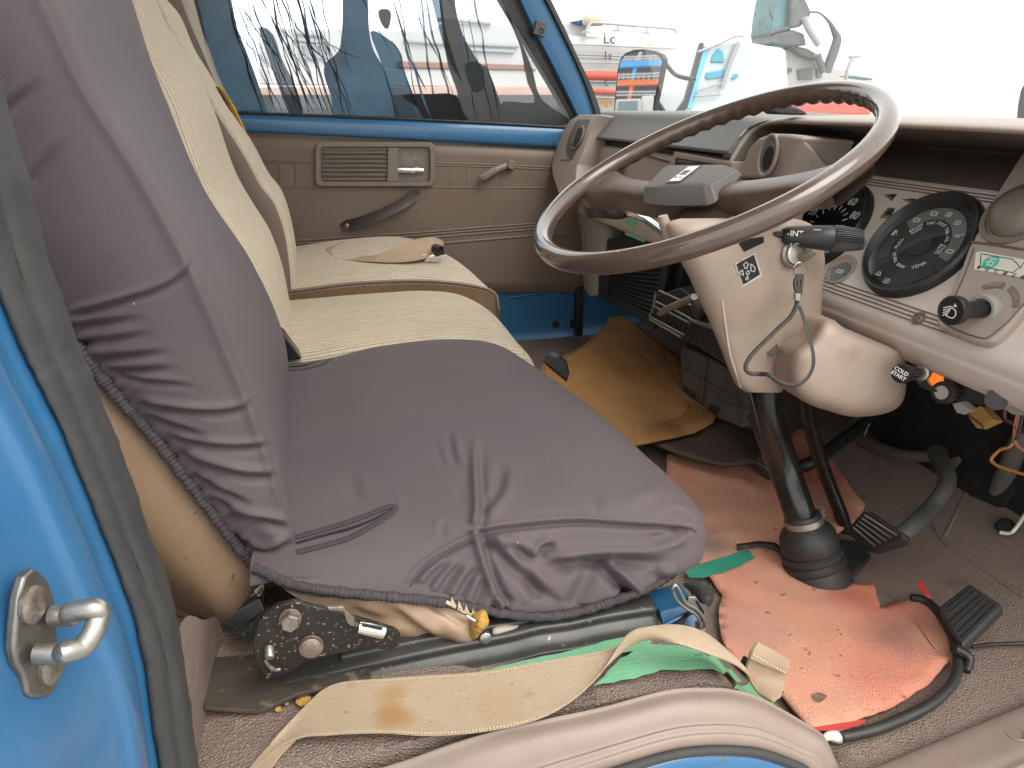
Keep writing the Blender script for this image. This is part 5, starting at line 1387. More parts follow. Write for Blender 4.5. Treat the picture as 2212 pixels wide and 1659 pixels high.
# grey duct and kick panel below the passenger side
rows = []
for (y, l, r) in ((452, 1244, 1300), (480, 1252, 1306), (503, 1258, 1312), (540, 1261, 1308), (590, 1262, 1304), (620, 1268, 1303), (634, 1276, 1302), (638, 1285, 1298)):
    A, B = at(l, y, x=.69), at(r, y, x=.66)
    rows.append([A+Vector((.06, .0, 0)), A, A.lerp(B, .3)+Vector((-.018, 0, 0)), A.lerp(B, .75)+Vector((-.02, 0, 0)), B, B+Vector((.05, 0, 0))])
v, f = net_geo(rows, 5, 5)
tag(mesh_obj('air_duct', v, f, M_greypl, None, smooth=180), 'smooth grey plastic air duct below the passenger end of the dashboard', 'air duct')
prism('kick_panel', [at(x, y, x=.80) for x, y in ((1248, 440), (1312, 440), (1312, 700), (1235, 800))], (.02, 0, 0), M_blue_in, cab, .003)
kl_ = tag(prism('paper_label', [at(x, y, x=.798) for x, y in ((1264, 655), (1310, 651), (1308, 680), (1263, 688))], (.0008, 0, 0), pm('aged_label', (.42, .31, .25), .7, var=(90, .5, (.32, .22, .18))), None, 0), 'faded pinkish paper label with printed lines on the blue kick panel', 'label')
multi('label_line', [prism_geo([at(1268, 660+k*6, x=.7975), at(1292-(k % 2)*6, 659+k*6, x=.7975), at(1292-(k % 2)*6, 661+k*6, x=.7975), at(1268, 662+k*6, x=.7975)], (-.0003, 0, 0)) for k in range(4)], M_ink, kl_, smooth=0)
# green tape on the glove box edge
gt = prism('green_tape', [at(x, y, x=.6285) for x, y in ((1351, 470), (1374, 474), (1373, 500), (1392, 510), (1393, 524), (1350, 507))], (.0006, 0, 0), M_green, None, 0)
tag(gt, 'strip of green tape on the lower edge of the glove box', 'tape')
# black clip lying on the hood
bc = tag(prism('black_clip', [at(x, y, y=1.01) for x, y in ((1665, 238), (1668, 229), (1676, 223), (1688, 225), (1722, 230), (1740, 240), (1748, 247), (1736, 249), (1680, 247))], (0, .03, 0), M_blk, None, .003), 'small black plastic clip lying on the dashboard hood by the wheel rim', 'clip')
for q in ([(1673, 231), (1677, 227), (1689, 229), (1685, 234)], [(1711, 236), (1716, 232), (1727, 235), (1724, 240)]):
    prism('clip_button', [at(x, y, y=1.009) for x, y in q], (0, .004, 0), M_greydk, bc, .001)
# ------------------------------------------------------------------ steering wheel
SC = Vector((.4477, .8407, -.0763)); SN = Vector((-.4412, -.0395, .8965)).normalized()
a1 = Vector((-.8972, 0, -.4416)).normalized(); a2 = SN.cross(a1).normalized()
RW = .205
wheel = thing('steering_wheel', 'large brown plastic steering wheel with one broad spoke and scuffed rim', 'steering wheel', SC)
n, m = 220, 20
V, Fc = [], []
for i in range(n):
    t = 2*math.pi*i/n
    er = a1*math.cos(t)+a2*math.sin(t)
    # finger waves on the underside of the far half
    for k in range(m):
        a = 2*math.pi*k/m
        r = .0119+.0010*math.cos(a)
        w = .0021*math.sin(t*58)*min(1, max(0, -math.cos(t)+0.35))*max(0, math.cos(a-math.pi-.85))**1.5
        p = SC+er*(RW+(r+w)*math.cos(a))+SN*((r+w)*1.08*math.sin(a))
        V.append(p)
for i in range(n):
    for k in range(m):
        Fc.append((i*m+k, i*m+(k+1) % m, ((i+1) % n)*m+(k+1) % m, ((i+1) % n)*m+k))
mesh_obj('rim', V, Fc, M_wheel, wheel, smooth=180)
# spoke: chord through the hub, raised in the middle
el = hitp(1256, 402, SC, SN)-SC; er_ = hitp(1828, 378, SC, SN)-SC
sd_ir = (er_-el).normalized(); sp_in = SN.cross(sd_ir).normalized()
if sp_in.x < 0: sp_in = -sp_in        # towards the windscreen
rows = []
for s in (-.200, -.185, -.15, -.10, -.05, 0, .05, .10, .15, .185, .200):
    u = abs(s)/.2
    wd = .022-.003*(1-u)
    if u > .9: wd += .012
    lift = .020*(1-u**2)**1.0
    c = SC+sd_ir*s-SN*(.012+.024*(1-u**2))
    th_ = .016+.008*(1-u)
    prof = [(-1, -.9), (-1.02, -.2), (-.92, .35), (-.72, .62), (0, .72), (.72, .62), (.92, .35), (1.02, -.2), (1, -.9), (.6, -1.2), (-.6, -1.2), (-1, -.9)]
    rows.append([c+sp_in*(wd*a)+SN*(th_*b) for a, b in prof])
v, f = net_geo(rows, 4, 5)
spoke = mesh_obj('spoke', v, f, M_spoke, wheel, smooth=60)
# hub skirt below the spoke
lathe('hub', SC-SN*.082, SN, [(0, .050), (.006, .058), (.02, .062), (.035, .055), (.045, .03)], M_wheel, wheel, n=40)
# horn pad: bevelled block
def hq(px, py, h): return hitp(px, py, SC+SN*h, SN)
bot = [hq(1388, 441, -.027), hq(1440, 447, -.027), hq(1530, 446, -.027), hq(1548, 438, -.027), hq(1606, 376, -.027), hq(1440, 372, -.027)]
mid_ = [hq(1390, 405, -.010), hq(1440, 404, -.010), hq(1518, 404, -.010), hq(1534, 399, -.010), hq(1594, 367, -.014), hq(1432, 362, -.014)]
top = [hq(1402, 398, -.009), hq(1442, 397, -.008), hq(1508, 397, -.008), hq(1520, 391, -.008), hq(1560, 354, -.007), hq(1446, 356, -.008)]
k_ = len(bot)
V = bot+mid_+top
Fc = [(i, (i+1) % k_, k_+(i+1) % k_, k_+i) for i in range(k_)]+[(k_+i, k_+(i+1) % k_, 2*k_+(i+1) % k_, 2*k_+i) for i in range(k_)]+[tuple(range(2*k_, 3*k_)), tuple(range(k_))[::-1]]
pad = mesh_obj('horn_pad', V, Fc, M_horn, wheel, smooth=30, bevel=.0022, seg=2)
# emblem: recessed silver plate with a trumpet-like horn sign
ec = hq(1478, 377, -.0078); eu = sp_in
def ep(a, b, h=0): return ec+sd_ir*a+eu*b+SN*h
pl = prism('emblem_plate', [ep(-.012, -.022, .0004), ep(.012, -.022, .0004), ep(.012, .022, .0004), ep(-.012, .022, .0004)], SN*.0006, M_plate_dk, pad, .0003)
prism('emblem_face', [ep(-.0095, -.019, .0010), ep(.0095, -.019, .0010), ep(.0095, .019, .0010), ep(-.0095, .019, .0010)], SN*.0005, pm('emblem_silver', (.7, .7, .68), .35, metal=.4), pl, .0003)
multi('emblem_sign', [prism_geo([ep(x, y, .0014) for x, y in q], SN*.0005) for q in ([(-.006, -.003), (.005, -.003), (.0055, .008), (-.005, .008)], [(-.007, -.011), (-.004, -.011), (-.004, -.0075), (-.007, -.0075)], [(.001, -.011), (.006, -.011), (.006, -.0095), (.001, -.0095)])], M_horn, pl, smooth=0)

# ------------------------------------------------------------------ steering column
colm = thing('steering_column', 'steering column with worn pinkish beige shroud above a black steel tube and rubber boot', 'steering column', at(1760, 1230, y=.83))
SH = [ # y, left px, right px, half depth
 (472, 1470, 1715, .030), (479, 1446, 1740, .045), (492, 1440, 1760, .055), (515, 1447, 1774, .060), (560, 1467, 1781, .062), (600, 1489, 1779, .062), (640, 1508, 1776, .060), (680, 1527, 1774, .056), (716, 1543, 1768, .052), (742, 1553, 1722, .050), (765, 1562, 1697, .048), (790, 1571, 1684, .046), (815, 1582, 1688, .045), (836, 1594, 1692, .044), (848, 1612, 1688, .042)]
rows = []
YS = .80
for (y, l, r, dp) in SH:
    A, B = at(l, y, y=YS), at(r, y, y=YS)
    c = (A+B)/2; h = (B-A)/2
    ring_ = []
    for k in range(17):
        a = math.pi*(1+k/16*2)       # start at left, pass the front
        ca, sa = math.cos(a), math.sin(a)
        ex = .62
        ring_.append(c+h*(abs(ca)**ex*(1 if ca > 0 else -1))+ray((l+r)/2, y).normalized()*(dp*(abs(sa)**.8)*(1 if sa > 0 else -1)))
    rows.append(ring_)
SHF = [([(1590, 575), (1560, 640), (1575, 720), (1600, 800)], .0, 26, .0010, .2, .2), ([(1660, 560), (1668, 640), (1668, 700)], .0, 30, .0010, .3, .3), ([(1640, 555), (1600, 575), (1580, 590)], .0016, 6, .001, .3, .3)]
v, f = net_geo(rows, 3, 5, lambda X, Y, u, w: fold_field(X, Y, SHF)+0.0005*wob(X, Y, .03))
shr = mesh_obj('column_shroud', v, f, M_shroud, colm, smooth=180)
sb = bvh_of(shr)
def sh(px, py, off=.001):
    return bhit(sb, px, py, off)
def shp(name, pts, mat, par, off=.0012, thick=.0006, bevel=0):
    q = [sh(x, y, off) for x, y in pts]
    q = [p for p in q if p]
    return prism(name, q, Fv*thick, mat, par, bevel)
mst = lambda L, r, mat, nm: tube(nm, [p for p in (sh(x, y, .0004) for x, y in L) if p], r, mat, shr, n=6, span=3)
mst([(1560, 650), (1567, 700), (1576, 760), (1588, 800), (1600, 836)], 0.0012, M_label if False else M_panel, 'shroud_seam')
shp('stalk_slot', [(1592, 519), (1650, 511), (1650, 524), (1608, 544)], M_dark, shr)
lathe('shroud_hole', sh(1668, 754, .0), -ray(1668, 754).normalized()+Vector((.15, 0, .1)), [(-.004, .0078), (.0016, .0078), (.0016, .0066), (.0010, .0062), (.0010, .0001)], M_plate_dk, shr, n=24)
lathe('shroud_clip', sh(1762, 718, .0) or at(1765, 718, y=.75), Vector((0, -1, .2)), [(0, .006), (.002, .006), (.003, .004), (.003, .0001)], M_greypl, shr, n=16)
rimd = shp('diagram_rim', [(1587, 569), (1631, 546), (1646, 596), (1604, 620)], M_panel, shr, .0006)
dia = shp('shift_diagram', [(1591, 571), (1629, 550), (1642, 593), (1606, 615)], M_gauge, shr, .0015)
def on_dia(q, w=2.2):
    out_ = []
    for i in range(len(q)-1):
        (x0, y0), (x1, y1) = q[i], q[i+1]
        L = math.hypot(x1-x0, y1-y0); nx, ny_ = -(y1-y0)/L*w/2, (x1-x0)/L*w/2
        pts = [sh(x, y, .0022) for x, y in ((x0+nx, y0+ny_), (x1+nx, y1+ny_), (x1-nx, y1-ny_), (x0-nx, y0-ny_))]
        if all(pts): out_.append(prism_geo(pts, Fv*.0004))
    return out_
gm = on_dia([(1605, 573), (1612, 566), (1618, 572), (1614, 573), (1615, 579), (1609, 580), (1608, 574), (1605, 573)])+on_dia([(1622, 570), (1631, 578), (1630, 587), (1622, 585), (1622, 570)])+on_dia([(1596, 589), (1604, 583), (1606, 595), (1596, 589)])+on_dia([(1612, 588), (1617, 584), (1619, 591), (1613, 593), (1612, 588)])+on_dia([(1614, 593), (1617, 603), (1612, 605), (1611, 600), (1616, 598)])
multi('diagram_arrow', gm, pm('grey_print', (.45, .44, .42), .5), dia, smooth=0)
ic = sh(1712, 547, .0)
isx = Vector((.15, -1, .15)).normalized()
ig = thing('ignition_lock', 'round steel ignition lock in the shroud with the key in it', 'ignition lock', ic)
lathe('lock_ring', ic-isx*.004, isx, [(0, .0175), (.007, .0172), (.009, .0155), (.009, .0135), (.004, .013), (.004, .0001)], M_steel, ig, n=32)
lathe('lock_barrel', ic, isx, [(0, .0125), (.006, .0122), (.007, .010), (.007, .0001)], pm('brushed_lock', (.6, .56, .48), .35, metal=.6, bump=(160, .2, .002)), ig, n=28)
# lower tube, side rod, clamp, boot
tb = tube('column_tube', [at(1648, 820, y=.80), at(1655, 900, y=.80), at(1690, 1000, y=.80), at(1724, 1098, y=.77), at(1732, 1130, y=.765)], [.0215, .0215, .021], M_blkpaint, colm, n=24, span=4)
tube('tube_rib', [at(1618, 845, y=.79), at(1640, 925, y=.79), at(1670, 1010, y=.80), at(1700, 1100, y=.815)], .0035, M_blkpaint, colm, n=8, span=4)
tube('side_rod', [at(1738, 850, y=.86), at(1752, 930, y=.87), at(1785, 1030, y=.86), at(1820, 1120, y=.84), at(1834, 1180, y=.83)], [.0105, .0105, .0105], M_blkpaint, colm, n=16, span=4)
bc0 = at(1734, 1116, y=.765); bdir = (at(1768, 1255, y=.74)-bc0).normalized()
bt = lathe('rubber_boot', bc0, bdir, [(-.004, .0225), (0, .0245), (.010, .0248), (.0135, .028), (.018, .033), (.026, .0375), (.040, .0392), (.048, .0385), (.050, .0365), (.054, .0412), (.059, .0412), (.062, .0388), (.066, .0425), (.071, .0425), (.074, .0400), (.085, .0435), (.10, .0455), (.125, .047)], pm('black_boot', (.022, .021, .020), .5, var=(30, .6, (.04, .037, .034)), bump=(120, .1, .002)), colm, n=44)
prism('boot_flange', [hitf(x, y, .006) for x, y in ((1742, 1256), (1800, 1268), (1830, 1262), (1882, 1212), (1868, 1180), (1800, 1168))], (0, 0, .008), MATS['black_boot'], colm, .004)
ck = lathe('hose_clamp', bc0+bdir*.002, bdir, [(0, .0252), (0, .0262), (.0085, .0262), (.0085, .0252)], M_steel, colm, n=40)
q = at(1768, 1110, y=.80)
multi('clamp_screw', [tube_geo([at(1757, 1121, y=.772), at(1768, 1107, y=.767), at(1777, 1098, y=.762)], .0034, n=8, span=2), lathe_geo(at(1772, 1112, y=.762), (.6, -1, 0), [(0, .0048), (.007, .0048), (.0075, .003), (.0075, .0001)], 10), box_geo(at(1768, 1106, y=.769), (.007, 0, .004), (0, .004, 0), (-.001, 0, .002))], M_steel, ck, smooth=40)

# stalks
ws_ = thing('wiper_stalk', 'black wiper stalk with ribbed end marked INT and LO right of the steering column', 'stalk', at(1640, 505, y=.76))
SY = .74
b0, b1 = at(1690, 508, y=SY+.012), at(1864, 519, y=SY-.02)
tube('stalk_rod', [at(1610, 508, y=SY+.03), at(1650, 505, y=SY+.02), at(1692, 507, y=SY+.012)], .0056, M_blk, ws_, n=12, span=4, flat=.75)
ad = (b1-b0).normalized(); AL = (b1-b0).length
lathe('stalk_body', b0, ad, [(0, .0075), (.003, .0098), (AL*.2, .0118), (AL*.45, .0138), (AL*.60, .0146), (AL*.615, .0140)], M_blk, ws_, n=32)
# ribbed turning end
V, Fc = [], []
rp = [(AL*.612, .0146), (AL*.66, .0152), (AL*.80, .0140), (AL*.97, .0118), (AL*.985, .0105)]
N_ = 108
e1_ = (Vector((0, 0, 1))-ad*ad.z).normalized(); e2_ = ad.cross(e1_)
for d_, r_ in rp:
    for k in range(N_):
        a = 2*math.pi*k/N_
        rr = r_-(.0011 if k % 3 == 0 else 0)
        V.append(b0+ad*d_+(e1_*math.cos(a)+e2_*math.sin(a))*rr)
for i in range(len(rp)-1):
    for k in range(N_): Fc.append((i*N_+k, i*N_+(k+1) % N_, (i+1)*N_+(k+1) % N_, (i+1)*N_+k))
mesh_obj('stalk_knob', V, Fc, M_blk, ws_, smooth=30)
lathe('stalk_tip', b0+ad*AL*.975, ad, [(0, .0112), (.003, .0108), (.004, .009), (.004, .0001)], M_greydk, ws_, n=28)
wb = bvh_of(bpy.data.objects['stalk_body'])
def stext(s, px, py, size):
    c = bhit(wb, px, py, .0003); 
    nrm = wb.ray_cast(Vector(), ray(px, py).normalized())[1]
    if nrm.dot(Fv) > 0: nrm = -nrm
    r = ad; u = nrm.cross(r)
    return text_geo(s, c, r, u, size, .0002, 0, .0001)
multi('stalk_lettering', [stext('INT', 1721, 505, .0090), stext('LO', 1717, 529, .0085), stext('•', 1703, 506, .006), stext('—', 1766, 496, .008)], M_label, ws_, smooth=0)
ls = thing('gear_lever', 'bent chrome column gear lever with dark brown grip left of the steering column', 'gear lever', at(1437, 504, y=.93))
tube('lever_rod', [at(1445, 512, y=.90), at(1432, 499, y=.93), at(1408, 482, y=.98), at(1386, 468, y=1.02), at(1354, 458, y=1.06)], [.0055, .0058, .0062], M_chrome, ls, n=14, span=5)
v, f = tube_geo([at(1352, 458, y=1.06), at(1335, 460, y=1.07), at(1310, 457, y=1.08), at(1292, 452, y=1.10), at(1280, 449, y=1.11), at(1271, 447, y=1.12)], [.0085, .010, .0105, .0135, .0165, .010], n=14, span=5)
mesh_obj('lever_grip', v, f, M_plate_dk, ls, smooth=60)
tube('turn_stalk', [at(1446, 512, y=.80), at(1440, 494, y=.80), at(1434, 478, y=.80), at(1432, 466, y=.80)], [.008, .007, .0068, .0055], M_shroud, colm, n=12, span=4)

# column-side box (beige knee cover) to the right of the shroud
def blob(name, outline, y, dp, mat, par, steps=7, ex=.5):
    c = Vector((sum(a for a, b in outline)/len(outline), sum(b for a, b in outline)/len(outline), 0))
    O = [(p.x, p.y) for p in crv([(a, b, 0) for a, b in outline], 4, True)]
    V, Fc = [], []
    lv = [(1.0, dp*.9), (1.0, 0.0), (.985, -dp*.34), (.955, -dp*.58), (.90, -dp*.78), (.80, -dp*.91), (.62, -dp*.98), (.35, -dp*1.01), (.02, -dp*1.02)]
    n = len(O); rm = sum(math.hypot(x-c.x, y-c.y) for x, y in O)/n
    for s, d in lv:
        for (x, yy) in O:
            rx, ry = x-c.x, yy-c.y; rl = math.hypot(rx, ry); w_ = min(1, max(0, .9-s)*1.1); kk = s*(1-w_+w_*rm/rl)
            P = at(c.x+rx*kk, c.y+ry*kk, y=y)
            V.append(P*((y+d)/y) if s < 1 else (P if d == 0 else P+Vector((0, d, 0))))
    for i in range(len(lv)-1):
        for k in range(n): Fc.append((i*n+k, i*n+(k+1) % n, (i+1)*n+(k+1) % n, (i+1)*n+k))
    Fc.append(tuple((len(lv)-1)*n+k for k in range(n)))
    return mesh_obj(name, V, Fc, mat, par, smooth=180)
kbx = blob('knee_cover', [(1775, 693), (1800, 691), (1822, 707), (1870, 728), (1925, 747), (1953, 760), (1958, 790), (1956, 850), (1938, 882), (1895, 897), (1838, 900), (1790, 888), (1745, 872), (1714, 848), (1703, 812), (1704, 775), (1716, 754), (1748, 730)], .74, .055, M_shroud, None)
tag(kbx, 'rounded pinkish beige plastic cover hanging under the dashboard beside the steering column', 'cover')

# key ring and wrist strap hanging from the key
ky = thing('key_strap', 'black cord wrist strap hanging from a key ring at the ignition lock', 'key strap', at(1728, 580, y=.735))
kb_, kh = at(1735, 552, y=.742), at(1752, 542, y=.73)
prism('ignition_key', [at(1722, 552, y=.742), at(1755, 540, y=.728), at(1764, 545, y=.725), at(1762, 552, y=.725), at(1745, 562, y=.735), at(1732, 572, y=.74)], (.0, .0022, 0), M_steel, ky, .0006)
tube('key_ring', [at(1728+14*math.cos(a), 584+17*math.sin(a), y=.728+.004*math.sin(a)) for a in [i*math.pi/6 for i in range(12)]], .0009, M_chrome, ky, n=8, closed=True)
KY = .722
lw = [(1726, 600), (1722, 612), (1722, 640), (1720, 660), (1708, 684), (1685, 706), (1655, 735), (1628, 762), (1614, 782), (1611, 797), (1620, 806), (1640, 808), (1658, 809), (1674, 820), (1694, 830), (1720, 832), (1742, 818), (1755, 795), (1757, 770), (1750, 735), (1738, 695), (1727, 662)]
yy = [.722, .718, .716, .714, .712, .712, .710, .708, .706, .704, .70, .695, .685, .678, .672, .668, .668, .670, .672, .68, .695, .713]
v, f = tube_geo([at(x, y, y=d) for (x, y), d in zip(lw, yy)], .0026, n=8, span=6, flat=.5)
st_ = mesh_obj('cord_loop', v, f, pm('black_cord', (.03, .026, .025), .6, bump=(700, .4, .001), var=(300, .6, (.09, .08, .075))), ky, smooth=60)
multi('cord_knot', [tube_geo([at(1729+dx, 594, y=.722), at(1724+dx*1.8, 610, y=.717), at(1725+dx, 632, y=.714), at(1724, 650, y=.713)], .0022, n=8, span=4) for dx in (-4, 0, 4)], MATS['black_cord'], ky, smooth=60)
prism('strap_ferrule', [at(1719, 634, y=.7105), at(1731, 635, y=.7105), at(1730, 651, y=.7105), at(1719, 650, y=.7105)], (0, .006, 0), M_greypl, ky, .001)
# ------------------------------------------------------------------ mats, tape and belts on the floor
def fl_(pts, off=.004): return [hitf(x, y, off) for x, y in pts]
om = [(1440, 985), (1480, 988), (1560, 1006), (1640, 1003), (1700, 985), (1715, 940), (1735, 930), (1758, 945), (1768, 1000), (1800, 1000), (1840, 1062), (1868, 1096), (1850, 1130), (1760, 1190), (1696, 1190), (1710, 1215), (1756, 1252), (1800, 1262), (1868, 1270), (1886, 1271), (1892, 1290), (1900, 1322), (1945, 1304), (1975, 1296), (2010, 1312), (2040, 1340), (2057, 1385), (2050, 1430), (2010, 1480), (1945, 1526), (1880, 1553), (1820, 1578), (1745, 1580), (1715, 1545), (1690, 1515), (1640, 1480), (1600, 1450), (1568, 1412), (1556, 1380), (1552, 1330), (1560, 1290), (1520, 1240), (1490, 1232), (1470, 1160), (1440, 1060)]
omat = tag(drape('orange_mat', fl_(om), M_orange, floor_z, off=.005, thick=.004, edge=.018, rough=.004, jag=.0009), 'torn sun bleached orange rubber mat with dark stains on the footwell floor', 'floor mat')
# black rubber edging coming loose along the mat
ed = [(1968, 1292), (1985, 1293), (2006, 1302), (2026, 1322), (2044, 1348), (2060, 1380), (2068, 1412), (2068, 1448), (2056, 1478), (2030, 1506), (1996, 1530), (1950, 1552), (1900, 1572), (1850, 1586), (1818, 1592)]
tag(tube('mat_edging', fl_(ed, .014), [.0052, .0058, .0058, .0058, .0062, .006], MATS['black_boot'], None, n=12, span=6), 'loose black rubber edging strip curving round the front of the orange mat', 'edging')
tag(tube('edging_end', fl_([(1778, 1596), (1792, 1590), (1812, 1592), (1826, 1590)], .012), [.003, .006, .0064], M_label, None, n=8), 'frayed pale end of the rubber edging beside the sill', 'edging')
for q, o in (([(1984, 1262), (1990, 1254), (1998, 1264), (2012, 1286), (2014, 1296), (2000, 1290), (1988, 1276)], .03),):
    rs = prism('red_scrap', [hitf(x, y, o) for x, y in q], (0, .004, .002), M_red, None, .0006)
    tag(rs, 'curled scrap of red plastic sticking up at the end of the mat edging', 'scrap')
tag(drape('red_mat_edge', fl_([(1738, 1577), (1800, 1566), (1870, 1555), (1862, 1566), (1820, 1580), (1752, 1582)], .010), M_red, floor_z, off=.0115, edge=.02), 'bright red folded edge of the mat near the sill', 'mat edge')
def stain(name, pts, mat, lab, off=.0105):
    o = drape(name, fl_(pts, .010), mat, floor_z, off=off, edge=.02)
    adopt(o, omat)
    return o
M_dirt = pm('dried_dirt', (.15, .09, .055), .95, var=(160, .9, (.26, .16, .09)), bump=(300, .5, .003))
stain('dirt_patch', [(1752, 1502), (1766, 1496), (1784, 1500), (1800, 1516), (1806, 1534), (1792, 1535), (1775, 1526), (1756, 1514)], M_dirt, '')
stain('dirt_patch', [(1855, 1494), (1866, 1498), (1876, 1504), (1874, 1508), (1860, 1500)], M_dark, '')
for pts in ([(1980, 1342), (1990, 1355), (2006, 1380), (2020, 1398), (2026, 1402)], [(1670, 1228), (1690, 1222), (1694, 1200), (1690, 1190)]):
    t_ = tube('mat_thread', fl_(pts, .012), .0010, pm('orange_thread', (.6, .26, .16), .8) if 'orange_thread' not in MATS else MATS['orange_thread'], omat, n=6)

# amber rubber mat in the passenger footwell, brown mat under it
def tun(x, y): return -.585+.0*x
am = [(1322, 682), (1352, 690), (1410, 735), (1470, 778), (1480, 832), (1520, 880), (1546, 905), (1540, 918), (1500, 940), (1450, 952), (1400, 962), (1340, 975), (1240, 930), (1160, 840), (1170, 790), (1238, 766), (1268, 745), (1295, 720)]
amat = tag(drape('amber_mat', [at(x, y, z=-.585) for x, y in am], M_amber, tun, off=.003, thick=.004, edge=.03), 'amber brown translucent rubber mat with moulded border lines in the passenger footwell', 'floor mat')
ab = bvh_of(amat)
for k in range(5):
    L = [(1236+k*3, 792-k*9), (1262+k*6, 774-k*8), (1310+k*5, 716-k*4)] if False else None
gr = []
for k in range(5):
    d = k*9
    q = [bhit(ab, x, y, .0) for x, y in ((1340+d*.9, 706-d*.2), (1400+d*.6, 770-d*.9), (1455+d*.25, 838-d*.1), (1485+d*1.1, 872+d*.5), (1470+d*.4, 900+d*.5), (1400+d*.2, 918+d*.6), (1365+d*.2, 920+d*.6))]
    q = [p for p in q if p]
    if len(q) > 2: gr.append(tube_geo(q, .0026, n=6, span=5))
multi('moulded_line', gr, pm('amber_ridge', (.36, .19, .075), .5), amat, smooth=60)
bm_ = [(1405, 958), (1450, 952), (1500, 942), (1546, 906), (1600, 925), (1660, 950), (1690, 985), (1650, 1000), (1600, 1006), (1555, 1007), (1510, 997), (1470, 985), (1430, 970)]
tag(drape('brown_mat', [at(x, y, z=-.59) for x, y in bm_], M_brownmat, lambda x, y: -.592, off=.002, thick=.004, edge=.03), 'dark brown ribbed mat edge showing between the amber mat and the orange mat', 'floor mat')

# green tape patches
def tape(pts, mat, lab, off=.007, rough=.001):
    o = drape('green_tape', fl_(pts, off), mat, floor_z, off=off, edge=.015, rough=rough, jag=.001)
    return tag(o, lab, 'tape')
tape([(1000, 1462), (1080, 1440), (1170, 1420), (1240, 1402), (1330, 1380), (1420, 1365), (1400, 1400), (1330, 1412), (1210, 1440), (1080, 1460), (1010, 1470)], M_green, 'long strip of faded green tape between the seat rail and the tan belt')
tape([(1290, 1475), (1340, 1425), (1400, 1392), (1470, 1398), (1530, 1420), (1580, 1446), (1600, 1470), (1560, 1455), (1480, 1448), (1430, 1447), (1370, 1466), (1280, 1484)], M_green, 'faded green tape under the arch of the tan belt')
tape([(1560, 1440), (1620, 1470), (1655, 1495), (1690, 1550), (1672, 1545), (1650, 1522), (1585, 1490), (1600, 1480)], M_green, 'crumpled green tape running down beside the sewn belt end')
tape([(1478, 1236), (1500, 1222), (1560, 1205), (1600, 1192), (1618, 1188), (1630, 1205), (1600, 1222), (1560, 1238), (1520, 1248), (1490, 1248)], M_green_d, 'dark green tape patch stuck to the orange mat by the cushion corner', .012)
tag(drape('black_strip', fl_([(1590, 1182), (1640, 1175), (1672, 1178), (1706, 1200), (1700, 1208), (1670, 1188), (1640, 1184), (1594, 1190)], .014), MATS['black_boot'], floor_z, off=.016, edge=.02, thick=.003), 'short curved black rubber strip beside the column boot', 'rubber strip')
# yellow foam crumbs on the floor
for (x, y, r) in ((655, 1512, .007), (600, 1532, .003), (618, 1520, .002)):
    c = hitf(x, y, .004)
    V = []; 
    bm = bmesh.new(); bmesh.ops.create_icosphere(bm, subdivisions=2, radius=r)
    for v_ in bm.verts: v_.co *= 1+.5*noise.noise(v_.co*300); v_.co.z *= .4
    v = [q.co+c for q in bm.verts]; f = [tuple(a.index for a in p.verts) for p in bm.faces]; bm.free()
    tag(mesh_obj('foam_crumb', v, f, M_foam, None, smooth=180), 'yellow foam crumbs on the floor by the folded end of the belt' if r < .005 else 'largest yellow foam crumb on the black rail by the belt', 'crumb', 'yellow foam crumbs')

# driver's belt: webbing twisting across the floor, with stitched edge and folded tail
belt = thing('seat_belt', 'stained tan seat belt webbing twisting along the floor beside the driver seat', 'seat belt', hitf(1000, 1530))
A = [(586, 1606), (612, 1576), (665, 1521), (700, 1490), (745, 1474), (830, 1467), (930, 1460), (1042, 1452), (1151, 1433), (1230, 1420), (1290, 1409), (1350, 1393), (1410, 1381), (1465, 1390), (1533, 1413), (1590, 1436), (1634, 1472)]
Bq = [(545, 1668), (590, 1622), (650, 1593), (700, 1588), (760, 1584), (830, 1583), (930, 1588), (1042, 1580), (1150, 1557), (1220, 1524), (1274, 1480), (1318, 1428), (1362, 1366), (1438, 1350), (1506, 1360), (1560, 1396), (1630, 1470)]
za = [-.494, -.490, -.486, -.484, -.484, -.484, -.484, -.483, -.482, -.480, -.478, -.470, -.456, -.448, -.458, -.480, -.500]
zb = [-.496, -.494, -.488, -.486, -.486, -.486, -.486, -.486, -.486, -.484, -.482, -.474, -.450, -.442, -.450, -.474, -.500]
PA = [at(x, y, z=z) for (x, y), z in zip(A, za)]; PB_ = [at(x, y, z=z) for (x, y), z in zip(Bq, zb)]
v, f = ribbon_geo(PA, PB_, 10, 8, .0018, .0015)
mesh_obj('webbing', v, f, M_belt, belt, smooth=60)
PA2 = crv(PA, 30); PB2 = crv(PB_, 30)
def stitches(P, Qq, t, name, i0=0, i1=None):
    g = []
    for i in range(i0, (i1 or len(P)-2), 2):
        a = P[i].lerp(Qq[i], t); b = P[i+1].lerp(Qq[i+1], t)
        d = (b-a)
        if d.length < 1e-5: continue
        n_ = (Vector((0, 0, 0))-a).normalized()*.0016
        s = (Qq[i]-P[i]).normalized()*.0012
        g.append(prism_geo([a-s+n_, b-s*.3+n_, b+s+n_, a+s*.3+n_], n_*.4))
    return multi(name, g, M_stitch, belt, smooth=0)
stitches(PA2, PB2, .03, 'edge_stitching', 40)
stitches(PA2, PB2, .97, 'edge_stitching', 40, 330)
tA = [at(x, y, z=z) for x, y, z in ((640, 1596, -.492), (600, 1640, -.495), (560, 1700, -.496))]
tB = [at(x, y, z=z) for x, y, z in ((592, 1600, -.494), (556, 1640, -.496), (500, 1710, -.497))]
v, f = ribbon_geo(tA, tB, 6, 5, .0018)
mesh_obj('folded_tail', v, f, M_belt_d, belt, smooth=60)
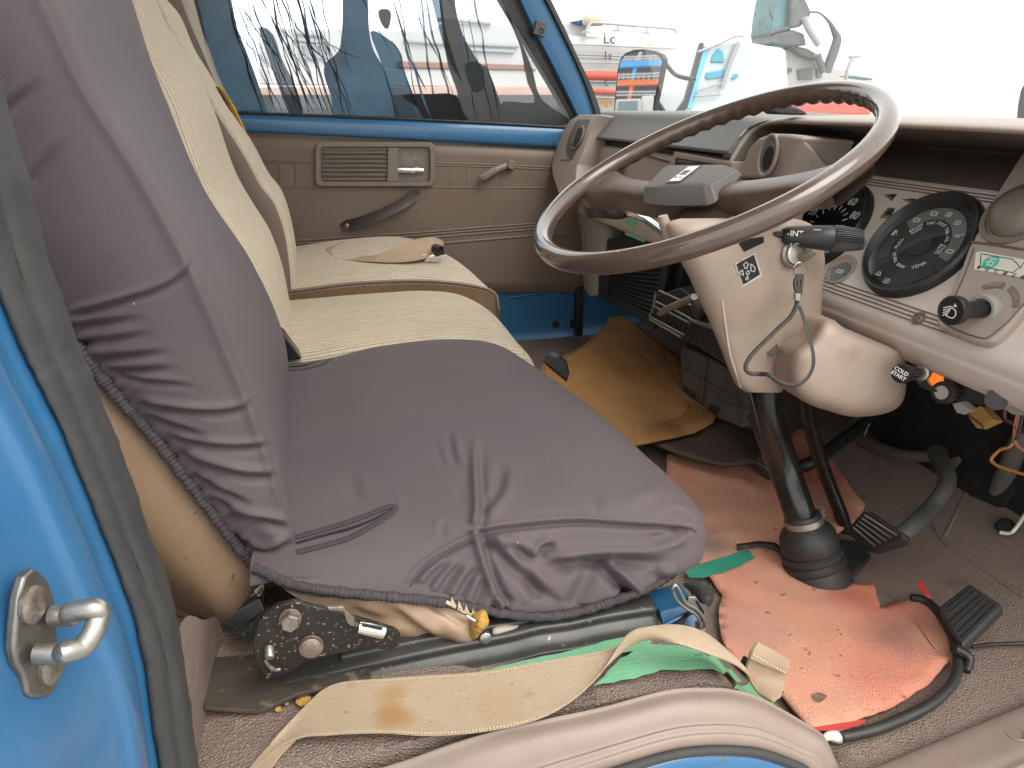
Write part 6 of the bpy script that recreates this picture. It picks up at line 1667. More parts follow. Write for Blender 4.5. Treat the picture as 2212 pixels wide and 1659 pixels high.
# sewn belt end standing up by the slope, with black cap
be = thing('belt_end', 'sewn tan belt end standing up through the floor beside the orange mat', 'belt end', hitf(1650, 1500))
fA = [at(1619, 1420, y=.50), at(1612, 1445, y=.50), at(1622, 1475, y=.497), at(1640, 1500, y=.495), at(1664, 1516, y=.493)]
fB = [at(1697, 1452, y=.505), at(1694, 1470, y=.505), at(1690, 1488, y=.50), at(1684, 1505, y=.497), at(1672, 1515, y=.493)]
v, f = ribbon_geo(fA, fB, 6, 5, .003, .002)
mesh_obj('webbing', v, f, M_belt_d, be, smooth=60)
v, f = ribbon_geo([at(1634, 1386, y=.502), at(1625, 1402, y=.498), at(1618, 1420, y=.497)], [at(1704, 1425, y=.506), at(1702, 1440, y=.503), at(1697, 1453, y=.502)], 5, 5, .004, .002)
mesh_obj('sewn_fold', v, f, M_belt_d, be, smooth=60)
multi('stitching', [prism_geo([at(1627+k*7.2, 1412+k*4.1, y=.4955), at(1631+k*7.2, 1414.5+k*4.1, y=.4955), at(1630+k*7.2, 1416.5+k*4.1, y=.4955), at(1626+k*7.2, 1414+k*4.1, y=.4955)], (0, -.0006, 0)) for k in range(10)], M_stitch, be, smooth=0)
prism('anchor_cap', [at(x, y, y=.512) for x, y in ((1602, 1442), (1612, 1422), (1630, 1432), (1690, 1480), (1696, 1498), (1676, 1512), (1622, 1470), (1606, 1458))], (0, .006, 0), M_blk, be, .002)
# chrome latch buckle with black strap at the seat corner
bk = thing('belt_latch', 'bent steel belt latch on a black strap at the front corner of the driver seat', 'belt latch', at(1490, 1310, y=.55))
for pts, r in (([(1452, 1270), (1456, 1264), (1464, 1268), (1480, 1300), (1500, 1312), (1516, 1330), (1524, 1352), (1518, 1362)], .0026), ([(1453, 1276), (1462, 1296), (1480, 1312), (1502, 1326), (1512, 1345), (1514, 1372)], .0024)):
    tube('latch_wire', [at(x, y, y=.546) for x, y in pts], r, M_steel, bk, n=10, span=5, flat=.7)
prism('latch_plate', [at(x, y, y=.548) for x, y in ((1488, 1290), (1504, 1290), (1528, 1324), (1526, 1340), (1516, 1345), (1500, 1318), (1484, 1302))], (0, .004, 0), M_steel, bk, .001)
prism('latch_slot', [at(x, y, y=.5475) for x, y in ((1501, 1298), (1508, 1298), (1522, 1322), (1518, 1330))], (0, .0008, 0), M_dark, bk, 0)
prism('latch_foot', [at(x, y, y=.55) for x, y in ((1502, 1345), (1516, 1345), (1527, 1372), (1520, 1384), (1505, 1376))], (0, .003, 0), M_steel, bk, .001)
rows = []
for (a, b) in zip([(1476, 1262), (1490, 1275), (1500, 1290), (1512, 1300)], [(1534, 1262), (1540, 1275), (1538, 1296), (1530, 1310)]):
    rows.append([at(*a, y=.565), at((a[0]+b[0])/2, (a[1]+b[1])/2-2, y=.558), at(*b, y=.565)])
v, f = net_geo(rows, 6, 6)
mesh_obj('strap', v, f, MATS['black_gusset'], bk, smooth=180, solid=.003)
rows = [[at(1380, 1306, y=.60), at(1420, 1296, y=.60), at(1470, 1282, y=.60)], [at(1382, 1322, y=.585), at(1425, 1312, y=.585), at(1480, 1294, y=.585)]]
v, f = net_geo(rows, 5, 4)
mesh_obj('seat_leg_plate', v, f, M_rail, dseat, smooth=180, solid=.004)

# ------------------------------------------------------------------ pedals
def pedal_pad(name, pts, y_or, mat, par, thick=.014, ribs=None):
    o = prism(name, pts, Fv*thick, mat, par, .004, seg=3)
    return o
br = thing('brake_pedal', 'ribbed black brake pedal on a curved grey steel arm right of the column', 'pedal', at(1890, 1190, x=.80))
bx = lambda px, py, x=.675: at(px, py, x=x)
bp = prism('pedal_pad', [bx(*q) for q in ((1833, 1138), (1846, 1120), (1862, 1104), (1876, 1103), (1948, 1152), (1952, 1160), (1944, 1172), (1884, 1191), (1872, 1188), (1838, 1160), (1831, 1150))], (.014, 0, -.008), MATS['black_boot'], br, .004, seg=3)
gr = []
for k in range(5):
    t = k/4
    a = (1844+t*24, 1140-t*27); b = (1891+t*46, 1180-t*24)
    gr.append(tube_geo([bx(*a, .6745), bx((a[0]+b[0])/2, (a[1]+b[1])/2, .6738), bx(*b, .6745)], .0014, n=6, span=2))
multi('tread_rib', gr, M_steel, bp, smooth=60)
tube('pedal_arm', [bx(1925, 1160, .69), bx(1965, 1142, .715), bx(2010, 1100, .775), bx(2036, 1066, .80), bx(2046, 1040, .82), bx(2042, 1015, .84), bx(2030, 995, .86), bx(2024, 976, .88)], [.0095, .0105, .0105, .0105, .011, .012], M_greydk, br, n=14, span=4, flat=1.15, up=(1, 0, 0))
multi('arm_bracket', [prism_geo([at(x, y, x=.90) for x, y in ((2034, 1012), (2056, 990), (2068, 986), (2074, 996), (2066, 1006), (2046, 1024))], (.004, 0, 0))], M_steel, br, bevel=.001)
cl_ = thing('clutch_pedal', 'ribbed black clutch pedal on a dark arm left of the steering column', 'pedal', at(1660, 1030, x=.72))
cx2 = lambda px, py, x=.70: at(px, py, x=x)
cp = prism('pedal_pad', [cx2(*q) for q in ((1620, 994), (1646, 970), (1660, 969), (1700, 996), (1714, 1014), (1704, 1026), (1662, 1033), (1650, 1031), (1623, 1010))], (.014, 0, -.008), M_greydk, cl_, .004, seg=3)
gr = []
for k in range(4):
    t = k/3
    a = (1634+t*18, 996-t*15); b = (1668+t*24, 1022-t*9)
    gr.append(tube_geo([cx2(*a, .6995), cx2((a[0]+b[0])/2, (a[1]+b[1])/2, .6985), cx2(*b, .6995)], .0016, n=6, span=2))
multi('tread_rib', gr, M_steel, cp, smooth=60)
tube('pedal_arm', [cx2(1690, 1012, .72), cx2(1740, 1005, .74), cx2(1780, 980, .78), cx2(1846, 931, .86), cx2(1900, 890, .92)], [.012, .011, .009], M_blk, cl_, n=12, span=4)
ac = thing('accelerator_pedal', 'flat grooved black rubber accelerator pedal at the right of the footwell', 'pedal', hitf(2090, 1390))
ax2 = lambda px, py, x: at(px, py, x=x)
e0_, e1_p, e2_p, e3_ = hitf(2026, 1310, .045), hitf(2094, 1258, .06), hitf(2168, 1308, .05), hitf(2078, 1398, .03)
apd = prism('pedal_pad', [e0_, e0_.lerp(e1_p, .9), e1_p, e1_p.lerp(e2_p, .9), e2_p, e3_], (.006, .0, -.014), MATS['black_boot'], ac, .004, seg=3)
gr = []
for k in range(6):
    t = .15+k*.14
    a, b = e0_.lerp(e3_, t).lerp(e1_p.lerp(e2_p, t), .08), e0_.lerp(e3_, t).lerp(e1_p.lerp(e2_p, t), .9)
    gr.append(tube_geo([a+Vector((-.0003, -.0003, .0004)), b+Vector((-.0003, -.0003, .0004))], .0011, n=6, span=1))
multi('pad_groove', gr, M_blk, apd, smooth=60)
tube('pedal_foot', [hitf(2060, 1400, .03), hitf(2092, 1420, .02), hitf(2086, 1450, .012)], [.006, .006, .005], M_blk, ac, n=10)
tag(tube('floor_cable', [hitf(2098, 1397, .014), hitf(2140, 1392, .012), hitf(2200, 1390, .01), hitf(2260, 1388, .01)], .0022, M_blk, None, n=8), 'thin black cable running across the brown floor behind the accelerator pedal', 'cable')
# toe board flap seams
for pts in ([(2000, 1110), (2040, 1170), (2080, 1200), (2212, 1290)], [(2040, 1160), (2066, 1110), (2090, 1062)]):
    tube('floor_fold', [hitf(x, y, -.002) for x, y in pts], .0035, M_floor, cab, n=8, span=5)
# ------------------------------------------------------------------ under the dashboard
H_ = lambda px, py, x=.66: at(px, py, x=x)
heat = thing('heater', 'black heater unit with slatted grille under the middle of the dashboard', 'heater', at(1380, 690, x=.70))
hb = prism('heater_body', [H_(1302, 650), (H_(1310, 515)), H_(1420, 515), H_(1480, 560), H_(1452, 700), H_(1408, 690)], (.14, .0, 0), M_blk, heat, .004)
fr_o = [H_(1312, 572, .655), H_(1452, 560, .655), H_(1424, 706, .655), H_(1304, 642, .655)]
for k in range(11):
    t = (k+.5)/11
    a = Vector(H_(1326, 576, .650)).lerp(H_(1316, 638, .650), t); b = Vector(H_(1446, 570, .650)).lerp(H_(1420, 690, .650), t)
    v, f = prism_geo([a, b, b+Vector((-.004, 0, -.0035)), a+Vector((-.004, 0, -.0035))], (.002, 0, .0015))
    mesh_obj('grille_slat', v, f, M_greydk if k % 1 else M_blk, heat, smooth=0)
multi('grille_frame', [prism_geo([H_(*p, .652) for p in q], (-.008, 0, 0)) for q in ([(1300, 566), (1326, 570), (1316, 642), (1298, 640)], [(1298, 634), (1318, 636), (1424, 694), (1420, 712)], [(1310, 562), (1450, 552), (1448, 572), (1318, 578)], [(1440, 560), (1454, 560), (1430, 704), (1416, 694)])], M_blk, heat, bevel=.002)
# chrome barred outlet below it
ho = thing('vent_outlet', 'black air outlet with chrome louvre bars hanging below the heater', 'air vent', at(1480, 760, x=.62))
O_ = lambda px, py, x=.600: at(px, py, x=x)
ob = prism('outlet_body', [O_(1412, 640), O_(1470, 622), O_(1560, 690), O_(1585, 800), O_(1500, 746), O_(1404, 690)], (.06, .03, 0), M_blk, ho, .003)
for a, b in (((1424, 628), (1504, 664)), ((1418, 652), (1450, 668)), ((1414, 662), (1440, 676)), ((1448, 664), (1494, 690)), ((1440, 672), (1490, 698)), ((1404, 684), (1478, 724)), ((1404, 690), (1470, 728)), ((1496, 694), (1560, 716)), ((1490, 690), (1550, 706))):
    v, f = tube_geo([O_(*a, .592), O_((a[0]+b[0])/2, (a[1]+b[1])/2, .592), O_(*b, .592)], .0021, n=8, span=1)
    mesh_obj('louvre_bar', v, f, M_steel, ho, smooth=60)
multi('outlet_fin', [tube_geo([O_(1446+k*9, 672+k*5.5, .596), O_(1434+k*9, 694+k*6.5, .596)], .0012, n=6, span=1) for k in range(9)], M_greydk, ob, smooth=60)
multi('outlet_rim', [tube_geo([O_(1416, 632, .592), O_(1412, 664, .592), O_(1403, 684, .592)], .0025, n=8, span=3)], M_steel, ob, smooth=60)
pk = thing('parking_brake_handle', 'grey metal parking brake handle in front of the heater outlet', 'handle', at(1470, 660, x=.57))
v, f = tube_geo([at(1425, 678, x=.565), at(1440, 668, x=.565), at(1470, 655, x=.565), at(1500, 641, x=.565)], [.0055, .0075, .0078, .0066], n=14, span=4, flat=.8)
mesh_obj('grip', v, f, M_steel, pk, smooth=60)
v, f = tube_geo([at(1500, 645, x=.567), at(1506, 662, x=.575), at(1512, 680, x=.60), at(1530, 700, x=.64)], [.006, .010, .009, .006], n=12, span=4)
mesh_obj('handle_shaft', v, f, M_greydk, pk, smooth=60)
# grey moulded bracket below
kb2 = thing('column_bracket', 'dusty grey moulded plastic bracket beside the column above the amber mat', 'bracket', at(1540, 900, x=.66))
B_ = lambda px, py, x=.63: at(px, py, x=x)
b1_ = prism('bracket_body', [B_(1468, 762), B_(1474, 748), B_(1530, 772), B_(1600, 812), B_(1648, 880), B_(1640, 900), B_(1600, 912), B_(1560, 896), B_(1520, 880), B_(1472, 832)], (.05, .02, -.0), M_greydk, kb2, .006, seg=3)
tube('bracket_rib', [B_(1528, 775, .628), B_(1520, 820, .628), B_(1516, 870, .628)], .003, M_greydk, b1_, n=8)
tube('bracket_rib', [B_(1470, 795, .628), B_(1530, 830, .628), B_(1596, 868, .628)], .002, M_greydk, b1_, n=8)
prism('bracket_window', [B_(1474, 834, .6285), B_(1500, 850, .6285), B_(1500, 862, .6285), B_(1476, 846, .6285)], (.002, 0, 0), M_dark, b1_, 0)
prism('bracket_window', [B_(1532, 872, .6285), B_(1566, 890, .6285), B_(1562, 902, .6285), B_(1532, 884, .6285)], (.002, 0, 0), M_dark, b1_, 0)
prism('bracket_tab', [B_(1560, 870, .625), B_(1610, 888, .625), B_(1600, 925, .625), B_(1545, 900, .625)], (.02, 0, .0), M_greydk, kb2, .003)

# dark equipment behind: fan housing, brackets
tag(lathe('blower_housing', at(2085, 930, x=1.0), (-1, 0, .2), [(0, .17), (.03, .17), (.05, .155), (.055, .12), (.05, .0001)], M_blk, None, n=48), 'large round black blower housing in the dark under the dashboard', 'blower')
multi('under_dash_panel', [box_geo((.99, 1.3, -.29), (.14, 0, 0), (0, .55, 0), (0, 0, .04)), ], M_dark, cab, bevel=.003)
# pipes
tag(tube('grey_pipe', [at(1856, 880, x=.90), at(1857, 915, x=.90), at(1862, 946, x=.90), at(1884, 962, x=.89), at(1931, 979, x=.88), at(1975, 985, x=.88), at(2030, 986, x=.89)], [.0135, .0135, .0125, .009, .009], pm('dusty_pipe', (.10, .092, .078), .6, var=(40, .6, (.15, .135, .11))), None, n=14, span=5), 'bent dusty grey pipe in the dark below the round knee cover', 'pipe')
tag(tube('floor_pipe', [at(2215, 930, x=.93), at(2199, 962, x=.93), at(2178, 1010, x=.94), at(2156, 1062, x=.95)], .0135, MATS['dusty_pipe'], None, n=14, span=4), 'straight grey pipe going down to the floor at the right edge', 'pipe')
tube('cable_tie', [at(1866, 942, x=.885), at(1878, 915, x=.88)], .0012, M_greypl, cab, n=6, span=1)
lathe('firewall_bolt', at(2092, 1003, x=.97), (-1, -.3, .1), [(0, .011), (.003, .011), (.004, .007), (.009, .0065), (.0095, .0001)], M_steel, cab, n=14)
lathe('firewall_bolt', at(2124, 1020, x=.97), (-1, -.3, .1), [(0, .009), (.003, .009), (.004, .004), (.004, .0001)], M_steel, cab, n=14)
prism('blue_patch', [at(x, y, x=.985) for x, y in ((2040, 1020), (2062, 1018), (2098, 1050), (2110, 1090), (2070, 1070), (2045, 1045))], (.004, 0, 0), M_blue_in, cab, .001)
# dark bracket plate for knobs
prism('knob_bracket', [at(x, y, x=.70) for x, y in ((1960, 775), (2060, 800), (2150, 850), (2150, 880), (2080, 870), (1990, 838), (1955, 800))], (.006, 0, 0), M_greydk, cab, .001)
prism('white_bracket', [at(x, y, x=.69) for x, y in ((2148, 838), (2230, 850), (2230, 900), (2185, 895), (2140, 862))], (.006, 0, 0), M_greypl, cab, .001)
def pull(name, lab, front, back, xf, xb, r, mat=M_blk, ribs=True):
    p, q = at(*front, x=xf), at(*back, x=xb)
    d = (p-q).normalized(); L = (p-q).length
    t = thing(name, lab, 'knob', q)
    lathe('knob_nut', q, d, [(-.004, r*.85), (.003, r*.85), (.004, r*.6), (.008, r*.58), (.008, r*.45)], M_steel, t, n=12)
    lathe('knob_body', q, d, [(0, r*.42), (L*.2, r*.45), (L*.3, r*.62), (L*.7, r*.66), (L*.78, r), (L*.97, r), (L, r*.94), (L, r*.9), (L-.0006, r*.88), (L-.0006, .0001)], mat, t, n=32)
    if ribs:
        e1 = (Vector((0, 0, 1))-d*d.z).normalized(); e2 = d.cross(e1)
        multi('knob_rib', [tube_geo([q+d*(L*.3)+(e1*math.cos(a)+e2*math.sin(a))*r*.62, q+d*(L*.72)+(e1*math.cos(a)+e2*math.sin(a))*r*.78], .0010, n=5, span=1) for a in [k*math.pi/6 for k in range(12)]], M_greydk, t, smooth=60)
    return t, p, d
t, p, d = pull('cold_start_knob', 'black pull knob lettered COLD START beside the round knee cover', (1944, 807), (1992, 806), .622, .672, .0108)
r_ = Vector((0, -1, 0)); r_ = (r_-d*r_.dot(d)).normalized(); u_ = d.cross(r_); u_ = u_ if u_.z > 0 else -u_
ra = (r_*.97-u_*.20).normalized(); ua = (u_*.97+r_*.20).normalized()
multi('knob_lettering', [text_geo('COLD', p+d*.0002+ua*.0030, ra, ua, .0062, .0002, 0, .00012), text_geo('START', p+d*.0002-ua*.0030, ra, ua, .0062, .0002, 0, .00012)], M_white, t, smooth=0)
c = at(2026, 818, x=.698)
al = thing('amber_lamp', 'small amber warning lamp in a chrome ring under the dashboard lip', 'lamp', c)
lathe('lamp_ring', c, (-1, -.4, .2), [(0, .0115), (.004, .011), (.006, .0095), (.004, .009)], M_chrome, al, n=24)
lathe('lamp_lens', c, (-1, -.4, .2), [(.002, .0088), (.006, .0075), (.008, .004), (.0085, .0001)], M_amberlamp, al, n=20)
t, p, d = pull('lighter_knob', 'black and chrome cigarette lighter knob under the dashboard lip', (2034, 848), (2082, 846), .665, .71, .0128)
lathe('lighter_face', p+d*.0002, d, [(0, .0078), (.0006, .0078), (.0006, .0058), (-.001, .0056), (-.001, .0001)], M_greypl, t, n=28)
prism('lighter_rim_gap', [p+d*.0012+r_*.0085*math.cos(a)+u_*.0085*math.sin(a) for a in (2.9, 3.4)]+[p+d*.0012+r_*.0045*math.cos(a)+u_*.0045*math.sin(a) for a in (3.4, 2.9)], d*.0002, M_dark, t, 0)
pull('choke_knob', 'plain dark grey knob on the pale bracket at the right', (2149, 865), (2176, 860), .66, .69, .0105, M_greydk, False)
rl = thing('relay', 'brown box shaped relay hanging on wires below the lighter knob', 'relay', at(2115, 900, x=.70))
v, f = prism_geo([at(x, y, x=.685) for x, y in ((2087, 893), (2117, 876), (2146, 907), (2108, 925))], (.02, .004, -.006))
mesh_obj('relay_case', v, f, M_card, rl, smooth=0, bevel=.001)
prism('relay_plug', [at(x, y, x=.68) for x, y in ((2056, 872), (2072, 868), (2098, 888), (2082, 896), (2066, 892))], (.012, 0, 0), M_greypl, rl, .001)
tube('relay_wire', [at(2078, 876, x=.683), at(2092, 896, x=.682), at(2120, 918, x=.683), at(2124, 925, x=.69)], .0009, M_ink, rl, n=6)
wr = [((2206, 880), (2196, 930), (2184, 962), (2160, 972), (2142, 990), (2146, 1000), (2165, 1010), (2230, 1030)), ((2200, 885), (2192, 930), (2196, 960), (2230, 985)), ((2212, 880), (2198, 940), (2178, 966)), ((2170, 880), (2172, 905), (2192, 918), (2200, 940))]
for pts, m_, lb in zip(wr, (M_wire_o, M_wire_p, M_ink, pm('purple_wire', (.16, .05, .07), .5)), ('orange wire looping down at the right edge under the dashboard', 'pink wire beside the orange wire at the right edge', 'black wire twisted with the orange wire at the right edge', 'dark red wire hanging below the pale bracket')):
    tag(tube('loose_wire', [at(x, y, x=.74) for x, y in pts], .0019, m_, None, n=8, span=5), lb, 'wire', 'loose wires')
ywr = tag(tube('loose_wire', [hitf(2230, 1088, .03), hitf(2195, 1140, .03), hitf(2180, 1152, .02), hitf(2160, 1150, .02)], .0026, M_label, None, n=8), 'tied off pale wire end lying on the toe board at the right edge', 'wire', 'loose wires')
lathe('rubber_grommet', hitf(2172, 1140, .004), (-.3, -.5, 1), [(0, .014), (.006, .013), (.007, .009), (.003, .008), (.003, .0001)], M_blk, cab, n=20)
# ------------------------------------------------------------------ outside
def O3(px, py, y): return at(px, py, y=y)
gz = -1.55
g = mesh_obj('ground', [(-400, -400, gz), (400, -400, gz), (400, 400, gz), (-400, 400, gz)], [(0, 1, 2, 3)], pm('yard_concrete', (.36, .35, .33), .85, var=(.6, .6, (.27, .26, .25)), bump=(6, .2, .01)), None, smooth=0)
g['kind'] = 'structure'
Mw = pm('ship_white', (.47, .46, .445), .45, var=(.35, .6, (.38, .365, .34)), spots=(1.1, .69, (.5, .32, .2), .06))
Mred = pm('ship_red', (.50, .075, .05), .6, var=(1.2, .7, (.36, .09, .07)), bump=(3, .3, .03))
Mgrey = pm('ship_grey', (.30, .31, .32), .5)
Mgreyl = pm('pale_grey_paint', (.36, .37, .375), .5)
# moored white boat seen through the windscreen: curved topsides, red bands, rail
YS_ = 24.0
boat = thing('white_boat', 'large white boat with two red stripes and a roof rail behind the truck', 'boat', at(1350, 300, y=YS_))
BX = [1120, 1180, 1240, 1300, 1360, 1420, 1480, 1530]
def brow(y0, y1, sag=6): return lambda t: 0
rows = []
for (yl, yr, d) in ((70, 92, .9), (74, 96, .1), (105, 122, 0), (125, 140, .05), (150, 160, -.05), (188, 196, -.1), (230, 236, .0), (300, 300, .35), (420, 420, .8)):
    rows.append([at(x, yl+(yr-yl)*(x-1120)/410, y=YS_+d+.35*((x-1320)/200)**2) for x in BX])
v, f = net_geo(rows, 4, 4)
mesh_obj('hull', v, f, Mw, boat, smooth=180)
for (yl, yr, h) in ((150, 158, 19), (184, 203, 11)):
    rows = []
    for dy in (0, h):
        rows.append([at(x, yl+(yr-yl)*(x-1120)/410+dy, y=YS_-.22+.35*((x-1320)/200)**2) for x in BX])
    v, f = net_geo(rows, 4, 2)
    mesh_obj('red_stripe', v, f, Mred, boat, smooth=180, solid=.06)
for (yl, yr) in ((90, 108), (112, 128), (118, 133), (131, 140), (172, 180), (206, 216)):
    tube('hull_rib', [at(x, yl+(yr-yl)*(x-1120)/410, y=YS_-.2+.35*((x-1320)/200)**2) for x in BX], .028, Mgrey if yl in (112,) else Mgreyl, boat, n=6, span=3)
tube('roof_rail', [at(x, y, y=YS_-.1) for x, y in ((1268, 62), (1275, 52), (1285, 49), (1350, 54), (1430, 60), (1454, 62), (1460, 66), (1462, 74))], .045, Mgreyl, boat, n=8, span=4)
for x, y in ((1270, 57), (1337, 54), (1400, 59)):
    tube('rail_post', [at(x, y, y=YS_-.1), at(x-4, y+12, y=YS_-.1)], .04, Mgreyl, boat, n=8, span=1)
    prism('rail_foot', [at(x-10, y+10, y=YS_-.15), at(x+4, y+10, y=YS_-.15), at(x+7, y+14, y=YS_-.15), at(x-13, y+14, y=YS_-.15)], (0, .12, 0), Mgrey, boat, 0)
prism('wheelhouse', [at(x, y, y=YS_+.6) for x, y in ((1226, 98), (1226, 50), (1252, 46), (1268, 50), (1268, 98))], (0, 1.6, 0), Mw, boat, .03)
prism('blue_cover', [at(x, y, y=YS_+.4) for x, y in ((1236, 46), (1268, 40), (1302, 42), (1306, 50), (1250, 53))], (0, 1, 0), pm('blue_tarp', (.03, .10, .30), .7), boat, .03)
rows = []
v, f = lathe_geo(at(1281, 48, y=YS_+.2), (0, 0, 1), [(-.1, .30), (.0, .34), (.14, .33), (.22, .22), (.25, .0001)], 18)
mesh_obj('canvas_lump', v, f, pm('canvas', (.48, .42, .32), .9, bump=(8, .4, .05)), boat, smooth=180)
# strokes of hull lettering
def hull_text(s, px, py, size):
    c = at(px, py, y=YS_-.32)
    return text_geo(s, c, (1, .0, -.02), (0, 0, 1), size, .01)
multi('hull_lettering', [hull_text('Lc', 1316, 84, .44), hull_text('1s', 1234, 115, .36), hull_text('1s', 1312, 121, .34), hull_text('c', 1310, 177, .38), hull_text('IG', 1416, 225, .36)], pm('dark_paint', (.05, .05, .055), .6), boat, smooth=0)
multi('rust_mark', [tube_geo([at(1300+k*5, 214+(k % 2)*3, y=YS_-.33), at(1302+k*5, 222+(k % 3)*5, y=YS_-.33)], .03, n=6, span=1) for k in range(5)], pm('rust_orange', (.42, .2, .05), .9), boat, smooth=60)

# passenger side door mirror on its arms
mir = thing('door_mirror', 'tall black framed rear view mirror outside the passenger door', 'mirror', at(1370, 250, y=2.12))
MY = 2.12
o5 = [(1323, 262), (1328, 205), (1333, 150), (1340, 125), (1350, 114), (1368, 107), (1392, 106), (1414, 110), (1428, 117), (1434, 128), (1430, 150), (1422, 190), (1414, 225), (1410, 262)]
mn = Vector((-.90, -.43, .035)).normalized()     # faces back along the cab side
mc = at(1378, 180, y=MY)
def MP(px, py, o=0.0): return hitp(px, py, mc+mn*o, mn)
prism('mirror_shell', [MP(x, y, -.001) for x, y in o5], -mn*.02, M_blk, mir, .003)
ins = lambda k: [(1377+(x-1377)*k, 185+(y-185)*k) for x, y in o5]
prism('mirror_glass', [MP(x, y, .0006) for x, y in ins(.935)], -mn*.0012, M_mirror, mir, 0)
tube('mirror_arm', [at(1430, 122, y=2.16), at(1440, 140, y=2.13), at(1455, 158, y=2.10), at(1470, 166, y=2.06), at(1500, 172, y=2.0)], .006, M_blk, mir, n=10)
tube('mirror_arm', [at(1412, 212, y=2.16), at(1424, 228, y=2.12), at(1440, 255, y=2.06), at(1450, 275, y=2.0)], .0085, M_blk, mir, n=10)

mr2 = thing('door_mirror', 'dark rounded mirror edge just showing at the right side of the windscreen', 'mirror', at(2210, 250, x=1.02))
prism('mirror_shell', [at(x, y, x=1.02) for x, y in ((2192, 262), (2194, 230), (2200, 196), (2212, 172), (2262, 165), (2262, 270))], (.03, 0, 0), M_blk, mr2, .006)
# steel deck structure and truck far behind, which the mirror shows
d_in = ray(1378, 180).normalized(); d_out = d_in-mn*2*d_in.dot(mn)
side = Vector((0, 0, 1)).cross(d_out).normalized(); upv = d_out.cross(side).normalized()
if upv.z < 0: upv = -upv
DIST = 30.0
mcw = mc+d_out*DIST
def MW(px, py, back=0.0):      # point of the far structure that the mirror shows at this place
    h = MP(px, py); di = ray(px, py).normalized(); do = di-mn*2*di.dot(mn)
    n_ = Vector((d_out.x, d_out.y, 0)).normalized()
    return h+do*((mcw+n_*back-h).dot(n_)/do.dot(n_))
deck = thing('steel_decks', 'multi storey steel deck structure with a blue and an orange beam seen in the mirror', 'deck structure', mcw+Vector((0, 0, gz-mcw.z)))
fn = Vector((d_out.x, d_out.y, 0)).normalized()
Mob = pm('orange_beam', (.72, .20, .09), .5); Mbb = pm('sky_blue_beam', (.10, .36, .72), .5)
def beam(nm, q, mat, back=0.0, dep=.5):
    return prism(nm, [MW(x, y, back) for x, y in q], fn*dep, mat, deck, 0)
beam('dark_bay', [(1300, 95), (1460, 95), (1460, 275), (1300, 275)], pm('bay_dark', (.05, .05, .055), .8), 4.0, .3)
beam('deck_beam', [(1300, 133), (1460, 128), (1460, 140), (1300, 147)], Mbb)
beam('deck_beam', [(1300, 174), (1460, 170), (1460, 180), (1300, 186)], Mob)
beam('deck_post', [(1369, 143), (1377, 142), (1369, 172), (1362, 173)], Mbb, .1)
beam('deck_post', [(1361, 184), (1369, 183), (1363, 212), (1355, 213)], Mob, .1)
beam('deck_post', [(1384, 106), (1390, 106), (1378, 133), (1371, 134)], Mgreyl, .1)
for (x0, y0, x1, y1) in ((1338, 124, 1430, 120), (1338, 129, 1430, 126), (1330, 162, 1430, 158), (1330, 168, 1430, 164), (1325, 199, 1430, 198), (1325, 206, 1430, 204)):
    tube('deck_rail', [MW(x0, y0, -.2), MW(x1, y1, -.2)], .03, Mgreyl, deck, n=6, span=1)
for k in range(8):
    tube('rail_post', [MW(1340+k*11, 121, -.2), MW(1339+k*11, 132, -.2)], .022, Mgreyl, deck, n=6, span=1)
    tube('rail_post', [MW(1336+k*11, 158, -.2), MW(1335+k*11, 172, -.2)], .022, Mgreyl, deck, n=6, span=1)
rt = thing('parked_truck', 'pale truck cab with a big windscreen seen at the foot of the mirror', 'truck', MW(1370, 265, -6)+Vector((0, 0, -1)))
prism('cab_body', [MW(x, y, -6) for x, y in ((1326, 262), (1330, 215), (1384, 213), (1386, 262))], fn*1.6, Mgreyl, rt, .05)
prism('truck_windscreen', [MW(x, y, -6.05) for x, y in ((1334, 246), (1337, 219), (1378, 217), (1378, 246))], fn*.05, pm('truck_glass', (.12, .16, .16), .1), rt, .02)
prism('cargo_body', [MW(x, y, -5) for x, y in ((1384, 262), (1386, 208), (1412, 206), (1412, 262))], fn*3, Mw, rt, .05)

# neighbouring white truck cab with blue windows, ahead and to the left
YT = 7.0
tr = thing('white_truck', 'white truck cab with blue tinted windows parked beyond the windscreen', 'truck', at(1540, 330, y=YT)+Vector((0, 0, -.9)))
prism('cab_side', [at(x, y, y=YT) for x, y in ((1462, 420), (1475, 240), (1502, 160), (1522, 92), (1560, 90), (1596, 84), (1640, 95), (1700, 105), (1720, 420))], (.25, 2.2, 0), pm('truck_white', (.46, .50, .53), .3, coat=.3), tr, .04)
prism('door_pillar', [at(x, y, y=YT-.02) for x, y in ((1462, 240), (1480, 215), (1514, 92), (1522, 92), (1500, 180), (1482, 238))], (0, .05, 0), M_blk, tr, .01)
prism('blue_panel', [at(x, y, y=YT-.015) for x, y in ((1484, 236), (1500, 180), (1520, 105), (1536, 100), (1512, 170), (1496, 236))], (0, .05, 0), pm('sky_paint', (.12, .45, .68), .35), tr, .01)
prism('side_window', [at(x, y, y=YT-.02) for x, y in ((1535, 135), (1540, 120), (1553, 103), (1564, 112), (1566, 136))], (0, .03, 0), pm('teal_window', (.03, .28, .42), .15), tr, .015)
prism('side_window', [at(x, y, y=YT-.02) for x, y in ((1524, 168), (1528, 156), (1566, 149), (1566, 166), (1530, 172))], (0, .03, 0), MATS['teal_window'], tr, .01)
prism('side_window', [at(x, y, y=YT-.02) for x, y in ((1580, 170), (1588, 160), (1594, 158), (1596, 166), (1586, 172))], (0, .03, 0), MATS['teal_window'], tr, .01)
tube('window_pillar', [at(x, y, y=YT-.04) for x, y in ((1596, 92), (1584, 118), (1572, 150), (1560, 190))], .022, Mgrey, tr, n=8)
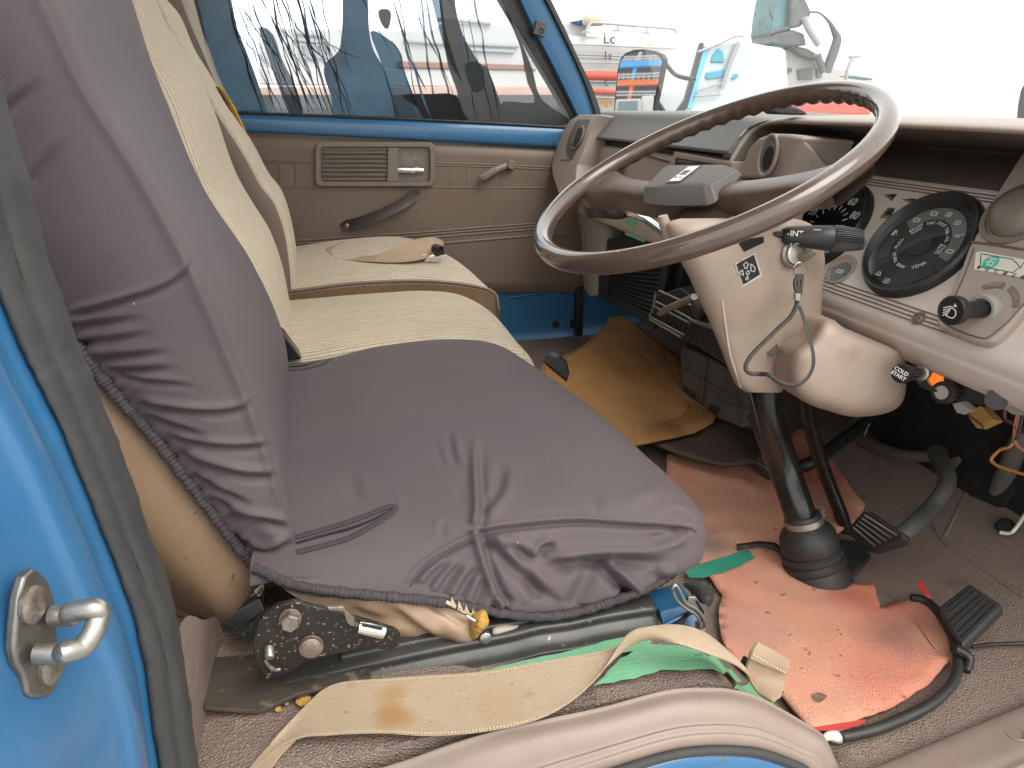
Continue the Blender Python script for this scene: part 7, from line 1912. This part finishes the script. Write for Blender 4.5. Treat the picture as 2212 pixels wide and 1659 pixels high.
tube('door_line', [at(x, y, y=YT-.04) for x, y in ((1508, 210), (1510, 196), (1560, 180), (1570, 176))], .010, Mgrey, tr, n=8)
tube('door_line', [at(x, y, y=YT-.04) for x, y in ((1500, 208), (1556, 204))], .010, Mgrey, tr, n=8)
tube('roof_aerial', [at(x, y, y=YT-.04) for x, y in ((1508, 112), (1530, 104), (1560, 92), (1584, 80), (1605, 78))], .012, Mgrey, tr, n=8)

# dockside crane head on a white deckhouse
YC = 14.0
cr = thing('crane', 'weathered teal crane tower on a white deckhouse with hanging hoses', 'crane', at(1710, 330, y=YC))
Mtl = pm('crane_teal', (.09, .23, .25), .6, var=(1.5, .9, (.08, .16, .17)), bump=(5, .4, .03), spots=(3.5, .62, (.07, .06, .05), .06))
Mtd = pm('crane_dark', (.07, .075, .075), .55, var=(2, .8, (.17, .19, .19)))
def C3(px, py, o=0.0): return at(px, py, y=YC+o)
prism('tower_block', [C3(x, y) for x, y in ((1667, 90), (1665, 70), (1668, 40), (1675, 0), (1682, -30), (1712, -30), (1710, 30), (1708, 92))], (.1, .9, 0), Mtl, cr, .03)
prism('winch_block', [C3(x, y, -.15) for x, y in ((1706, 62), (1708, 20), (1712, -20), (1738, -12), (1752, 20), (1754, 30), (1746, 45), (1730, 58))], (.1, .9, 0), Mtd, cr, .06)
prism('tower_collar', [C3(x, y, -.1) for x, y in ((1666, 66), (1716, 52), (1716, 60), (1666, 73))], (.1, .9, 0), Mtd, cr, .01)
prism('tower_foot', [C3(x, y, -.1) for x, y in ((1666, 94), (1672, 74), (1714, 64), (1738, 72), (1744, 98), (1700, 100))], (.1, .9, 0), Mtd, cr, .04)
prism('base_wing', [C3(x, y) for x, y in ((1638, 142), (1650, 120), (1668, 98), (1695, 94), (1690, 112), (1668, 128))], (0, .5, 0), pm('wing_teal', (.10, .42, .52), .5, var=(3, .8, (.05, .2, .25))), cr, .02)
prism('base_wing', [C3(x, y) for x, y in ((1712, 98), (1745, 104), (1768, 118), (1772, 132), (1738, 122), (1722, 112))], (0, .5, 0), Mtd, cr, .02)
prism('deckhouse', [C3(x, y, .2) for x, y in ((1590, 260), (1592, 205), (1636, 152), (1690, 105), (1720, 106), (1790, 138), (1850, 158), (1890, 172), (1900, 260))], (0, 3, 0), Mw, cr, .05)
for q in ([(1694, 158), (1696, 148), (1712, 147), (1710, 156)], [(1724, 150), (1756, 146), (1756, 172), (1726, 172)], [(1765, 148), (1776, 146), (1776, 168), (1766, 168)]):
    prism('cabin_window', [C3(x, y, .15) for x, y in q], (0, .06, 0), Mtd, cr, .01)
prism('teal_door', [C3(x, y, .12) for x, y in ((1764, 132), (1782, 130), (1782, 146), (1764, 148))], (0, .06, 0), pm('pale_teal', (.35, .62, .60), .5), cr, .01)
tube('hose', [C3(x, y, -.2) for x, y in ((1738, 38), (1745, 58), (1758, 80), (1769, 96))], .07, Mgreyl, cr, n=8)
tube('hose', [C3(x, y, -.2) for x, y in ((1750, 26), (1770, 28), (1790, 46), (1801, 66), (1808, 84), (1802, 108), (1792, 136), (1786, 156))], [.02, .02, .05, .09, .1, .08], Mtd, cr, n=8)
tube('hose', [C3(x, y, -.2) for x, y in ((1766, 118), (1772, 138), (1778, 156))], .07, Mtd, cr, n=8)
tube('hose', [C3(x, y, -.2) for x, y in ((1672, 6), (1664, 14), (1664, 26), (1670, 42))], .025, Mtd, cr, n=8)
lp = thing('lamp_post', 'thin dark lamp post with a short arm beside the deckhouse', 'lamp post', at(1838, 300, y=YC-2))
tube('post', [at(x, y, y=YC-2) for x, y in ((1826, 300), (1828, 172), (1834, 140), (1844, 122))], .03, Mgrey, lp, n=8)
prism('lamp_head', [at(x, y, y=YC-2) for x, y in ((1842, 123), (1845, 119), (1860, 120), (1859, 125), (1848, 126))], (0, .15, 0), Mgrey, lp, .01)
prism('fender', [at(x, y, y=YC-1) for x, y in ((1830, 164), (1850, 163), (1885, 168), (1888, 173), (1850, 168))], (0, .3, 0), pm('green_grey', (.15, .25, .24), .6), cr, .02)
# red steel hull section seen under the wheel rim
rd = thing('red_barge', 'rusty red steel barge side with a pale gunwale below the crane', 'barge', at(1760, 330, y=11))
prism('barge_side', [at(x, y, y=11) for x, y in ((1618, 246), (1640, 235), (1700, 212), (1800, 206), (1876, 214), (1882, 247))], (0, 1.5, 0), pm('barge_red', (.62, .10, .07), .6, var=(2.5, .6, (.45, .07, .05)), bump=(6, .5, .05), bands=((1.2, 1.2, 6), (.25, .05, .04), .12, .7, 'Z', 4.0)), rd, .02)
prism('barge_rail', [at(x, y, y=10.9) for x, y in ((1600, 252), (1650, 240), (1760, 244), (1884, 248), (1884, 254), (1600, 258))], (0, .2, 0), pm('barge_orange', (.70, .16, .11), .5), rd, .02)
prism('pale_gunwale', [at(x, y, y=10.8) for x, y in ((1560, 250), (1630, 248), (1900, 254), (1900, 420), (1560, 420))], (0, .2, 0), Mw, rd, .02)
# hazy pale headland far right and a quay line
hl = mesh_obj('far_shore', *net_geo([[at(x, y, y=170) for x, y in ((1900, 250), (2000, 250), (2120, 250), (2300, 250))], [at(x, y, y=172) for x, y in ((1900, 206), (1980, 200), (2080, 190), (2300, 198))], [at(x, y, y=178) for x, y in ((1900, 204), (1980, 198), (2080, 186), (2300, 194))]], 4, 3), pm('far_shore_pale', (.62, .63, .64), .9), None, smooth=180)
hl['kind'] = 'structure'
# buildings and boats beyond the passenger window
YL = 16.0
lb = thing('white_house_boat', 'white houseboat with brown gunwale beyond the passenger window', 'boat', at(1000, 300, y=YL))
prism('boat_wall', [at(x, y, y=YL) for x, y in ((560, 170), (560, 60), (930, 66), (960, 48), (1110, 54), (1150, 152), (1150, 175), (560, 175))], (0, 3, 0), Mw, lb, .03)
prism('brown_gunwale', [at(x, y, y=YL-.1) for x, y in ((860, 132), (1140, 140), (1160, 152), (860, 146))], (0, .3, 0), pm('brown_paint', (.22, .10, .055), .6), lb, .02)
prism('boat_hull', [at(x, y, y=YL-.05) for x, y in ((560, 146), (1200, 152), (1200, 190), (560, 182))], (0, .3, 0), pm('pale_hull', (.5, .46, .43), .5), lb, .02)
prism('hull_band', [at(x, y, y=YL-.1) for x, y in ((560, 188), (1200, 186), (1210, 206), (560, 206))], (0, .3, 0), pm('pink_rust', (.50, .29, .22), .7, var=(2, .6, (.6, .42, .36))), lb, .02)
prism('dark_quay', [at(x, y, y=YL-.3) for x, y in ((560, 205), (1260, 205), (1260, 420), (560, 420))], (0, .4, 0), pm('quay_dark', (.05, .05, .05), .8), lb, .02)
for (x0, y0, x1, y1) in ((872, 88, 962, 94), (945, 42, 1060, 50), (960, 92, 1120, 100), (975, 105, 1110, 112), (640, 70, 700, 78), (640, 85, 706, 92)):
    tube('wall_line', [at(x0, y0, y=YL-.05), at(x1, y1, y=YL-.05)], .035, Mgrey, lb, n=6, span=1)
random.seed(5)
for k in range(4):
    x, y = 648+k*17, 96
    multi('window_frame', [ln2 for ln2 in [tube_geo([at(x+a, y+b, y=YL-.05), at(x+c, y+d_, y=YL-.05)], .025, n=5, span=1) for a, b, c, d_ in ((0, 0, 12, 3), (12, 3, 15, 30), (15, 30, 3, 28), (3, 28, 0, 0))]], Mgrey, lb, smooth=60)

# ------------------------------------------------------------------ put each one-piece thing's origin at its base
for o in list(COL.objects):
    if o.parent is None and o.type == 'MESH' and o.name != 'ground':
        co = [v.co for v in o.data.vertices]
        b = Vector(((min(c.x for c in co)+max(c.x for c in co))/2, (min(c.y for c in co)+max(c.y for c in co))/2, min(c.z for c in co)))
        o.data.transform(Matrix.Translation(-b))
        o.location = b
        for ch in o.children: ch.matrix_parent_inverse = Matrix.Translation(-b)
